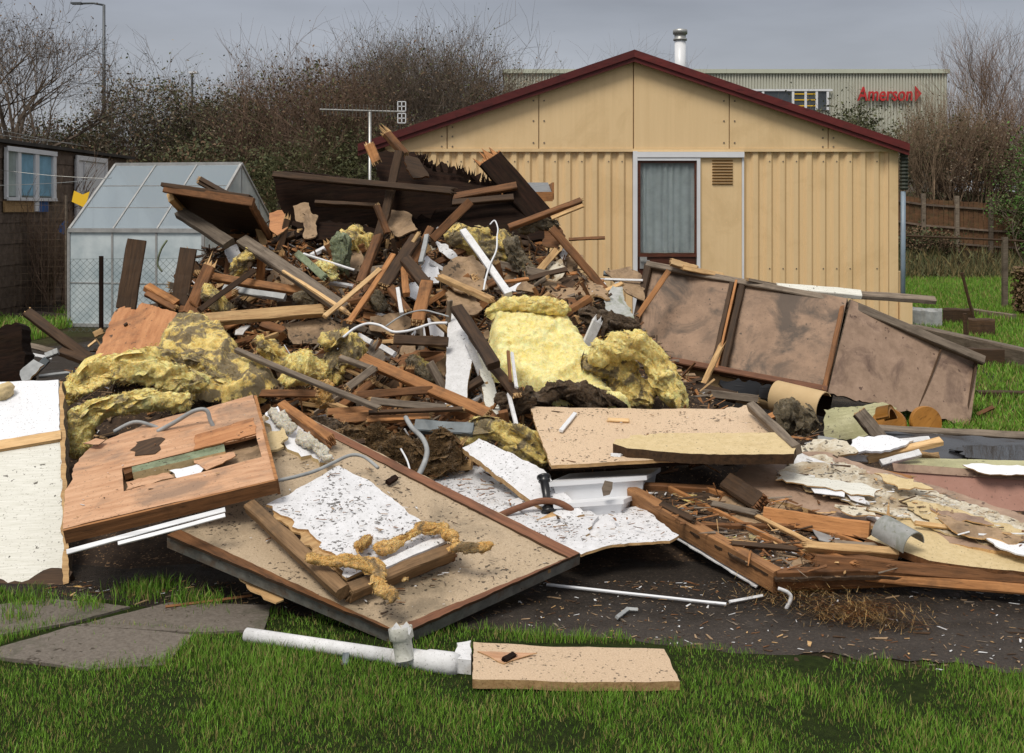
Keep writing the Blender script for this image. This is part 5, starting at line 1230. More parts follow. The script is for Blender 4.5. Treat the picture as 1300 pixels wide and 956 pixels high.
# cream cylinder, green sheet, orange discs underneath
def tubeshell(name, a, b, r, mat, th, arc, label, cat, n=Vector((0, -1, .3))):
    x = (b - a).normalized(); n = (n - x * x.dot(n)).normalized(); y = n.cross(x); mb = MB(); o = []; i_ = []
    for p in (a, b):
        o.append(mb.ring([p + (y * math.cos(t) + n * math.sin(t)) * r for t in lin(arc[0], arc[1], 22)])); i_.append(mb.ring([p + (y * math.cos(t) + n * math.sin(t)) * (r - th) for t in lin(arc[0], arc[1], 22)]))
    for k in range(21):
        mb.face((o[0][k], o[0][k + 1], o[1][k + 1], o[1][k])); mb.face((i_[0][k], i_[1][k], i_[1][k + 1], i_[0][k + 1]))
        for e in (0, 1): mb.face((o[e][k], i_[e][k], i_[e][k + 1], o[e][k + 1]))
    for k in (0, 21): mb.face((o[0][k], o[1][k], i_[1][k], i_[0][k]))
    return make(name, mb, mat, frame((a + b) / 2, x, n), smooth=True, label=label, cat=cat)
tubeshell('lino_roll', P(985, 503, 8.5), P(1046, 518, 8.25), .115, M['creamwall'], .006, (-.4, 3.6), 'roll of cream lino with a crack, under the mouldy pink cupboard', 'lino roll')
tubeshell('lino_roll', P(820, 462, 9.3), P(985, 498, 8.85), .14, M['creamwall'], .006, (-.2, 3.3), 'longer flattened cream lino roll under the left half of the mouldy pink cupboard', 'lino roll')
B('hollow_shade_sheet', [(915, 482), (960, 484), (995, 492), (997, 512), (950, 505), (917, 496)], (P(950, 495, 8.55), Vector((0, -1, .3)).normalized()), .05, [M['blackp'], M['blackp']], jag=.02, warp=.03, label='black sheet standing in for the shaded hollow between the two cream lino rolls', cat='bag')  # no real object: black sheet painting the dark of the hollow
B('green_sheet', [(1046, 520), (1120, 512), (1138, 520), (1118, 548), (1085, 558), (1048, 556)], (P(1090, 535, 8.0), Vector((-.2, -1, .6)).normalized()), .01, [M['greensheet'], M['greensheet']], warp=.06, jag=.01, label='pale green plastic sheet below the joint of the pink cupboard and side panel', cat='sheet')
def disc(cx, cy, d, r, n, label, hole=0):
    c = P(cx, cy, d); n = n.normalized(); u = n.orthogonal().normalized(); w = n.cross(u); mb = MB()
    prof = [(r, -.03), (r, .0), (r * .96, .012), (hole or .001, .012)]
    rs = [mb.ring([c + (u * math.cos(t) + w * math.sin(t)) * q + n * z for t in [2 * math.pi * k / 40 for k in range(40)]]) for q, z in prof]
    for a, b in zip(rs, rs[1:]): mb.bridge(a, b)
    mb.face(tuple(reversed(rs[0])))
    return make('round_seat', mb, M['seat'], frame(c, u, n), smooth=False, label=label, cat='stool seat')
M['seat'] = m_wood('orange_varnished_wood', (.36, .15, .025), (.52, .24, .05), amt=.3, rough=.35, grain=5)
disc(1176, 536, 7.75, .105, Vector((.1, -1, .15)), 'round orange varnished seat facing front behind the grey edging plank')
disc(1128, 540, 7.8, .115, Vector((-.55, -1, .3)), 'round orange varnished seat turned edgeways beside the other one')
tubeshell('orange_hoop', P(1120, 541, 7.62), P(1136, 538, 7.58), .125, M['seat'], .03, (.2, 2.6), 'bent orange plywood hoop in front of the turned round seat', 'hoop', Vector((0, 0, 1)))

# ================================================================== tarred roof sections on top
def rb(name, pts, a, b, c, th, mats, **k): return board(name, pts, pl3(a, b, c), th, mats, **k)
r1 = rb('roof_section', [(211, 239), (319, 254), (330, 275), (345, 300), (300, 305), (255, 288), (228, 264)], (211, 239, 8.2), (319, 254, 8.0), (300, 305, 8.9), .02, [M['dark'], M['red']], jag=.004, jage={3: .03, 4: .03}, label='red brown roof section tipped up at the left of the heap showing its underside', cat='roof section')
beam('fascia', P(209, 239, 8.18), P(322, 257, 7.96), .06, .03, M['pinkf'] if 'pinkf' in M else M['red'], parent=r1, ref=Vector((0, -1, .2)))
beam('cap', P(207, 235, 8.2), P(318, 251, 8.0), .03, .06, M['dark'], parent=r1, ref=Vector((0, -1, .2)))
beam('rafter', P(216, 250, 8.25), P(236, 272, 8.5), .07, .04, M['raw'], parent=r1)
beam('rafter', P(320, 262, 8.0), P(342, 302, 8.6), .03, .04, M['red'], parent=r1)
r2 = rb('roof_section', [(346, 220), (370, 217), (480, 232), (575, 246), (572, 262), (490, 292), (430, 292), (362, 285), (350, 245)], (346, 220, 9.0), (575, 246, 8.6), (430, 292, 8.9), .03, [M['black'], M['black']], jag=.01, jage={5: .05, 6: .05, 4: .03}, warp=.02, label='large black tarred roof section across the top of the heap', cat='roof section')
beam('edge_batten', P(348, 222, 8.9), P(574, 243, 8.4), .05, .05, M['dark'], (.02, .05), parent=r2, ref=Vector((0, -1, .3)))
beam('rafter', P(400, 258, 8.72), P(480, 262, 8.72), .03, .05, M['dark'], parent=r2)
r3_ = rb('roof_and_void_boards', [(476, 192), (500, 194), (514, 189), (530, 198), (552, 213), (580, 216), (608, 228), (636, 237), (662, 250), (684, 275), (660, 292), (560, 292), (500, 270), (478, 222)], (476, 192, 9.5), (662, 252, 9.2), (560, 292, 9.0), .03, [M['black'], M['dark']], jag=.02, jage={2: .05, 3: .07, 4: .09, 5: .09, 6: .09, 7: .09, 8: .07}, warp=.02, step=.02, label='ragged black roof boards with splintered upper edge at the crest of the heap', cat='roof boards')
# ragged orange splinters standing off the broken edge
mb = MB(); rr = random.Random(5); rim = [(530, 198), (552, 213), (580, 216), (608, 228), (636, 237), (656, 246)]
for _ in range(90):
    k = rr.randrange(5); u = rr.random(); x = rim[k][0] + (rim[k + 1][0] - rim[k][0]) * u; y = rim[k][1] + (rim[k + 1][1] - rim[k][1]) * u
    p = P(x, y + 5, 9.28); h = rr.uniform(.04, .12); s = Vector((rr.uniform(.006, .018), 0, 0)); t_ = p + Vector((rr.uniform(-.05, .03), rr.uniform(-.03, .03), h))
    mb.tri(p - s, p + s, t_, 0); mb.tri(p + Vector((0, .012, 0)) - s, p + s, t_, 1 if rr.random() < .6 else 0)
make('splinters', mb, [M['black'], M['raw']], None, r3_, kind='stuff')
beam('roof_board', P(622, 202, 9.1), P(692, 282, 8.95), .20, .05, M['black'], (.10, .0), endmat=M['orange'], ref=Vector((.3, -1, .3)), label='wide black board with splintered orange tip slanting down the right of the crest', cat='board')
beam('roof_board', P(640, 216, 9.2), P(700, 288, 9.05), .10, .05, M['dark'], (.05, .02), ref=Vector((.5, -1, .3)), label='dark inner board just right of the wide splintered roof board', cat='board')
rb('roof_board', [(512, 195), (530, 200), (545, 224), (525, 226), (516, 214)], (512, 195, 9.2), (545, 224, 9.1), (525, 226, 9.05), .02, [M['dark'], M['red']], jag=.008, label='triangular dark board hanging behind the broken post top', cat='board')
# sheets on the right flank
rb('fibreboard', [(690, 352), (737, 345), (768, 368), (775, 380), (742, 376), (706, 380), (694, 366)], (690, 352, 8.2), (775, 380, 7.9), (737, 345, 8.35), .012, [M['cardtan'], M['raw']], jag=.02, warp=.03, label='torn tan fibreboard at the foot of the red brown rafter on the right flank', cat='fibreboard')
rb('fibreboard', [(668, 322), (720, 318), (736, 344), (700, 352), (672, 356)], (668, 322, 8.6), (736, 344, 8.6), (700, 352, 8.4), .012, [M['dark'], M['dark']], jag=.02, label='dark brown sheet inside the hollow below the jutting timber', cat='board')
rb('fibreboard', [(562, 342), (576, 330), (600, 327), (616, 343), (618, 368), (596, 372), (575, 362), (560, 356)], (562, 342, 7.9), (618, 368, 7.8), (600, 327, 8.1), .012, [M['cardtan'], M['cardtan']], jag=.015, warp=.05, label='curled tan fibreboard disc near the middle of the heap', cat='fibreboard')
rb('fibreboard', [(562, 366), (600, 366), (612, 392), (590, 402), (570, 392)], (562, 366, 7.85), (612, 392, 7.7), (600, 366, 7.95), .012, [M['cardtan'], M['cardtan']], jag=.02, warp=.04, label='smaller torn fibreboard just below the curled tan one', cat='fibreboard')
rb('metal_flashing', [(767, 381), (780, 360), (786, 356), (798, 385), (806, 402), (790, 404), (774, 398)], (767, 381, 7.9), (798, 385, 7.9), (790, 404, 7.7), .004, [M['mossmetal'], M['greyp']], jag=.012, warp=.05, label='crumpled grey flashing beside the pink cupboard', cat='flashing')
rb('fibreboard', [(768, 345), (800, 338), (818, 352), (818, 382), (796, 372)], (768, 345, 9.5), (818, 352, 9.5), (796, 372, 9.3), .01, [M['cardtan'], M['cardtan']], jag=.01, label='brown board standing between the heap and the pink cupboard', cat='board')
# left flank sheets
rb('plywood_sheet', [(117, 458), (146, 392), (158, 386), (172, 392), (180, 383), (240, 402), (262, 420), (250, 440), (210, 450), (170, 475)], (117, 458, 7.0), (250, 440, 6.9), (180, 383, 7.7), .012, [M['plyo'], M['raw']], jag=.008, warp=.02, jage={1: .02, 2: .03, 3: .03}, label='orange plywood sheet leaning on the left flank behind the yellow wool', cat='plywood')
rb('white_board', [(570, 390), (581, 390), (601, 449), (594, 486), (592, 521), (565, 516), (567, 440)], (570, 390, 7.45), (594, 486, 6.75), (565, 516, 6.6), .02, [M['white'], M['raw']], jag=.003, label='tall tapering white board standing upright in the middle of the heap', cat='board')
rb('white_board', [(606, 446), (617, 456), (628, 488), (637, 524), (619, 530), (612, 492)], (606, 446, 7.1), (628, 488, 6.8), (619, 530, 6.5), .02, [M['whitetex'], M['raw']], jag=.004, label='narrow white board right of the tall tapering one', cat='board')
SH = [  # polygons of sheets lying in the heap: points, material, sink, label
 ([(534, 338), (542, 324), (556, 338), (557, 360), (545, 362)], 'whiteclean', 0, 'small clean white sheet above the notched block'),
 ([(518, 362), (530, 356), (538, 372), (530, 382), (518, 376)], 'whiteclean', .05, 'small white sheet behind the raw block'),
 ([(553, 306), (566, 310), (584, 328), (574, 334), (562, 322)], 'whitespeck', 0, 'crumpled white sheet under the red brown strut'),
 ([(522, 424), (534, 408), (548, 402), (568, 412), (568, 427), (528, 428)], 'whiteclean', 0, 'rounded cream white sheet left of the tall tapering board'),
 ([(462, 448), (480, 427), (489, 452), (484, 460)], 'greyw', -.02, 'grey triangular offcut above the long orange timber'),
 ([(598, 440), (612, 436), (616, 446), (604, 452)], 'whiteclean', 0, 'tiny white plastic piece beside the dark leaning plank'),
 ([(299, 418), (312, 412), (318, 412), (308, 424), (298, 424)], 'white', 0, 'white chip between the dirty wool and the yellow brown beam'),
 ([(285, 318), (300, 310), (306, 322), (304, 336), (290, 332)], 'whitespeck', 0, 'pale torn sheet under the tipped roof section'),
 ([(640, 366), (662, 358), (676, 362), (664, 370)], 'whiteclean', 0, 'white torn strip above the upper yellow wool band'),
 ([(655, 370), (668, 356), (678, 364), (682, 374)], 'cardtan', -.03, 'tan torn card above the upper yellow wool band'),
 ([(436, 320), (455, 312), (462, 330), (450, 352), (438, 345)], 'cardtan', .1, 'brown card behind the green wool'),
 ([(372, 262), (392, 258), (398, 285), (378, 292)], 'cardtan', .1, 'tan card hanging under the black roof section'),
 ([(342, 272), (358, 268), (366, 290), (352, 300), (342, 292)], 'plyo', .05, 'orange split board under the left end of the black roof section'),
 ([(384, 270), (404, 274), (400, 300), (386, 302)], 'cardtan', .02, 'grey brown felt scrap below the black roof section'),
 ([(488, 262), (520, 270), (530, 290), (505, 300), (490, 290)], 'cardtan', .06, 'curled brown card behind the dark leaning post'),
 ([(455, 356), (480, 350), (488, 372), (470, 392), (452, 410), (426, 412)], 'red', .12, 'wide red brown board behind the crossed sticks'),
 ([(360, 412), (420, 402), (440, 420), (420, 436), (372, 436)], 'cardtan', .08, 'rough brown board below the yellow brown beam'),
 ([(495, 455), (540, 442), (566, 450), (560, 470), (512, 466)], 'red', .1, 'dark red board in the hollow left of the tall tapering board'),
 ([(470, 402), (510, 396), (530, 410), (505, 424), (470, 420)], 'cardtan', .06, 'brown dusty board behind the white cable'),
 ([(690, 285), (708, 284), (718, 300), (708, 318), (690, 312)], 'red', 0, 'red brown board with a dusty top under the jutting timber'),
 ([(645, 418), (668, 404), (690, 412), (676, 424)], 'cream', .05, 'cream sheet hidden above the bright yellow wool'),
 ([(560, 560), (580, 556), (600, 562), (592, 574)], 'whitespeck', -.02, 'small white board end in front of the slate grey timber'),
 ([(1000, 574), (1032, 558), (1075, 560), (1090, 572), (1060, 582), (1020, 585)], 'crumbly', None, 'peeling white scrap heap left of the raw pale timber'),
 ([(1070, 578), (1090, 555), (1120, 553), (1160, 558), (1130, 572)], 'whiteclean', None, 'white laminate sheet under the raw pale timber'),
 ([(1030, 560), (1060, 556), (1080, 566), (1050, 572)], 'crumbly', None, 'crumbling pale sheet in front of the green plastic'),
 ([(1000, 576), (1016, 574), (1070, 600), (1060, 612), (1004, 588)], 'white', None, 'stack of white strips fanned out beside the khaki batten'),
 ([(25, 470), (42, 455), (55, 462), (38, 482), (28, 484)], 'greyp', .4, 'grey broken panel piece standing left of the yellow wool'),
]
for pts, m, sink, lb in SH:
    f = DR if sink is None else D; s_ = (-.12 if sink is None else sink)
    ys = [p[1] for p in pts]; i0 = ys.index(min(ys)); i1 = ys.index(max(ys)); cx = sum(p[0] for p in pts) / len(pts)
    d0, d1 = f(min(ys)) + s_, f(max(ys)) + s_
    n = Vector((R.uniform(-.25, .25), -1, 1.0 if sink is not None else 2.5)).normalized()
    board('torn_sheet', pts, (P(cx, (min(ys) + max(ys)) / 2, (d0 + d1) / 2 - .06), n), .012, [M[m], M[m] if m in ('whiteclean', 'white', 'cardtan') else M['raw']], jag=.012, warp=.02, label=lb, cat='sheet')

# ================================================================== glass wool
def W(lst, dd): return [(x, y, r, dd + ((q[0]) if q else 0)) for x, y, r, *q in lst]
wool('glass_wool', W([(80, 508, 14), (98, 492, 17), (118, 479, 18), (142, 468, 20), (168, 462, 20), (194, 464, 20), (220, 474, 19), (244, 486, 16)], 6.35), M['wy'], .75, .8, 2600, .035, label='upper roll of torn yellow glass wool beside the white leaning panel', cat='glass wool')
wool('glass_wool', W([(100, 566, 15), (98, 548, 17), (106, 532, 16), (122, 521, 14), (145, 514, 13), (172, 512, 14), (202, 511, 13), (232, 509, 10)], 6.0), M['wy'], .7, .85, 2200, .03, label='lower curled roll of yellow glass wool above the plywood door', cat='glass wool')
blanket('glass_wool', [(208, 425), (222, 408), (245, 404), (268, 412), (292, 428), (308, 448), (330, 462), (352, 482), (330, 498), (290, 500), (250, 498), (222, 486), (204, 470), (198, 448)],
        pl3((230, 408, 7.25), (345, 490, 6.55), (215, 480, 6.6)), .07, M['wyg'], seed=9, amp=.075, freq=6.5, label='dirty grey and yellow wool blanket draped over the left flank', cat='glass wool')

wool('glass_wool', W([(212, 452, 18), (200, 468, 18), (222, 486, 16), (236, 462, 20), (262, 478, 22), (290, 486, 18), (320, 492, 14)], 6.62), M['wyg'], .8, .8, 2000, .035, label='crumpled dull yellow wool below the grey and yellow blanket', cat='glass wool')
wool('glass_wool', W([(340, 440, 16), (352, 452, 16)], 6.9), M['wyg'], .8, 1, 500, .025, label='small greyish wool tuft above the weathered aluminium strip', cat='glass wool')
wool('glass_wool', W([(375, 462, 17), (392, 466, 18), (408, 474, 12), (372, 478, 14)], 6.75), M['wy'], .7, .9, 900, .028, label='bright yellow wool tuft touching the weathered aluminium strip', cat='glass wool')
wool('glass_wool', W([(420, 434, 13), (432, 428, 14), (448, 440, 14), (440, 455, 14), (418, 468, 14), (424, 482, 12)], 7.0), M['wyg'], .8, .9, 1100, .028, label='greenish yellow wool clump at the end of the white cable', cat='glass wool')
blanket('glass_wool', [(622, 412), (640, 401), (665, 392), (700, 394), (722, 408), (740, 430), (762, 450), (755, 466), (778, 492), (802, 514), (775, 516), (742, 502), (700, 506), (672, 496), (650, 482), (628, 474), (616, 440)],
        pl3((640, 402, 7.38), (790, 510, 6.62), (640, 478, 6.80)), .07, M['wyb'], seed=4, amp=.06, freq=5.5, label='big bright yellow wool blanket spread over the middle of the heap', cat='glass wool')
wool('glass_wool', W([(622, 396, 9), (640, 388, 11), (664, 385, 12), (688, 386, 12), (712, 392, 10)], 7.25), M['wy'], .5, .9, 900, .02, label='narrow band of yellow wool just above the big bright blanket', cat='glass wool')
wool('glass_wool', W([(762, 446, 18), (785, 436, 18), (808, 436, 18), (826, 452, 18), (840, 474, 18), (850, 496, 17), (858, 512, 12)], 6.75), M['wy'], .55, .8, 1700, .028, label='arching yellow wool roll right of the big bright blanket', cat='glass wool')
wool('glass_wool', W([(755, 462, 16), (775, 462, 20), (795, 474, 20), (812, 494, 18), (786, 492, 16), (820, 510, 12)], 6.82), M['wyg'], .7, .8, 1500, .028, label='dirty dark streaked wool sheltered under the arching yellow roll', cat='glass wool')
wool('glass_wool', W([(690, 504, 14), (712, 496, 14), (735, 500, 15), (760, 505, 14), (780, 508, 12), (672, 500, 10)], 6.62), M['wdark'], .8, .9, 1400, .02, label='dark brown wool band right behind the speckled chipboard top', cat='wool')
wool('glass_wool', W([(592, 556, 11), (610, 548, 14), (632, 546, 15), (655, 552, 16), (674, 564, 15), (684, 580, 13), (650, 568, 14), (688, 592, 7)], 6.15), M['wyg'], .8, .9, 1600, .025, label='dirty yellow wool bunched left of the speckled chipboard top', cat='glass wool')
wool('glass_wool', W([(655, 500, 12), (668, 515, 12), (650, 525, 12), (640, 505, 10)], 6.5), M['wdark'], .8, .9, 900, .02, label='dark wool strands behind the dirty yellow wool', cat='wool')
wool('glass_wool', W([(585, 300, 16), (605, 306, 18), (622, 318, 16), (632, 332, 12), (640, 306, 12)], 8.35), M['wyg'], .7, .8, 1500, .025, label='olive yellow wool pad high on the right of the crest', cat='glass wool')
wool('glass_wool', W([(650, 312, 12), (660, 328, 13), (672, 342, 12), (684, 356, 10), (692, 364, 7)], 8.2), M['wgrey'], .8, .8, 1100, .022, label='grey brown wool strip hanging right of the white rod', cat='wool')
wool('glass_wool', W([(668, 290, 9), (684, 284, 11), (700, 287, 9)], 8.5), M['wgrey'], .7, .8, 500, .02, label='grey dusty wool on top of the hollow under the jutting timber', cat='wool')
wool('glass_wool', W([(432, 306, 11), (434, 322, 12), (432, 338, 10)], 8.1), M['wgreen'], .6, .8, 600, .018, label='pale green wool hanging below the black roof section', cat='wool')
wool('glass_wool', W([(450, 298, 14), (465, 306, 14), (462, 320, 12)], 8.35), M['wyg'], .7, .8, 700, .02, label='olive wool just right of the pale green wool', cat='glass wool')
wool('glass_wool', W([(415, 340, 10), (422, 350, 8), (404, 336, 6)], 8.0), M['wy'], .7, .8, 400, .02, label='small yellow tuft under the green plank', cat='glass wool')
wool('glass_wool', W([(302, 342, 10), (310, 330, 9), (318, 322, 8), (298, 350, 7)], 8.0), M['wyg'], .7, .8, 500, .02, label='pale yellow wool scrap under the tipped roof section', cat='glass wool')
wool('glass_wool', W([(262, 372, 12), (272, 384, 12), (282, 394, 9)], 7.6), M['wyg'], .7, .8, 600, .022, label='yellow wool scrap beside the split dark upright', cat='glass wool')
wool('glass_wool', W([(385, 376, 10), (396, 384, 9)], 7.6), M['wgrey'], .8, .8, 400, .02, label='grey wool tuft hanging below the dark leaning plank', cat='wool')
wool('glass_wool', W([(752, 404, 16), (775, 408, 18), (798, 416, 16), (812, 426, 10)], 7.45), M['wdark'], .8, .7, 1300, .025, label='dark brown wool pile against the left end of the pink cupboard', cat='wool')
wool('glass_wool', W([(738, 384, 14), (756, 392, 14)], 7.9), M['wdark'], .7, .8, 500, .022, label='dark wool in the hollow beneath the tan fibreboard', cat='wool')
wool('glass_wool', W([(1000, 522, 14), (1015, 528, 15), (1028, 540, 12), (1000, 540, 14)], 6.75), M['wgrey'], .9, 1, 1100, .025, label='brown frayed wool behind the khaki batten', cat='wool')
wool('glass_wool', W([(484, 388, 10), (476, 378, 10)], 7.7), M['wgrey'], .8, .8, 400, .022, label='dusty wool behind the white cable', cat='wool')
wool('glass_wool', W([(410, 494, 10), (412, 510, 10), (398, 508, 9)], 6.6), M['wtan'], .9, .9, 700, .022, label='brown fibrous tuft where the aluminium strip crosses the red rail', cat='wool')
wool('glass_wool', W([(520, 462, 10), (532, 472, 12), (548, 482, 10)], 6.95), M['wgrey'], .8, .8, 600, .025, label='grey fibre above the long orange timber', cat='wool')
wool('glass_wool', W([(400, 545, 14), (425, 548, 14), (380, 540, 10)], 6.15), M['wdark'], .8, .8, 900, .025, label='brown matted fibre behind the big chipboard panel', cat='wool')
wool('hay_mat', W([(450, 556, 16), (475, 562, 20), (500, 570, 22), (528, 582, 22), (556, 584, 20), (575, 576, 16), (545, 600, 18), (515, 596, 14), (560, 560, 14), (480, 548, 14)], 6.05), M['hay'], .8, .5, 6500, .05, label='matted brown hay and fibre behind the big chipboard panel', cat='hay')
# tan wool lying on the white crumb covered sheet
PW = lift(pl3((510, 805, 4.30), (735, 703, 4.92), (357, 515, 6.1)), .13)
def WP(lst): return [(x, y, r, hit(x, y, PW).y) for x, y, r, *q in lst]
wool('wool_strand', WP([(458, 692, 9), (466, 684, 9)]), M['wtan'], .8, 1, 450, .016, label='small tan wool tuft on the white crumb covered sheet', cat='wool')
wool('wool_strand', WP([(484, 694, 9, .03), (500, 688, 9, .03), (516, 682, 9, .05), (532, 676, 9, .05), (548, 674, 9, .05), (560, 672, 9, .05), (570, 680, 9), (580, 692, 8, -.04), (594, 698, 7, -.04), (608, 698, 6, -.04), (620, 695, 5, -.04)]), M['wtan'], 1.0, .6, 1000, .013, label='long tan wool strand snaking over the right part of the crumb covered sheet', cat='wool')
wool('wool_strand', WP([(396, 710, 8), (412, 712, 9), (430, 714, 9), (450, 716, 10, -.03), (470, 718, 9, -.06), (480, 724, 8, -.1), (477, 738, 8, -.14), (484, 748, 10, -.17), (497, 756, 9, -.19), (512, 736, 5, -.14)]), M['wtan'], 1.0, .6, 1000, .013, label='tan wool strand hanging over the front edge of the crumb covered sheet', cat='wool')
wool('foam_lump', W([(2, 498, 13), (8, 492, 8)], 6.0), M['cream'], .5, .9, 60, .01, label='pale yellow foam lump on top of the white leaning panel', cat='foam')
wool('glass_wool', W([(75, 762, 12), (100, 758, 13), (130, 757, 12), (150, 760, 9), (50, 766, 10)], 4.98), M['wtan'], .7, .7, 800, .014, label='flat brown wool lying on the slabs under the plywood door', cat='wool')
wool('foam_lump', W([(238, 560, 5), (233, 562, 4)], 5.62), M['wy'], .5, .9, 120, .008, label='yellow wool plug in the plywood door where the cable ends', cat='wool')
wool('foam_lump', W([(190, 575, 6), (197, 573, 5)], 5.42), M['wgreen'], .5, .9, 120, .008, label='mouldy pale lump in the burnt hole of the plywood door', cat='foam')

for bl, lb in (([(346, 524, 8), (356, 532, 9), (366, 544, 8)], 'white crumbling foam along the orange batten on the big chipboard panel'), ([(380, 552, 8), (394, 560, 9), (408, 570, 9), (416, 580, 6)], 'white crumbling foam further down the back edge of the big chipboard panel')):
    wool('crumbled_foam', [(x, y, r, hit(x, y, lift(pl3((510, 805, 4.30), (735, 703, 4.92), (357, 515, 6.1)), .06)).y) for x, y, r in bl], M['foamw'], .9, .8, 150, .008, freq=16, label=lb, cat='foam')

rb('roof_and_void_boards', [(498, 258), (560, 252), (650, 258), (705, 290), (690, 306), (600, 302), (520, 300), (500, 280)], (498, 258, 9.05), (705, 290, 8.85), (600, 302, 8.8), .03, [M['black'], M['black']], jag=.03, warp=.02, label='added black sheet standing in for the dark void below the red brown purlin', cat='roof boards')  # added black sheet, paints the dark void under the crest
rb('roof_and_void_boards', [(372, 280), (440, 284), (490, 290), (480, 304), (420, 306), (376, 300)], (372, 280, 8.7), (490, 290, 8.65), (420, 306, 8.5), .03, [M['black'], M['black']], jag=.03, warp=.02, label='short added black sheet standing in for shade under the large tarred roof section', cat='roof boards')  # second added black sheet, shade under the roof section put into colour
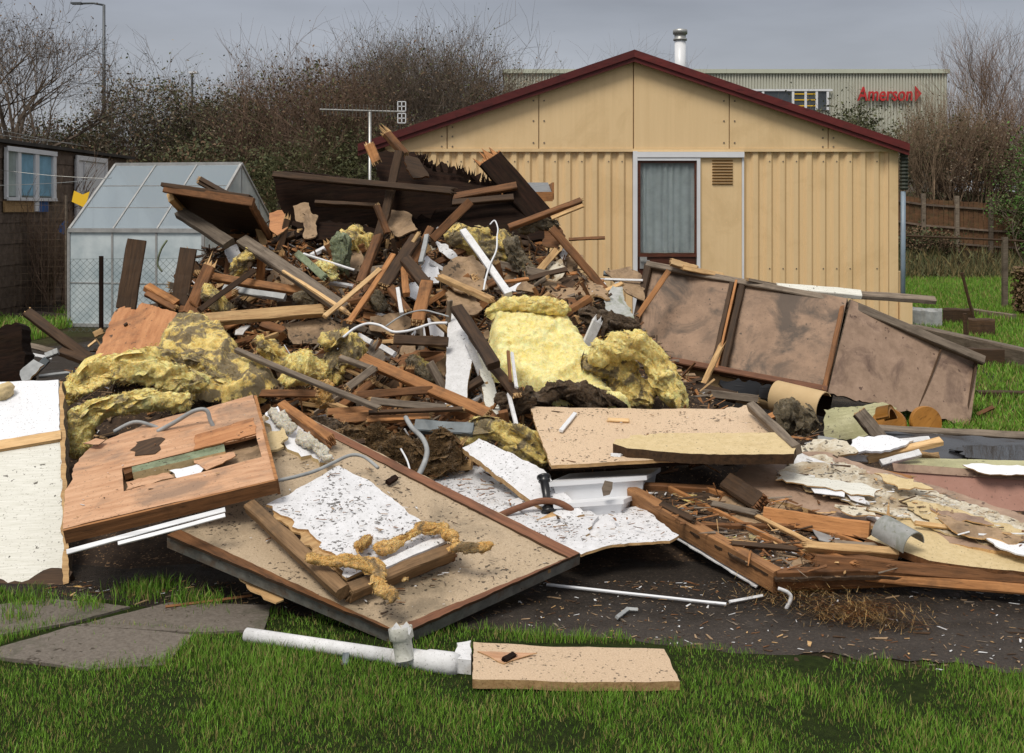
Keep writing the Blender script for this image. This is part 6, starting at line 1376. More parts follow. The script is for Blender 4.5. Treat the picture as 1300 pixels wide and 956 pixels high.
# ================================================================== sticks, posts and timbers placed one by one
# x1, y1, x2, y2, width px, material, nearer by (m), split start, split end, label [, depth override]
T = [
 (174, 305, 160, 392, 24, 'dark', 0, 0, 0, 'wide dark board standing upright in front of the greenhouse, left of the others', 7.9),
 (239, 316, 226, 396, 21, 'dark', 0, 0, 0, 'dark upright board right of the wide one by the greenhouse', 7.8),
 (266, 338, 240, 398, 15, 'red', 0, .10, 0, 'leaning upright with splintered yellow top beside the dark upright board', 7.7),
 (186, 364, 224, 386, 13, 'orange', 0, 0, 0, 'short rounded pinkish timber lying behind the orange plywood sheet', 7.75),
 (186, 372, 222, 392, 9, 'red', .03, 0, .02, 'second short timber beneath the rounded pinkish one', 7.72),
 (254, 227, 292, 248, 6, 'dark', 0, .03, 0, 'small forked dark stick behind the tipped roof section', 8.4),
 (252, 232, 286, 250, 4, 'dark', 0, .03, 0, 'thinner dark stick beside the forked one', 8.4),
 (229, 270, 291, 310, 16, 'greyw', .35, 0, 0, 'square grey brown beam end poking out below the tipped roof section'),
 (308, 306, 438, 393, 17, 'greyw', .32, 0, .02, 'long grey brown plank slanting down across the upper left of the heap'),
 (360, 344, 441, 397, 5, 'pale', .36, .03, .06, 'pale splintered strip torn from the long grey brown plank'),
 (272, 352, 384, 370, 11, 'orange', .12, 0, .03, 'brown timber lying level behind the long grey brown plank'),
 (284, 366, 362, 378, 9, 'greyp', .1, 0, 0, 'slotted grey metal strip in the hollow on the left'),
 (250, 407, 411, 394, 16, 'raw', .16, .02, .04, 'long yellow brown beam lying level above the dirty wool'),
 (323, 343, 253, 394, 7, 'dark', .28, 0, 0, 'dark stick slanting down left under the long grey brown plank'),
 (385, 322, 450, 343, 3, 'white', .2, 0, 0, 'thin pale rod under the pale green wool'),
 (378, 322, 412, 352, 9, 'green', .18, .02, .02, 'green painted plank scrap in the upper left'),
 (499, 324, 443, 409, 7, 'orange', .45, 0, .01, 'orange stick crossing behind the notched block'),
 (482, 342, 412, 402, 6, 'pale', .5, 0, .01, 'pale stick crossing the orange stick near the plank end'),
 (480, 300, 458, 360, 12, 'red', .32, 0, .02, 'dark red timber in the crossing of sticks'),
 (528, 302, 486, 364, 15, 'dark', .42, .02, .02, 'dark grooved timber slanting left above the crossing sticks'),
 (546, 290, 522, 336, 9, 'red', .3, .02, .0, 'short red brown stick behind the white corner strip'),
 (515, 330, 541, 362, 15, 'dark', .5, .01, .02, 'notched dark block with yellow cut side'),
 (542, 359, 530, 410, 16, 'orange', .52, .01, .02, 'raw orange block standing below the notched dark block'),
 (513, 340, 516, 374, 9, 'orange', .42, 0, 0, 'short orange stub left of the notched dark block'),
 (505, 366, 510, 398, 5, 'white', .42, 0, 0, 'short white strip in the middle of the crossing sticks'),
 (542, 299, 534, 334, 6, 'greyp', .42, 0, 0, 'grey white corner strip under the red brown strut'),
 (492, 362, 518, 396, 10, 'red', .38, 0, .02, 'reddish stick leaning right below the crossing sticks'),
 (559, 352, 624, 381, 10, 'raw', .5, .04, .03, 'raw broken lath in front of the tan fibreboards'),
 (588, 293, 646, 374, 9, 'white', .52, 0, 0, 'long white rod slanting right above the wool'),
 (636, 359, 671, 354, 5, 'orange', .35, 0, 0, 'thin orange lath behind the end of the white rod'),
 (580, 392, 627, 464, 16, 'dark', .55, .02, 0, 'dark rounded plank leaning right of the tall tapering white board'),
 (622, 462, 657, 502, 12, 'dark', .35, 0, .04, 'dark plank end lying against the bright yellow wool'),
 (650, 448, 656, 492, 4, 'white', .5, 0, 0, 'thin white stick in front of the bright yellow wool'),
 (645, 446, 648, 484, 4, 'red', .5, 0, 0, 'thin dark red stick beside the thin white stick'),
 (646, 500, 657, 545, 5, 'white', .3, .01, 0, 'thin white lath below the bright wool'),
 (500, 431, 569, 434, 12, 'dark', .3, .03, 0, 'level dark timber with broken pale left end, behind the tall white board'),
 (461, 456, 620, 526, 15, 'orange', .25, .02, .02, 'long orange timber slanting down to the right through the middle'),
 (300, 444, 482, 519, 8, 'greyw', .5, 0, .01, 'long weathered grey strip crossing the wool from upper left'),
 (455, 426, 472, 435, 7, 'white', .2, 0, 0, 'short white rod near the greenish wool clump'),
 (484, 440, 501, 450, 7, 'white', .2, 0, .01, 'short white rod end above the long orange timber'),
 (432, 454, 477, 470, 8, 'greyw', .3, .02, 0, 'grey brown lath running into the long orange timber'),
 (440, 493, 474, 468, 10, 'greyw', .32, .01, .01, 'grey brown board end below the greenish wool clump'),
 (240, 498, 402, 500, 9, 'red', .22, 0, .02, 'long red brown rail running level behind the plywood door'),
 (453, 502, 549, 495, 10, 'red', .25, .01, .01, 'level red brown lath left of the tall tapering board'),
 (471, 509, 568, 518, 9, 'greyw', .32, .05, .02, 'pale splintered lath lying level in the middle'),
 (468, 524, 588, 519, 6, 'dark', .38, 0, .01, 'thin dark lath under the pale splintered lath'),
 (416, 524, 475, 520, 10, 'orange', .28, .02, .03, 'orange split batten left of the thin dark lath'),
 (424, 534, 470, 530, 14, 'orange', .3, .01, .01, 'thicker orange batten end just below the split one'),
 (466, 534, 545, 529, 9, 'orange', .3, .01, .03, 'second orange batten continuing to the right under the thin dark lath'),
 (527, 541, 601, 546, 17, 'slate', .28, 0, .01, 'slate grey painted timber lying above the hay'),
 (440, 576, 465, 569, 6, 'pale', .3, .01, 0, 'pale offcut behind the brown edging of the big panel'),
 (426, 566, 463, 560, 7, 'dark', .3, .01, .01, 'dark offcut behind the brown edging of the big panel'),
 (622, 524, 640, 545, 8, 'red', .1, .01, .02, 'red brown stub just above the dirty yellow wool'),
 # top of heap
 (502, 265, 656, 236, 10, 'red', .25, 0, 0, 'long red brown purlin under the ragged roof boards, the lower of two', 8.9),
 (478, 266, 652, 251, 9, 'dark', .3, 0, 0, 'dark purlin crossing below the red brown one', 8.85),
 (597, 256, 549, 304, 11, 'red', 0, .0, .0, 'thick red brown strut with weathered square end', 8.05),
 (478, 261, 492, 296, 8, 'red', 0, .02, 0, 'short red brown stick left of the dark leaning post', 8.1),
 (507, 192, 489, 276, 11, 'dark', 0, 0, 0, 'dark leaning post at the crest, its upper half', 8.6),
 (489, 272, 467, 342, 12, 'dark', 0, 0, .02, 'dark leaning post below the crest, its lower half', 8.4),
 (491, 170, 514, 196, 12, 'red', 0, .09, .02, 'post top with bright splintered yellow end at the very top of the heap', 8.9),
 (469, 184, 478, 206, 12, 'orange', 0, .05, .03, 'ragged orange chunk at the left end of the ragged roof boards', 9.2),
 (738, 255, 646, 289, 9, 'red', 0, .02, 0, 'long jutting timber with broken tip pointing at the bungalow wall', 8.4),
 (740, 261, 700, 277, 5, 'raw', 0, .02, 0, 'pale lath lying on the long jutting timber', 8.36),
 (722, 304, 768, 302, 4, 'red', 0, 0, 0, 'thin rod jutting level towards the bungalow', 8.9),
 (700, 290, 771, 372, 10, 'red', 0, .01, .01, 'red brown rafter sloping down the right flank', 8.2),
 (697, 352, 737, 346, 5, 'orange', 0, 0, 0, 'short orange lath at the edge of the hollow on the right', 8.3),
 (760, 374, 790, 360, 6, 'raw', 0, .01, .02, 'pale lath at the foot of the red brown rafter', 8.1),
 (543, 300, 492, 356, 7, 'dark', 0, .02, 0, 'dark thin lath next to the dark grooved timber', 8.0),
 (532, 296, 515, 322, 5, 'raw', 0, .02, .01, 'thin raw lath above the dark grooved timber', 7.95),
 (762, 354, 816, 356, 3, 'white', 0, 0, 0, 'white strip running level to the pink cupboard', 9.4),
 (766, 347, 806, 351, 6, 'slate', 0, 0, 0, 'blue grey scrap in front of the bungalow wall', 9.6),
 # right
 (849, 344, 809, 402, 7, 'orange', 0, 0, .01, 'orange lath leaning on the left board of the mouldy cupboard', 9.0),
 (915, 441, 889, 496, 7, 'raw', 0, .06, 0, 'pointed raw stake leaning on the lower edge of the mouldy cupboard', 8.4),
 (860, 496, 962, 507, 10, 'greyw', 0, 0, .02, 'grey brown timber lying below the cream lino rolls', 8.0),
 (840, 480, 935, 505, 14, 'dark', 0, 0, .02, 'dark board half buried under the cream lino rolls', 8.3),
 (852, 333, 884, 342, 9, 'pale', 0, .02, .03, 'pale splinter resting on the top edge of the mouldy cupboard', 9.35),
 (868, 340, 918, 350, 6, 'raw', 0, .03, .03, 'second pale splinter on the top edge of the mouldy cupboard', 9.3),
 (950, 355, 985, 362, 4, 'greyw', 0, .03, .02, 'dark flake lifting from the top of the mouldy cupboard', 9.15),
 (985, 365, 1093, 374, 12, 'whitetex', 0, 0, 0, 'white plank lying level along the back edge of the mouldy cupboard', 9.32),
 (1080, 374, 1187, 381, 11, 'greyw', 0, 0, 0, 'grey weathered plank continuing right of the white plank', 9.36),
 (1090, 523, 1124, 565, 17, 'greyw', 0, .01, 0, 'grey brown block leaning in front of the green plastic sheet', 7.0),
 (1100, 583, 1195, 560, 12, 'pale', 0, 0, 0, 'pale new timber lying across white strips at the right', 6.2),
 (1118, 588, 1168, 575, 9, 'white', 0, 0, 0, 'white strip just below the pale new timber', 6.15),
 (1048, 580, 1102, 583, 8, 'white', 0, 0, 0, 'white strip left of the pale new timber', 6.2),
 (1045, 588, 1090, 597, 9, 'red', 0, .01, 0, 'red brown timber passing under the orange broken one', 6.1),
 (1084, 596, 1156, 611, 13, 'orange', 0, 0, .03, 'orange timber with round broken end pointing right', 6.0),
 (1168, 577, 1190, 580, 8, 'raw', 0, 0, .01, 'short raw block at the rim of the pink box', 6.3),
 (1187, 575, 1192, 592, 8, 'raw', 0, 0, .01, 'upright raw stub at the rim of the pink box', 6.3),
 (1010, 576, 1072, 602, 7, 'white', 0, 0, 0, 'upper white strip of the fan beside the khaki batten', 6.0),
 (1005, 584, 1060, 606, 6, 'upvc', 0, 0, 0, 'lower grey white strip of the fan beside the khaki batten', 5.98),
 (1012, 602, 1238, 641, 7, 'white', 0, .02, .05, 'long white painted lath along the top of the peeling wall panel', 5.85),
 (1240, 641, 1345, 672, 6, 'whitetex', 0, .02, 0, 'white lath end beside the pink box at the right edge', 5.7),
 (1180, 558, 1135, 562, 8, 'white', 0, 0, 0, 'white laminate strip above the pale new timber', 6.4),
 (1106, 652, 1110, 640, 5, 'dark', 0, 0, 0, 'tiny dark plug on the peeling wall panel', 5.4),
 (1104, 655, 1190, 640, 0, 'raw', 0, 0, 0, '', None),
 (963, 535, 1000, 520, 8, 'orange', 0, .01, .02, 'orange stub behind the khaki batten', 7.3),
 (1038, 556, 1062, 560, 6, 'greyp', 0, 0, 0, 'grey pipe scrap in front of the brown frayed wool', 6.7),
 (1240, 527, 1261, 517, 5, 'red', 0, 0, .01, 'short white and brown stick lying on the lawn right of the pink side panel', 8.9),
 # front
 (85, 701, 286, 647, 6, 'upvc', 0, 0, 0, 'upper white plastic trim strip hanging under the plywood door', 4.62),
 (150, 690, 286, 654, 5, 'upvc', 0, 0, 0, 'lower white plastic trim strip hanging under the plywood door', 4.64),
 (694, 742, 922, 767, 3.5, 'upvc', 0, 0, 0, 'thin white rod lying on the damp ground in the foreground gap', None),
 (926, 764, 968, 756, 3.5, 'white', 0, 0, 0, 'short white rod continuing towards the hay on the ground', None),
 (783, 784, 797, 773, 5, 'greyp', 0, 0, 0, 'small grey bent plastic bit on the damp ground', None),
 (797, 773, 810, 774, 4, 'greyp', 0, 0, 0, 'other leg of the bent plastic bit on the damp ground', None),
 (252, 704, 330, 690, 6, 'red', 0, 0, 0, 'brown lath in the dark gap below the plywood door', 5.3),
 (210, 770, 320, 756, 3, 'red', 0, 0, 0, 'thin brown stick lying on the slabs under the big panel', None),
 # left background debris
 (34, 396, 114, 456, 13, 'dark', 0, .02, .02, 'dark beam leaning down to the right between soil and orange plywood', 9.8),
 (76, 446, 108, 458, 12, 'dark', 0, 0, 0, 'dark block at the foot of the dark leaning beam', 8.9),
 (26, 436, 72, 447, 7, 'greyw', 0, 0, 0, 'grey plank lying on the dug soil at the left', 9.5),
 (30, 448, 66, 455, 4, 'white', 0, 0, 0, 'pale strip beneath the grey plank at the left', 9.2),
 (34, 483, 60, 456, 9, 'slate', 0, 0, 0, 'blue grey slab leaning at the left behind the white panel', 8.2),
 (58, 452, 74, 446, 8, 'greyp', 0, 0, 0, 'grey block on top of the blue grey slab', 8.3),
 (50, 478, 90, 473, 5, 'greyp', 0, 0, 0, 'grey rod behind the top edge of the white panel', 8.0),
 (10, 488, 40, 472, 3, 'raw', 0, .02, .02, 'thin twig like splinter behind the pale foam lump', 7.9),
 (14, 366, 86, 373, 3, 'white', 0, 0, 0, 'white edging strip across the dug soil', 20.5),
 (120, 425, 130, 420, 8, 'raw', 0, .01, .01, 'small raw block at the base of the fence post', 9.2),
 (112, 440, 122, 432, 3, 'pale', 0, 0, 0, 'pale stick left of the orange plywood', 9.0),
]
M['slate'] = m_plain('slate_grey_paint', (.12, .14, .15), .5, .4, 0, .35, 12, .2)
for e_ in T:
    x1, y1, x2, y2, wpx, m, off, s0, s1, lb = e_[:10]
    if not wpx: continue
    dd = e_[10] if len(e_) > 10 else -1
    if dd == -1: d1, d2 = D(y1) - off, D(y2) - off
    elif dd is None: d1, d2 = (CZ - .02) * F / (y1 - HY), (CZ - .02) * F / (y2 - HY)
    else:
        # steep pieces keep one distance, level ones too; longer slanting ones lean back a little
        d1 = dd + (.12 if y1 < y2 else 0) * min(1, abs(y2 - y1) / 60); d2 = dd + (.12 if y2 < y1 else 0) * min(1, abs(y2 - y1) / 60)
    a, b = P(x1, y1, d1), P(x2, y2, d2); w_ = wpx / F * (d1 + d2) / 2
    nm = 'plank' if wpx >= 13 else ('batten' if m not in ('white', 'upvc', 'greyp') else 'strip')
    beam(nm, a, b, w_, min(w_ * .6, .05) if wpx > 10 else w_ * .7, M[m], (s0, s1), bend=R.uniform(-.012, .012), roll=R.uniform(-.5, .5) if wpx < 14 else 0,
         endmat=M['raw'] if m in ('dark', 'red', 'greyw', 'orange') else M[m], label=lb, cat='timber' if nm != 'strip' else 'strip')
def cable(pts, d, r, m, lb, nm='cable'):
    path_tube(nm, [P(x, y, (D(y) - d) if d < 2 else d) for x, y in pts], r, M[m], 6, 6, label=lb, cat=nm)
cable([(436, 428), (450, 417), (466, 411), (482, 413), (498, 421), (512, 421), (526, 418), (548, 411), (568, 410)], .55, .008, 'upvc', 'white cable waving across the middle of the heap')
cable([(490, 414), (512, 400), (536, 394), (556, 398), (570, 402)], .58, .005, 'greyp', 'thin grey cable looping above the white one')
cable([(631, 300), (630, 318), (622, 336), (617, 352), (614, 368)], .6, .006, 'upvc', 'white wire hanging over the long white rod')
cable([(622, 285), (628, 280), (632, 290), (631, 300)], .6, .005, 'upvc', 'short hooked white wire end high on the heap')
cable([(515, 530), (523, 543), (536, 556), (542, 570), (540, 584), (533, 600), (527, 611)], .45, .013, 'greyp', 'bent grey white conduit standing out of the hay', 'conduit')
cable([(509, 570), (517, 585), (521, 600), (522, 609)], .45, .005, 'upvc', 'thin white wire left of the bent conduit', 'wire')
cable([(200, 548), (222, 536), (246, 522), (262, 521), (268, 536), (282, 560)], 5.55, .011, 'greyp', 'upper grey cable looping over the plywood door')
cable([(145, 548), (170, 536), (192, 540), (215, 550), (240, 561)], 5.6, .010, 'greyp', 'lower grey cable lying on the plywood door')
cable([(988, 392 + 355), (1000, 752), (1004, 760), (997, 775), (992, 787)], 4.72, .008, 'white', 'frayed white root hanging from the front rail of the lattice frame', 'root')
cable([(296, 665), (302, 655), (294, 650), (284, 650)], 5.15, .006, 'white', 'bent white wire under the plywood door', 'wire')
cable([(212, 560 - 255), (204, 318), (200, 335), (206, 345)], 8.3, .008, 'green', 'grey green hose curling behind the dark uprights', 'hose')

# white waste pipe in the grass
zg_ = lambda x, y, z: hit(x, y, plz(z))
root = empty('waste_pipe', zg_(512, 838, 0), label='white waste pipe with a tee lying in the grass at the front', cat='pipe')
a, b = zg_(313, 806, .03), zg_(500, 834, .03); c_ = zg_(582, 844, .035)
mb = MB(); mb.tube([a, b], .026, 18); make('pipe', mb, M['pipe'] if 'pipe' in M else M['white'], None, root, True)
mb = MB(); mb.tube([b, b.lerp(c_, .05), b.lerp(c_, .1), b.lerp(c_, .5), b.lerp(c_, .55), b.lerp(c_, .9), b.lerp(c_, 1)], [.027, .036, .036, .035, .040, .040, .034], 18)
make('tee', mb, M['white'], None, root, True)
q = zg_(514, 838, .04); tp_ = P(508, 796, q.y + .02); mb = MB(); mb.tube([q, q.lerp(tp_, .6), q.lerp(tp_, .65), tp_], [.033, .033, .042, .042], 18, 0, False)
k = len(mb.v); make('branch_socket', mb, M['whitetex'], None, root, True)
board('torn_rim', [(497, 798), (503, 790), (509, 797), (516, 789), (523, 798), (520, 806), (500, 806)], (tp_ + Vector((0, -.03, 0)), Vector((0, -1, .2)).normalized()), .01, [M['white'], M['cream']], jag=.01, warp=.02, parent=root)
beam('stopper', zg_(435, 838, .02), zg_(443, 838, .02), .045, .03, M['slate'], label='small dark stone beside the white waste pipe', cat='stone')
# pink board in the grass
gb = board('pink_offcut', [(600, 864), (601, 816), (700, 819), (843, 822), (863, 864), (740, 866)], plz(.045), .03, [M['plyp'] if 'plyp' in M else M['chip'], M['raw']], jag=.003, warp=.012, label='pale pinkish board lying in the grass at the bottom edge', cat='board')
board('white_block', [(577, 836), (580, 816), (598, 813), (598, 838)], plz(.06), .05, [M['white'], M['white']], jag=.004, label='small white block touching the left end of the pinkish board', cat='block')
beam('dark_chip', zg_(640, 838, .06), zg_(652, 831, .06), .02, .014, M['black'], (.01, .02), label='dark curled chip on the pinkish board', cat='chip')
board('loose_veneer', [(606, 826), (682, 828), (640, 842)], plz(.055), .003, [M['ply'], M['raw']], jag=.004, warp=.01, label='loose triangular veneer on the pinkish board', cat='veneer')
# slabs
sl_ = 0
for pts, lb in (([(0, 822), (90, 795), (172, 800), (245, 806), (208, 842), (112, 849), (0, 836)], 'front paving slab half grown over by grass'),
                ([(96, 792), (215, 764), (345, 768), (335, 800), (250, 803), (175, 798)], 'paving slab under the left corner of the big chipboard panel'),
                ([(-60, 775), (60, 758), (165, 770), (88, 791), (0, 806), (-60, 812)], 'paving slab at the left edge below the white panel')):
    board('paving_slab', pts, plz(.016), .05, [M['slab'], M['slab']], jag=.002, warp=.008, label=lb, cat='paving slab')
board('tree_stump', [(-30, 420), (0, 414), (24, 412), (27, 440), (36, 490), (30, 520), (-30, 530)], (P(0, 470, 7.6), Vector((.2, -1, .15)).normalized()), .3, [M['black'], M['black']], jag=.02, warp=.08, label='dark charred stump behind the white panel at the left edge', cat='stump')

# ---- sleepers and slabs on the back lawn
def sleeper(x1, y1, x2, y2, wpx, h, m, lb, z=None):
    z = h if z is None else z
    a, b = hit(x1, y1, plz(z)), hit(x2, y2, plz(z)); d = Vector((0, 0, -h / 2))
    beam('sleeper', a + d, b + d, wpx / F * a.y * 1.6, h, M[m], (0, 0), ref=Vector((0, 0, 1)), label=lb, cat='sleeper')
sleeper(1158, 391, 1196, 392, 14, .25, 'greyp', 'grey concrete block beside the bungalow corner')
sleeper(1197, 391, 1236, 392, 9, .22, 'dark', 'dark sleeper just right of the grey concrete block')
sleeper(1236, 392, 1288, 399, 4, .08, 'greyw', 'thin grey edging running on right of the dark sleeper')
sleeper(1229, 404, 1263, 405, 8, .22, 'dark', 'short dark sleeper between the two iron stakes')
sleeper(1160, 412, 1345, 452, 9, .20, 'greyw', 'long grey topped sleeper running diagonally over the back lawn')
sleeper(1215, 441, 1275, 443, 7, .18, 'dark', 'short dark sleeper right of the pink side panel top')
sleeper(1240, 496, 1345, 497, 8, .06, 'dark', 'low dark bed edging across the lawn at the right edge')
for (x1, y1, x2, y2, yb, lb) in ((1221, 346, 1235, 396, 418, 'leaning rusty iron stake on the back lawn'), (1225, 398, 1226, 440, 440, 'upright rusty iron stake in front of the leaning one')):
    d = CZ * F / (yb - HY); mb = MB(); a, b = P(x1, y1, d), P(x2 + (x2 - x1) * .3 * (yb != 440), yb if yb != 440 else y2, d)
    mb.tube([b, a], .022 if yb != 440 else .028, 5); make('iron_stake', mb, M['dark'], None, label=lb, cat='stake')

# ================================================================== filler: loose pieces on the mound surface
def mound_hit(px, py):
    d = Vector(((px - CX) / F, 1, -(py - HY) / F)); t = 4.6
    while t < 12:
        p = CAM + d * t
        if p.z < mz(p.x, p.y): return p
        t += .04
    return None
rr = random.Random(31)
def rand_px():
    while True:
        px = rr.gauss(500, 190); py = rr.uniform(275, 620)
        if px < 130 or px > 1010: continue
        s = tab(SIL, px)
        if py < s - 6: continue
        if py < 312 and 345 < px < 690: continue
        if px > 780 and py < 470: continue
        if px > 870 and py < 530: continue
        if px < 330 and py > 500: continue
        if 670 < px < 1010 and 470 < py: continue
        return px, py
KIND = [('red', 'short red brown offcut', 70), ('dark', 'short dark offcut', 66), ('orange', 'short orange offcut', 46), ('raw', 'short splintered pale offcut', 34), ('greyw', 'short grey weathered offcut', 32), ('white', 'short white painted offcut', 22)]
for m, nm, n in KIND:
    k = 0
    while k < n:
        px, py = rand_px(); p = mound_hit(px, py)
        if p is None: continue
        a = rr.uniform(-.6, .6) if rr.random() < .6 else rr.uniform(0, 3.14); L = rr.uniform(.14, .55)
        dr_ = Vector((math.cos(a), rr.uniform(-.5, .5), math.sin(a) * .8 + .1)).normalized(); w_ = rr.uniform(.02, .065)
        c = p + Vector((0, -.05, .05)) * rr.uniform(.2, 2.0)
        sp_ = (rr.uniform(.01, .05) if rr.random() < .6 else 0, rr.uniform(.01, .06) if rr.random() < .6 else 0)
        mb, Mx = beam_mb(c - dr_ * L / 2, c + dr_ * L / 2, w_, w_ * rr.uniform(.3, .7), sp_, rr.uniform(-.03, .03), rr.uniform(-1, 1), rr)
        make('offcut', mb, [M[m], M['raw'] if m != 'white' else M['white']], Mx, label=nm + ' lying loose among the heap', cat='offcut', group=nm + 's loose in the heap'); k += 1
SK = [('cardtan', 'small torn tan card', 30), ('red', 'small red brown splintered sheet', 20), ('dark', 'small dark torn sheet', 26), ('whitespeck', 'small dirty white flake', 22), ('plyo', 'small orange plywood scrap', 14), ('crumbly', 'small peeling cream scrap', 10)]
for m, nm, n in SK:
    k = 0
    while k < n:
        px, py = rand_px(); p = mound_hit(px, py)
        if p is None: continue
        r0 = rr.uniform(.04, .12) * (.6 if m == 'whitespeck' else 1.25); nrm = Vector((rr.gauss(0, .45), -.7, rr.uniform(.2, 1.2))).normalized(); c = p + Vector((0, -.04, .04)) * rr.uniform(.2, 1.8)
        u = nrm.orthogonal().normalized(); v = nrm.cross(u); N = rr.randrange(4, 7); ph = rr.random() * 6
        out = [c + (u * math.cos(ph + 6.283 * i / N) * 1.5 + v * math.sin(ph + 6.283 * i / N)) * r0 * rr.uniform(.5, 1.2) for i in range(N)]
        mb, Mx = board_mb(out, nrm, .008, [], .014, .02, .03, rr.random() * 99)
        make('scrap', mb, [M[m], M[m], M['raw'] if m != 'whitespeck' else M['white']], Mx, label=nm + ' lying loose among the heap', cat='scrap', group=nm + 's loose in the heap'); k += 1
# fine litter, one mesh of stuff
def splint(p, L, w_, m, mb, fz=.55):
    d = Vector((rr.gauss(0, 1), rr.gauss(0, .6), rr.gauss(0, fz))).normalized(); y = d.orthogonal().normalized() * w_; z = d.cross(y.normalized()) * w_ * .5
    a = mb.ring([p - d * L / 2 + y + z, p - d * L / 2 - y + z, p - d * L / 2 - y - z, p - d * L / 2 + y - z]); k = rr.uniform(.1, .8)
    b = mb.ring([p + d * L / 2 + (y + z) * k, p + d * L / 2 + (z - y) * k, p + d * L / 2 - (y + z) * k, p + d * L / 2 + (y - z) * k]); mb.bridge(a, b, m); mb.face(tuple(b), m); mb.face(tuple(reversed(a)), m)
lit = [M[k] for k in ('red', 'raw', 'dark', 'white', 'cardtan', 'wyg', 'greyw', 'orange')]
mb = MB()
def chip(p, s, m, mb=mb, flat=False):
    a = rr.random() * 6.28; d = Vector((math.cos(a), math.sin(a), 0 if flat else rr.gauss(0, .35))).normalized(); n = Vector((rr.gauss(0, .4) * (not flat), rr.gauss(0, .4) * (not flat), 1)); y = n.cross(d).normalized(); L = s * rr.uniform(.6, 2.6); w_ = s * rr.uniform(.15, .6); h = n.normalized() * s * .18
    q = [p - d * L - y * w_, p + d * L * .8 - y * w_ * .6, p + d * L + y * w_ * .5, p - d * L * .7 + y * w_]
    f = mb.ring(q); g = mb.ring([v + h for v in q]); mb.face(tuple(g), m); mb.bridge(f, g, m)
for _ in range(5200):
    px, py = rand_px(); X = None
    p = mound_hit(px, py)
    if p is None: continue
    chip(p + Vector((0, -.01, .015)), rr.uniform(.006, .026), rr.choice((0, 0, 1, 2, 2, 3, 4, 4, 5, 6, 6, 7)))
for _ in range(8500):
    px, py = rand_px(); p = mound_hit(px, py)
    if p is None: continue
    splint(p + Vector((0, -.04, .04)) * rr.uniform(0, 1.6), rr.uniform(.05, .26), rr.uniform(.002, .012), rr.choice((0, 0, 0, 1, 2, 2, 2, 6, 6, 7, 7, 3 if rr.random() < .3 else 2)), mb)
for _ in range(3200):
    X, Y = rr.uniform(-2.8, 1.9), rr.uniform(6.2, 11.5); z = mz(X, Y)
    if z < .06: continue
    if rr.random() < .6: splint(Vector((X, Y, z + .03)), rr.uniform(.05, .26), rr.uniform(.003, .012), rr.choice((0, 0, 2, 2, 6, 7, 1, 4)), mb, .3)
    else: chip(Vector((X, Y, z + .02)), rr.uniform(.01, .04), rr.choice((0, 2, 4, 4, 6, 3)), mb)
make('litter', mb, lit, Matrix.Identity(4), kind='stuff', label='splinters, chips and crumbs strewn over the demolition heap', cat='litter')
# ground litter
mb = MB()
for _ in range(4200):
    px = rr.uniform(60, 1340); py = 738 + rr.random() ** 1.7 * 115
    if py > tab([(300, 782), (560, 800), (800, 818), (1000, 838), (1320, 862)], px): continue
    p = hit(px, py, plz(.006)); chip(p, .0015 + .008 * rr.random() ** 2.5 if rr.random() < .985 else rr.uniform(.01, .02), rr.choice((1, 3, 4, 4, 6, 6, 0, 0, 2, 2, 2)), mb, True)
make('ground_litter', mb, lit, Matrix.Identity(4), kind='stuff', label='small chips scattered over the damp ground in front of the heap', cat='litter')
def inpoly(x, y, poly):
    ins = False; j = len(poly) - 1
    for i in range(len(poly)):
        if (poly[i][1] > y) != (poly[j][1] > y) and x < (poly[j][0] - poly[i][0]) * (y - poly[i][1]) / (poly[j][1] - poly[i][1]) + poly[i][0]: ins = not ins
        j = i
    return ins
# litter on lattice frame and wall panel, loose crumbs with real thickness on the boards
mb = MB()
def strew(pl_, poly, n, s0, s1, mats, h=.006):
    xs = [p[0] for p in poly]; ys = [p[1] for p in poly]; k = 0
    while k < n:
        x, y = rr.uniform(min(xs), max(xs)), rr.uniform(min(ys), max(ys)); ins = False; j = len(poly) - 1
        for i in range(len(poly)):
            if (poly[i][1] > y) != (poly[j][1] > y) and x < (poly[j][0] - poly[i][0]) * (y - poly[i][1]) / (poly[j][1] - poly[i][1]) + poly[i][0]: ins = not ins
            j = i
        if not ins: continue
        chip(hit(x, y, lift(pl_, h)), s0 + (s1 - s0) * rr.random() ** 3, rr.choice(mats), mb, True); k += 1
PLF = pl3((510, 805, 4.30), (735, 703, 4.92), (357, 515, 6.1))
strew(PLF, [(505, 795), (715, 705), (400, 560), (300, 690)], 420, .0015, .011, (0, 2, 2, 6, 4, 3), .012)
strew(lift(PLF, .085), [(342, 640), (430, 598), (538, 668), (470, 705)], 150, .0015, .012, (0, 2, 2, 0, 4), .012)
strew(pl3((700, 590, 5.68), (1000, 576, 5.72), (672, 517, 6.5)), [(705, 588), (990, 578), (950, 520), (680, 522)], 190, .002, .013, (2, 2, 0, 6, 4, 3), .006)
strew(pl3((790, 620, 5.75), (985, 737, 4.84), (1190, 727, 4.88)), [(805, 626), (985, 728), (1160, 722), (1060, 640), (905, 624)], 900, .004, .024, (0, 2, 2, 4, 5, 6, 3, 7, 7), .006)
strew(pl3((960, 612, 5.75), (1300, 700, 4.93), (1000, 576, 6.1)), [(970, 606), (1040, 575), (1320, 670), (1300, 695), (1100, 650)], 300, .003, .016, (1, 2, 4, 6, 3, 0, 4), .03)
strew(pl3((82, 674, 4.72), (350, 608, 4.95), (322, 502, 5.85)), [(90, 668), (345, 605), (320, 508), (110, 575)], 60, .002, .009, (2, 0, 1, 3), .004)
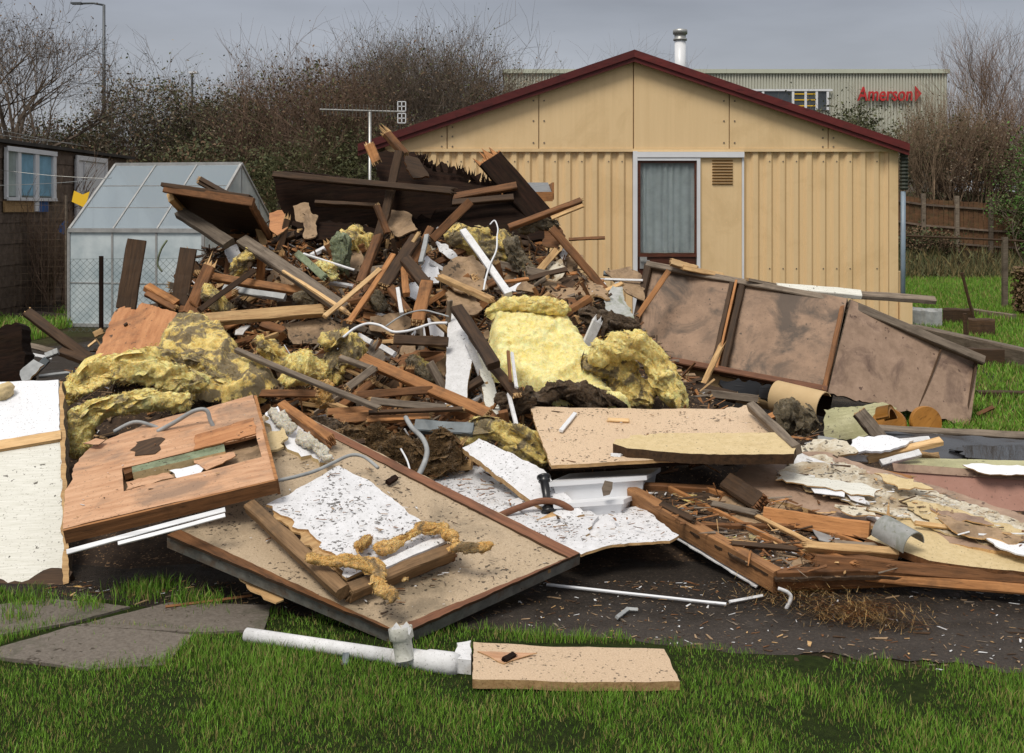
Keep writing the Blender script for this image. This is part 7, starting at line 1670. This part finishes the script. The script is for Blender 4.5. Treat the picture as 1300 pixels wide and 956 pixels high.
strew((P(760, 680, 5.25), Vector((0, -.10, 1)).normalized()), [(690, 688), (735, 656), (812, 642), (855, 682)], 110, .002, .012, (0, 2, 0, 4), .02)
strew((P(600, 620, 5.85), Vector((0, -.12, 1)).normalized()), [(530, 610), (600, 578), (650, 592), (740, 680), (690, 670)], 160, .003, .016, (0, 2, 0, 4, 7), .02)
PL_ = pl3((790, 620, 5.75), (985, 737, 4.84), (1190, 727, 4.88))
for _ in range(260):
    x, y = rr.uniform(810, 1170), rr.uniform(625, 728)
    if inpoly(x, y, [(805, 622), (985, 730), (1180, 724), (1060, 636), (905, 620)]): splint(hit(x, y, lift(PL_, rr.uniform(.01, .04))), rr.uniform(.03, .17), rr.uniform(.0015, .006), rr.choice((0, 0, 2, 2, 6, 7, 1)), mb, .16)
PL_ = pl3((960, 612, 5.75), (1300, 700, 4.93), (1000, 576, 6.1))
for _ in range(120):
    x, y = rr.uniform(960, 1320), rr.uniform(578, 690)
    if inpoly(x, y, [(965, 606), (1040, 572), (1320, 668), (1300, 695), (1100, 650)]): splint(hit(x, y, lift(PL_, rr.uniform(.03, .06))), rr.uniform(.02, .10), rr.uniform(.0015, .005), rr.choice((0, 1, 2, 3, 6, 4, 3)), mb, .12)
make('board_litter', mb, lit, Matrix.Identity(4), kind='stuff', label='crumbs and bark like chips lying on the boards of the heap', cat='litter')
# hay on the ground
mb = MB()
def straw(c, r, n, L, flat=.13):
    for _ in range(n):
        p = c + Vector((rr.gauss(0, r), rr.gauss(0, r * .6), abs(rr.gauss(0, r * .22)))); a = rr.gauss(0, .9); d = Vector((math.cos(a), math.sin(a), rr.gauss(0, flat))).normalized(); l = L * rr.uniform(.4, 1.2); s = Vector((0, .5, .8)).cross(d).normalized() * .0010
        q = p + d * l / 2; z = p - d * l / 2; z.z = max(z.z, .006); q.z = max(q.z, .006); mb.tri(z - s, z + s, q, 0 if rr.random() < .6 else 1)
straw(hit(1095, 782, plz(.01)), .12, 1300, .13); straw(hit(1010, 760, plz(.01)), .12, 700, .10); straw(hit(1150, 795, plz(.01)), .06, 160, .14)
make('loose_hay', mb, [M['hayl'] if 'hayl' in M else M['wtan'], M['hay']], Matrix.Identity(4), kind='stuff', label='brown hay spilled on the damp ground at the front right', cat='hay')

# ================================================================== grass
t = NT('grass_blades'); oi = t.add('ShaderNodeTexCoord'); v = t.coords(rnd=False)
c = t.ramp(t.noise(v, 5, 4, .7), [(.35, (.075, .18, .014)), (.62, (.15, .28, .03))]); t.b.inputs['Subsurface Weight'].default_value = 0
M['blade'] = t.done(c, .55, .25); M['blade2'] = m_plain('yellowing_grass', (.26, .22, .08), .6, .2, 0, .3, 5); M['blade3'] = m_plain('bright_grass', (.17, .34, .035), .5, .25, 0, .2, 5)
def blades(name, n, pick, h0, h1, wd, label, seed, seg=2):
    rg = random.Random(seed); mb = MB(); k = 0
    while k < n:
        q = pick(rg)
        if q is None: continue
        X, Y, hs = q; k += 1; h = rg.uniform(h0, h1) * hs; a = rg.random() * 6.28; s = Vector((math.cos(a), math.sin(a), 0)) * wd * rg.uniform(.6, 1.2)
        b = rg.random() * 6.28; ln = Vector((math.cos(b), math.sin(b), 0)) * h * rg.uniform(.1, .7); p = Vector((X, Y, .006)); m_ = p + ln * .35 + Vector((0, 0, h * .6)); t_ = p + ln + Vector((0, 0, h))
        mi = 0 if rg.random() < .58 else (2 if rg.random() < .5 else 1)
        i = len(mb.v); mb.v.extend((p - s, p + s, m_ + s * .7, m_ - s * .7, t_)); mb.face((i, i + 1, i + 2, i + 3), mi); mb.face((i + 3, i + 2, i + 4), mi)
    make(name, mb, [M['blade'], M['blade2'], M['blade3']], Matrix.Identity(4), kind='stuff', label=label, cat='grass')
EDGE = [(-400, 752), (0, 752), (300, 782), (560, 800), (800, 818), (1000, 838), (1320, 862), (1600, 870)]
SLABS = [[(0, 822), (90, 795), (172, 800), (245, 806), (208, 842), (112, 849), (0, 836)], [(96, 792), (215, 764), (345, 768), (335, 800), (250, 803), (175, 798)], [(-60, 775), (60, 758), (165, 770), (88, 791), (0, 806), (-60, 812)]]
def front(rg):
    Y = rg.uniform(3.2, 5.1); X = rg.uniform(-2.9, 2.9) * Y / 5.1 * 1.12
    px = CX + X / Y * F; py = HY + CZ / Y * F; e = tab(EDGE, px) + 10 * noise.noise(Vector((px * .03, 0, 0))) - 4
    if py < e: return None
    if any(inpoly(px, py, s) for s in SLABS) and rg.random() < .985: return None
    if inpoly(px, py, [(598, 868), (600, 818), (845, 822), (866, 868)]) : return None
    n_ = noise.noise(Vector((X * 3, Y * 3, 0)))
    n2_ = noise.noise(Vector((X * 1.3, Y * 1.6, 7)))
    if rg.random() < .25 - n_ * .6 + (.5 if n2_ > .22 else 0): return None
    return X, Y, (.8 + .7 * n_ - .3 * max(0, n2_)) * (1 if py > e + 14 else 1.15)
blades('front_grass', 92000, front, .010, .042, .0013, 'lush green grass along the front edge of the picture', 41)
def tufts(rg):
    c = rg.choice([(515 - 340, 752), (205, 748), (180, 760), (262, 770), (110, 775), (20, 790), (40, 770), (240, 765)]); q = hit(c[0], c[1], plz(0)); return q.x + rg.gauss(0, .05), q.y + rg.gauss(0, .04), 1
blades('slab_tufts', 1500, tufts, .02, .07, .0018, 'grass tufts growing in the joints of the paving slabs', 43)
def back(rg):
    Y = 8 + 19 * rg.random() ** 1.5; X = rg.uniform(xy(1120, Y), xy(1340, Y))
    if Y > 15 and X < 5.3: return None
    return X, Y, .8 + Y * .03
blades('back_grass', 42000, back, .03, .07, .005, 'bright green lawn grass behind the heap on the right', 42)
def leftp(rg):
    Y = rg.uniform(11.5, 18); X = rg.uniform(xy(-40, Y), xy(92, Y))
    px = CX + X / Y * F; py = HY + CZ / Y * F
    if not (388 < py < 440) or noise.noise(Vector((X * 1.2, Y * .8, 3))) < -.05: return None
    return X, Y, 1.6
blades('left_grass', 5000, leftp, .04, .1, .008, 'green grass patch beside the greenhouse at the left', 44)
# short laths strewn on the collapsed frame and wall panel at the right
PLL = pl3((790, 620, 5.75), (985, 737, 4.84), (1190, 727, 4.88))
for (x1, y1, x2, y2, w_, m, lb) in (
 (905, 640, 960, 652, .03, 'greyw', 'grey lath lying between the first two ribs of the lattice frame'),
 (930, 690, 1010, 697, .022, 'dark', 'dark lath across the lower bay of the lattice frame'),
 (1010, 690, 1085, 715, .026, 'orange', 'orange lath in the right bay of the lattice frame'),
 (960, 655, 1030, 690, .02, 'raw', 'pale lath slanting over the cross rail of the lattice frame'),
 (840, 640, 880, 660, .03, 'dark', 'dark lath in the upper left bay of the lattice frame'),
 (1040, 700, 1130, 716, .035, 'red', 'red brown board end lying over the right ribs of the lattice frame'),
 (1060, 690, 1120, 694, .025, 'greyw', 'grey splinter below the half round gutter piece')):
    beam('lath', hit(x1, y1, lift(PLL, .035)), hit(x2, y2, lift(PLL, .045)), w_, .02, M[m], (.02, .03), label=lb, cat='lath')
B('fibre_sheet', [(900, 628), (955, 626), (1010, 655), (985, 668), (930, 660)], lift(PLL, .022), .02, [M['cardtan'], M['rubble']], jag=.03, warp=.03, label='brown fibrous sheet lying in the top bays of the lattice frame', cat='sheet')
B('fibre_sheet', [(920, 676), (990, 676), (1040, 704), (1000, 722), (960, 712)], lift(PLL, .020), .015, [M['cardtan'], M['rubble']], jag=.03, warp=.03, label='dirty brown sheet lying in the lower bay of the lattice frame', cat='sheet')
PLR = pl3((960, 612, 5.75), (1300, 700, 4.93), (1000, 576, 6.1))
for pts, m, h, lb in (
 ([(990, 598), (1050, 606), (1120, 622), (1110, 630), (1040, 618), (985, 608)], 'whitetex', .05, 'long torn white skin on the left part of the pink wall panel'),
 ([(1180, 640), (1250, 655), (1262, 664), (1200, 656)], 'pink', .045, 'pink torn skin lying on the right part of the wall panel'),
 ([(1110, 600), (1160, 610), (1185, 624), (1140, 622)], 'cream', .05, 'cream torn sheet under the long white lath'),
 ([(1060, 640), (1100, 645), (1112, 656), (1075, 652)], 'crumbly', .04, 'crumbling scrap left of the pointed raw splinter'),
 ([(1190, 655), (1240, 668), (1300, 682), (1290, 690), (1215, 676)], 'cardtan', .035, 'brown torn strip in front of the tan skin at the right')):
    B('torn_skin', pts, lift(PLR, h), .006, [M[m], M['raw']], jag=.022, warp=.03, label=lb, cat='sheet')
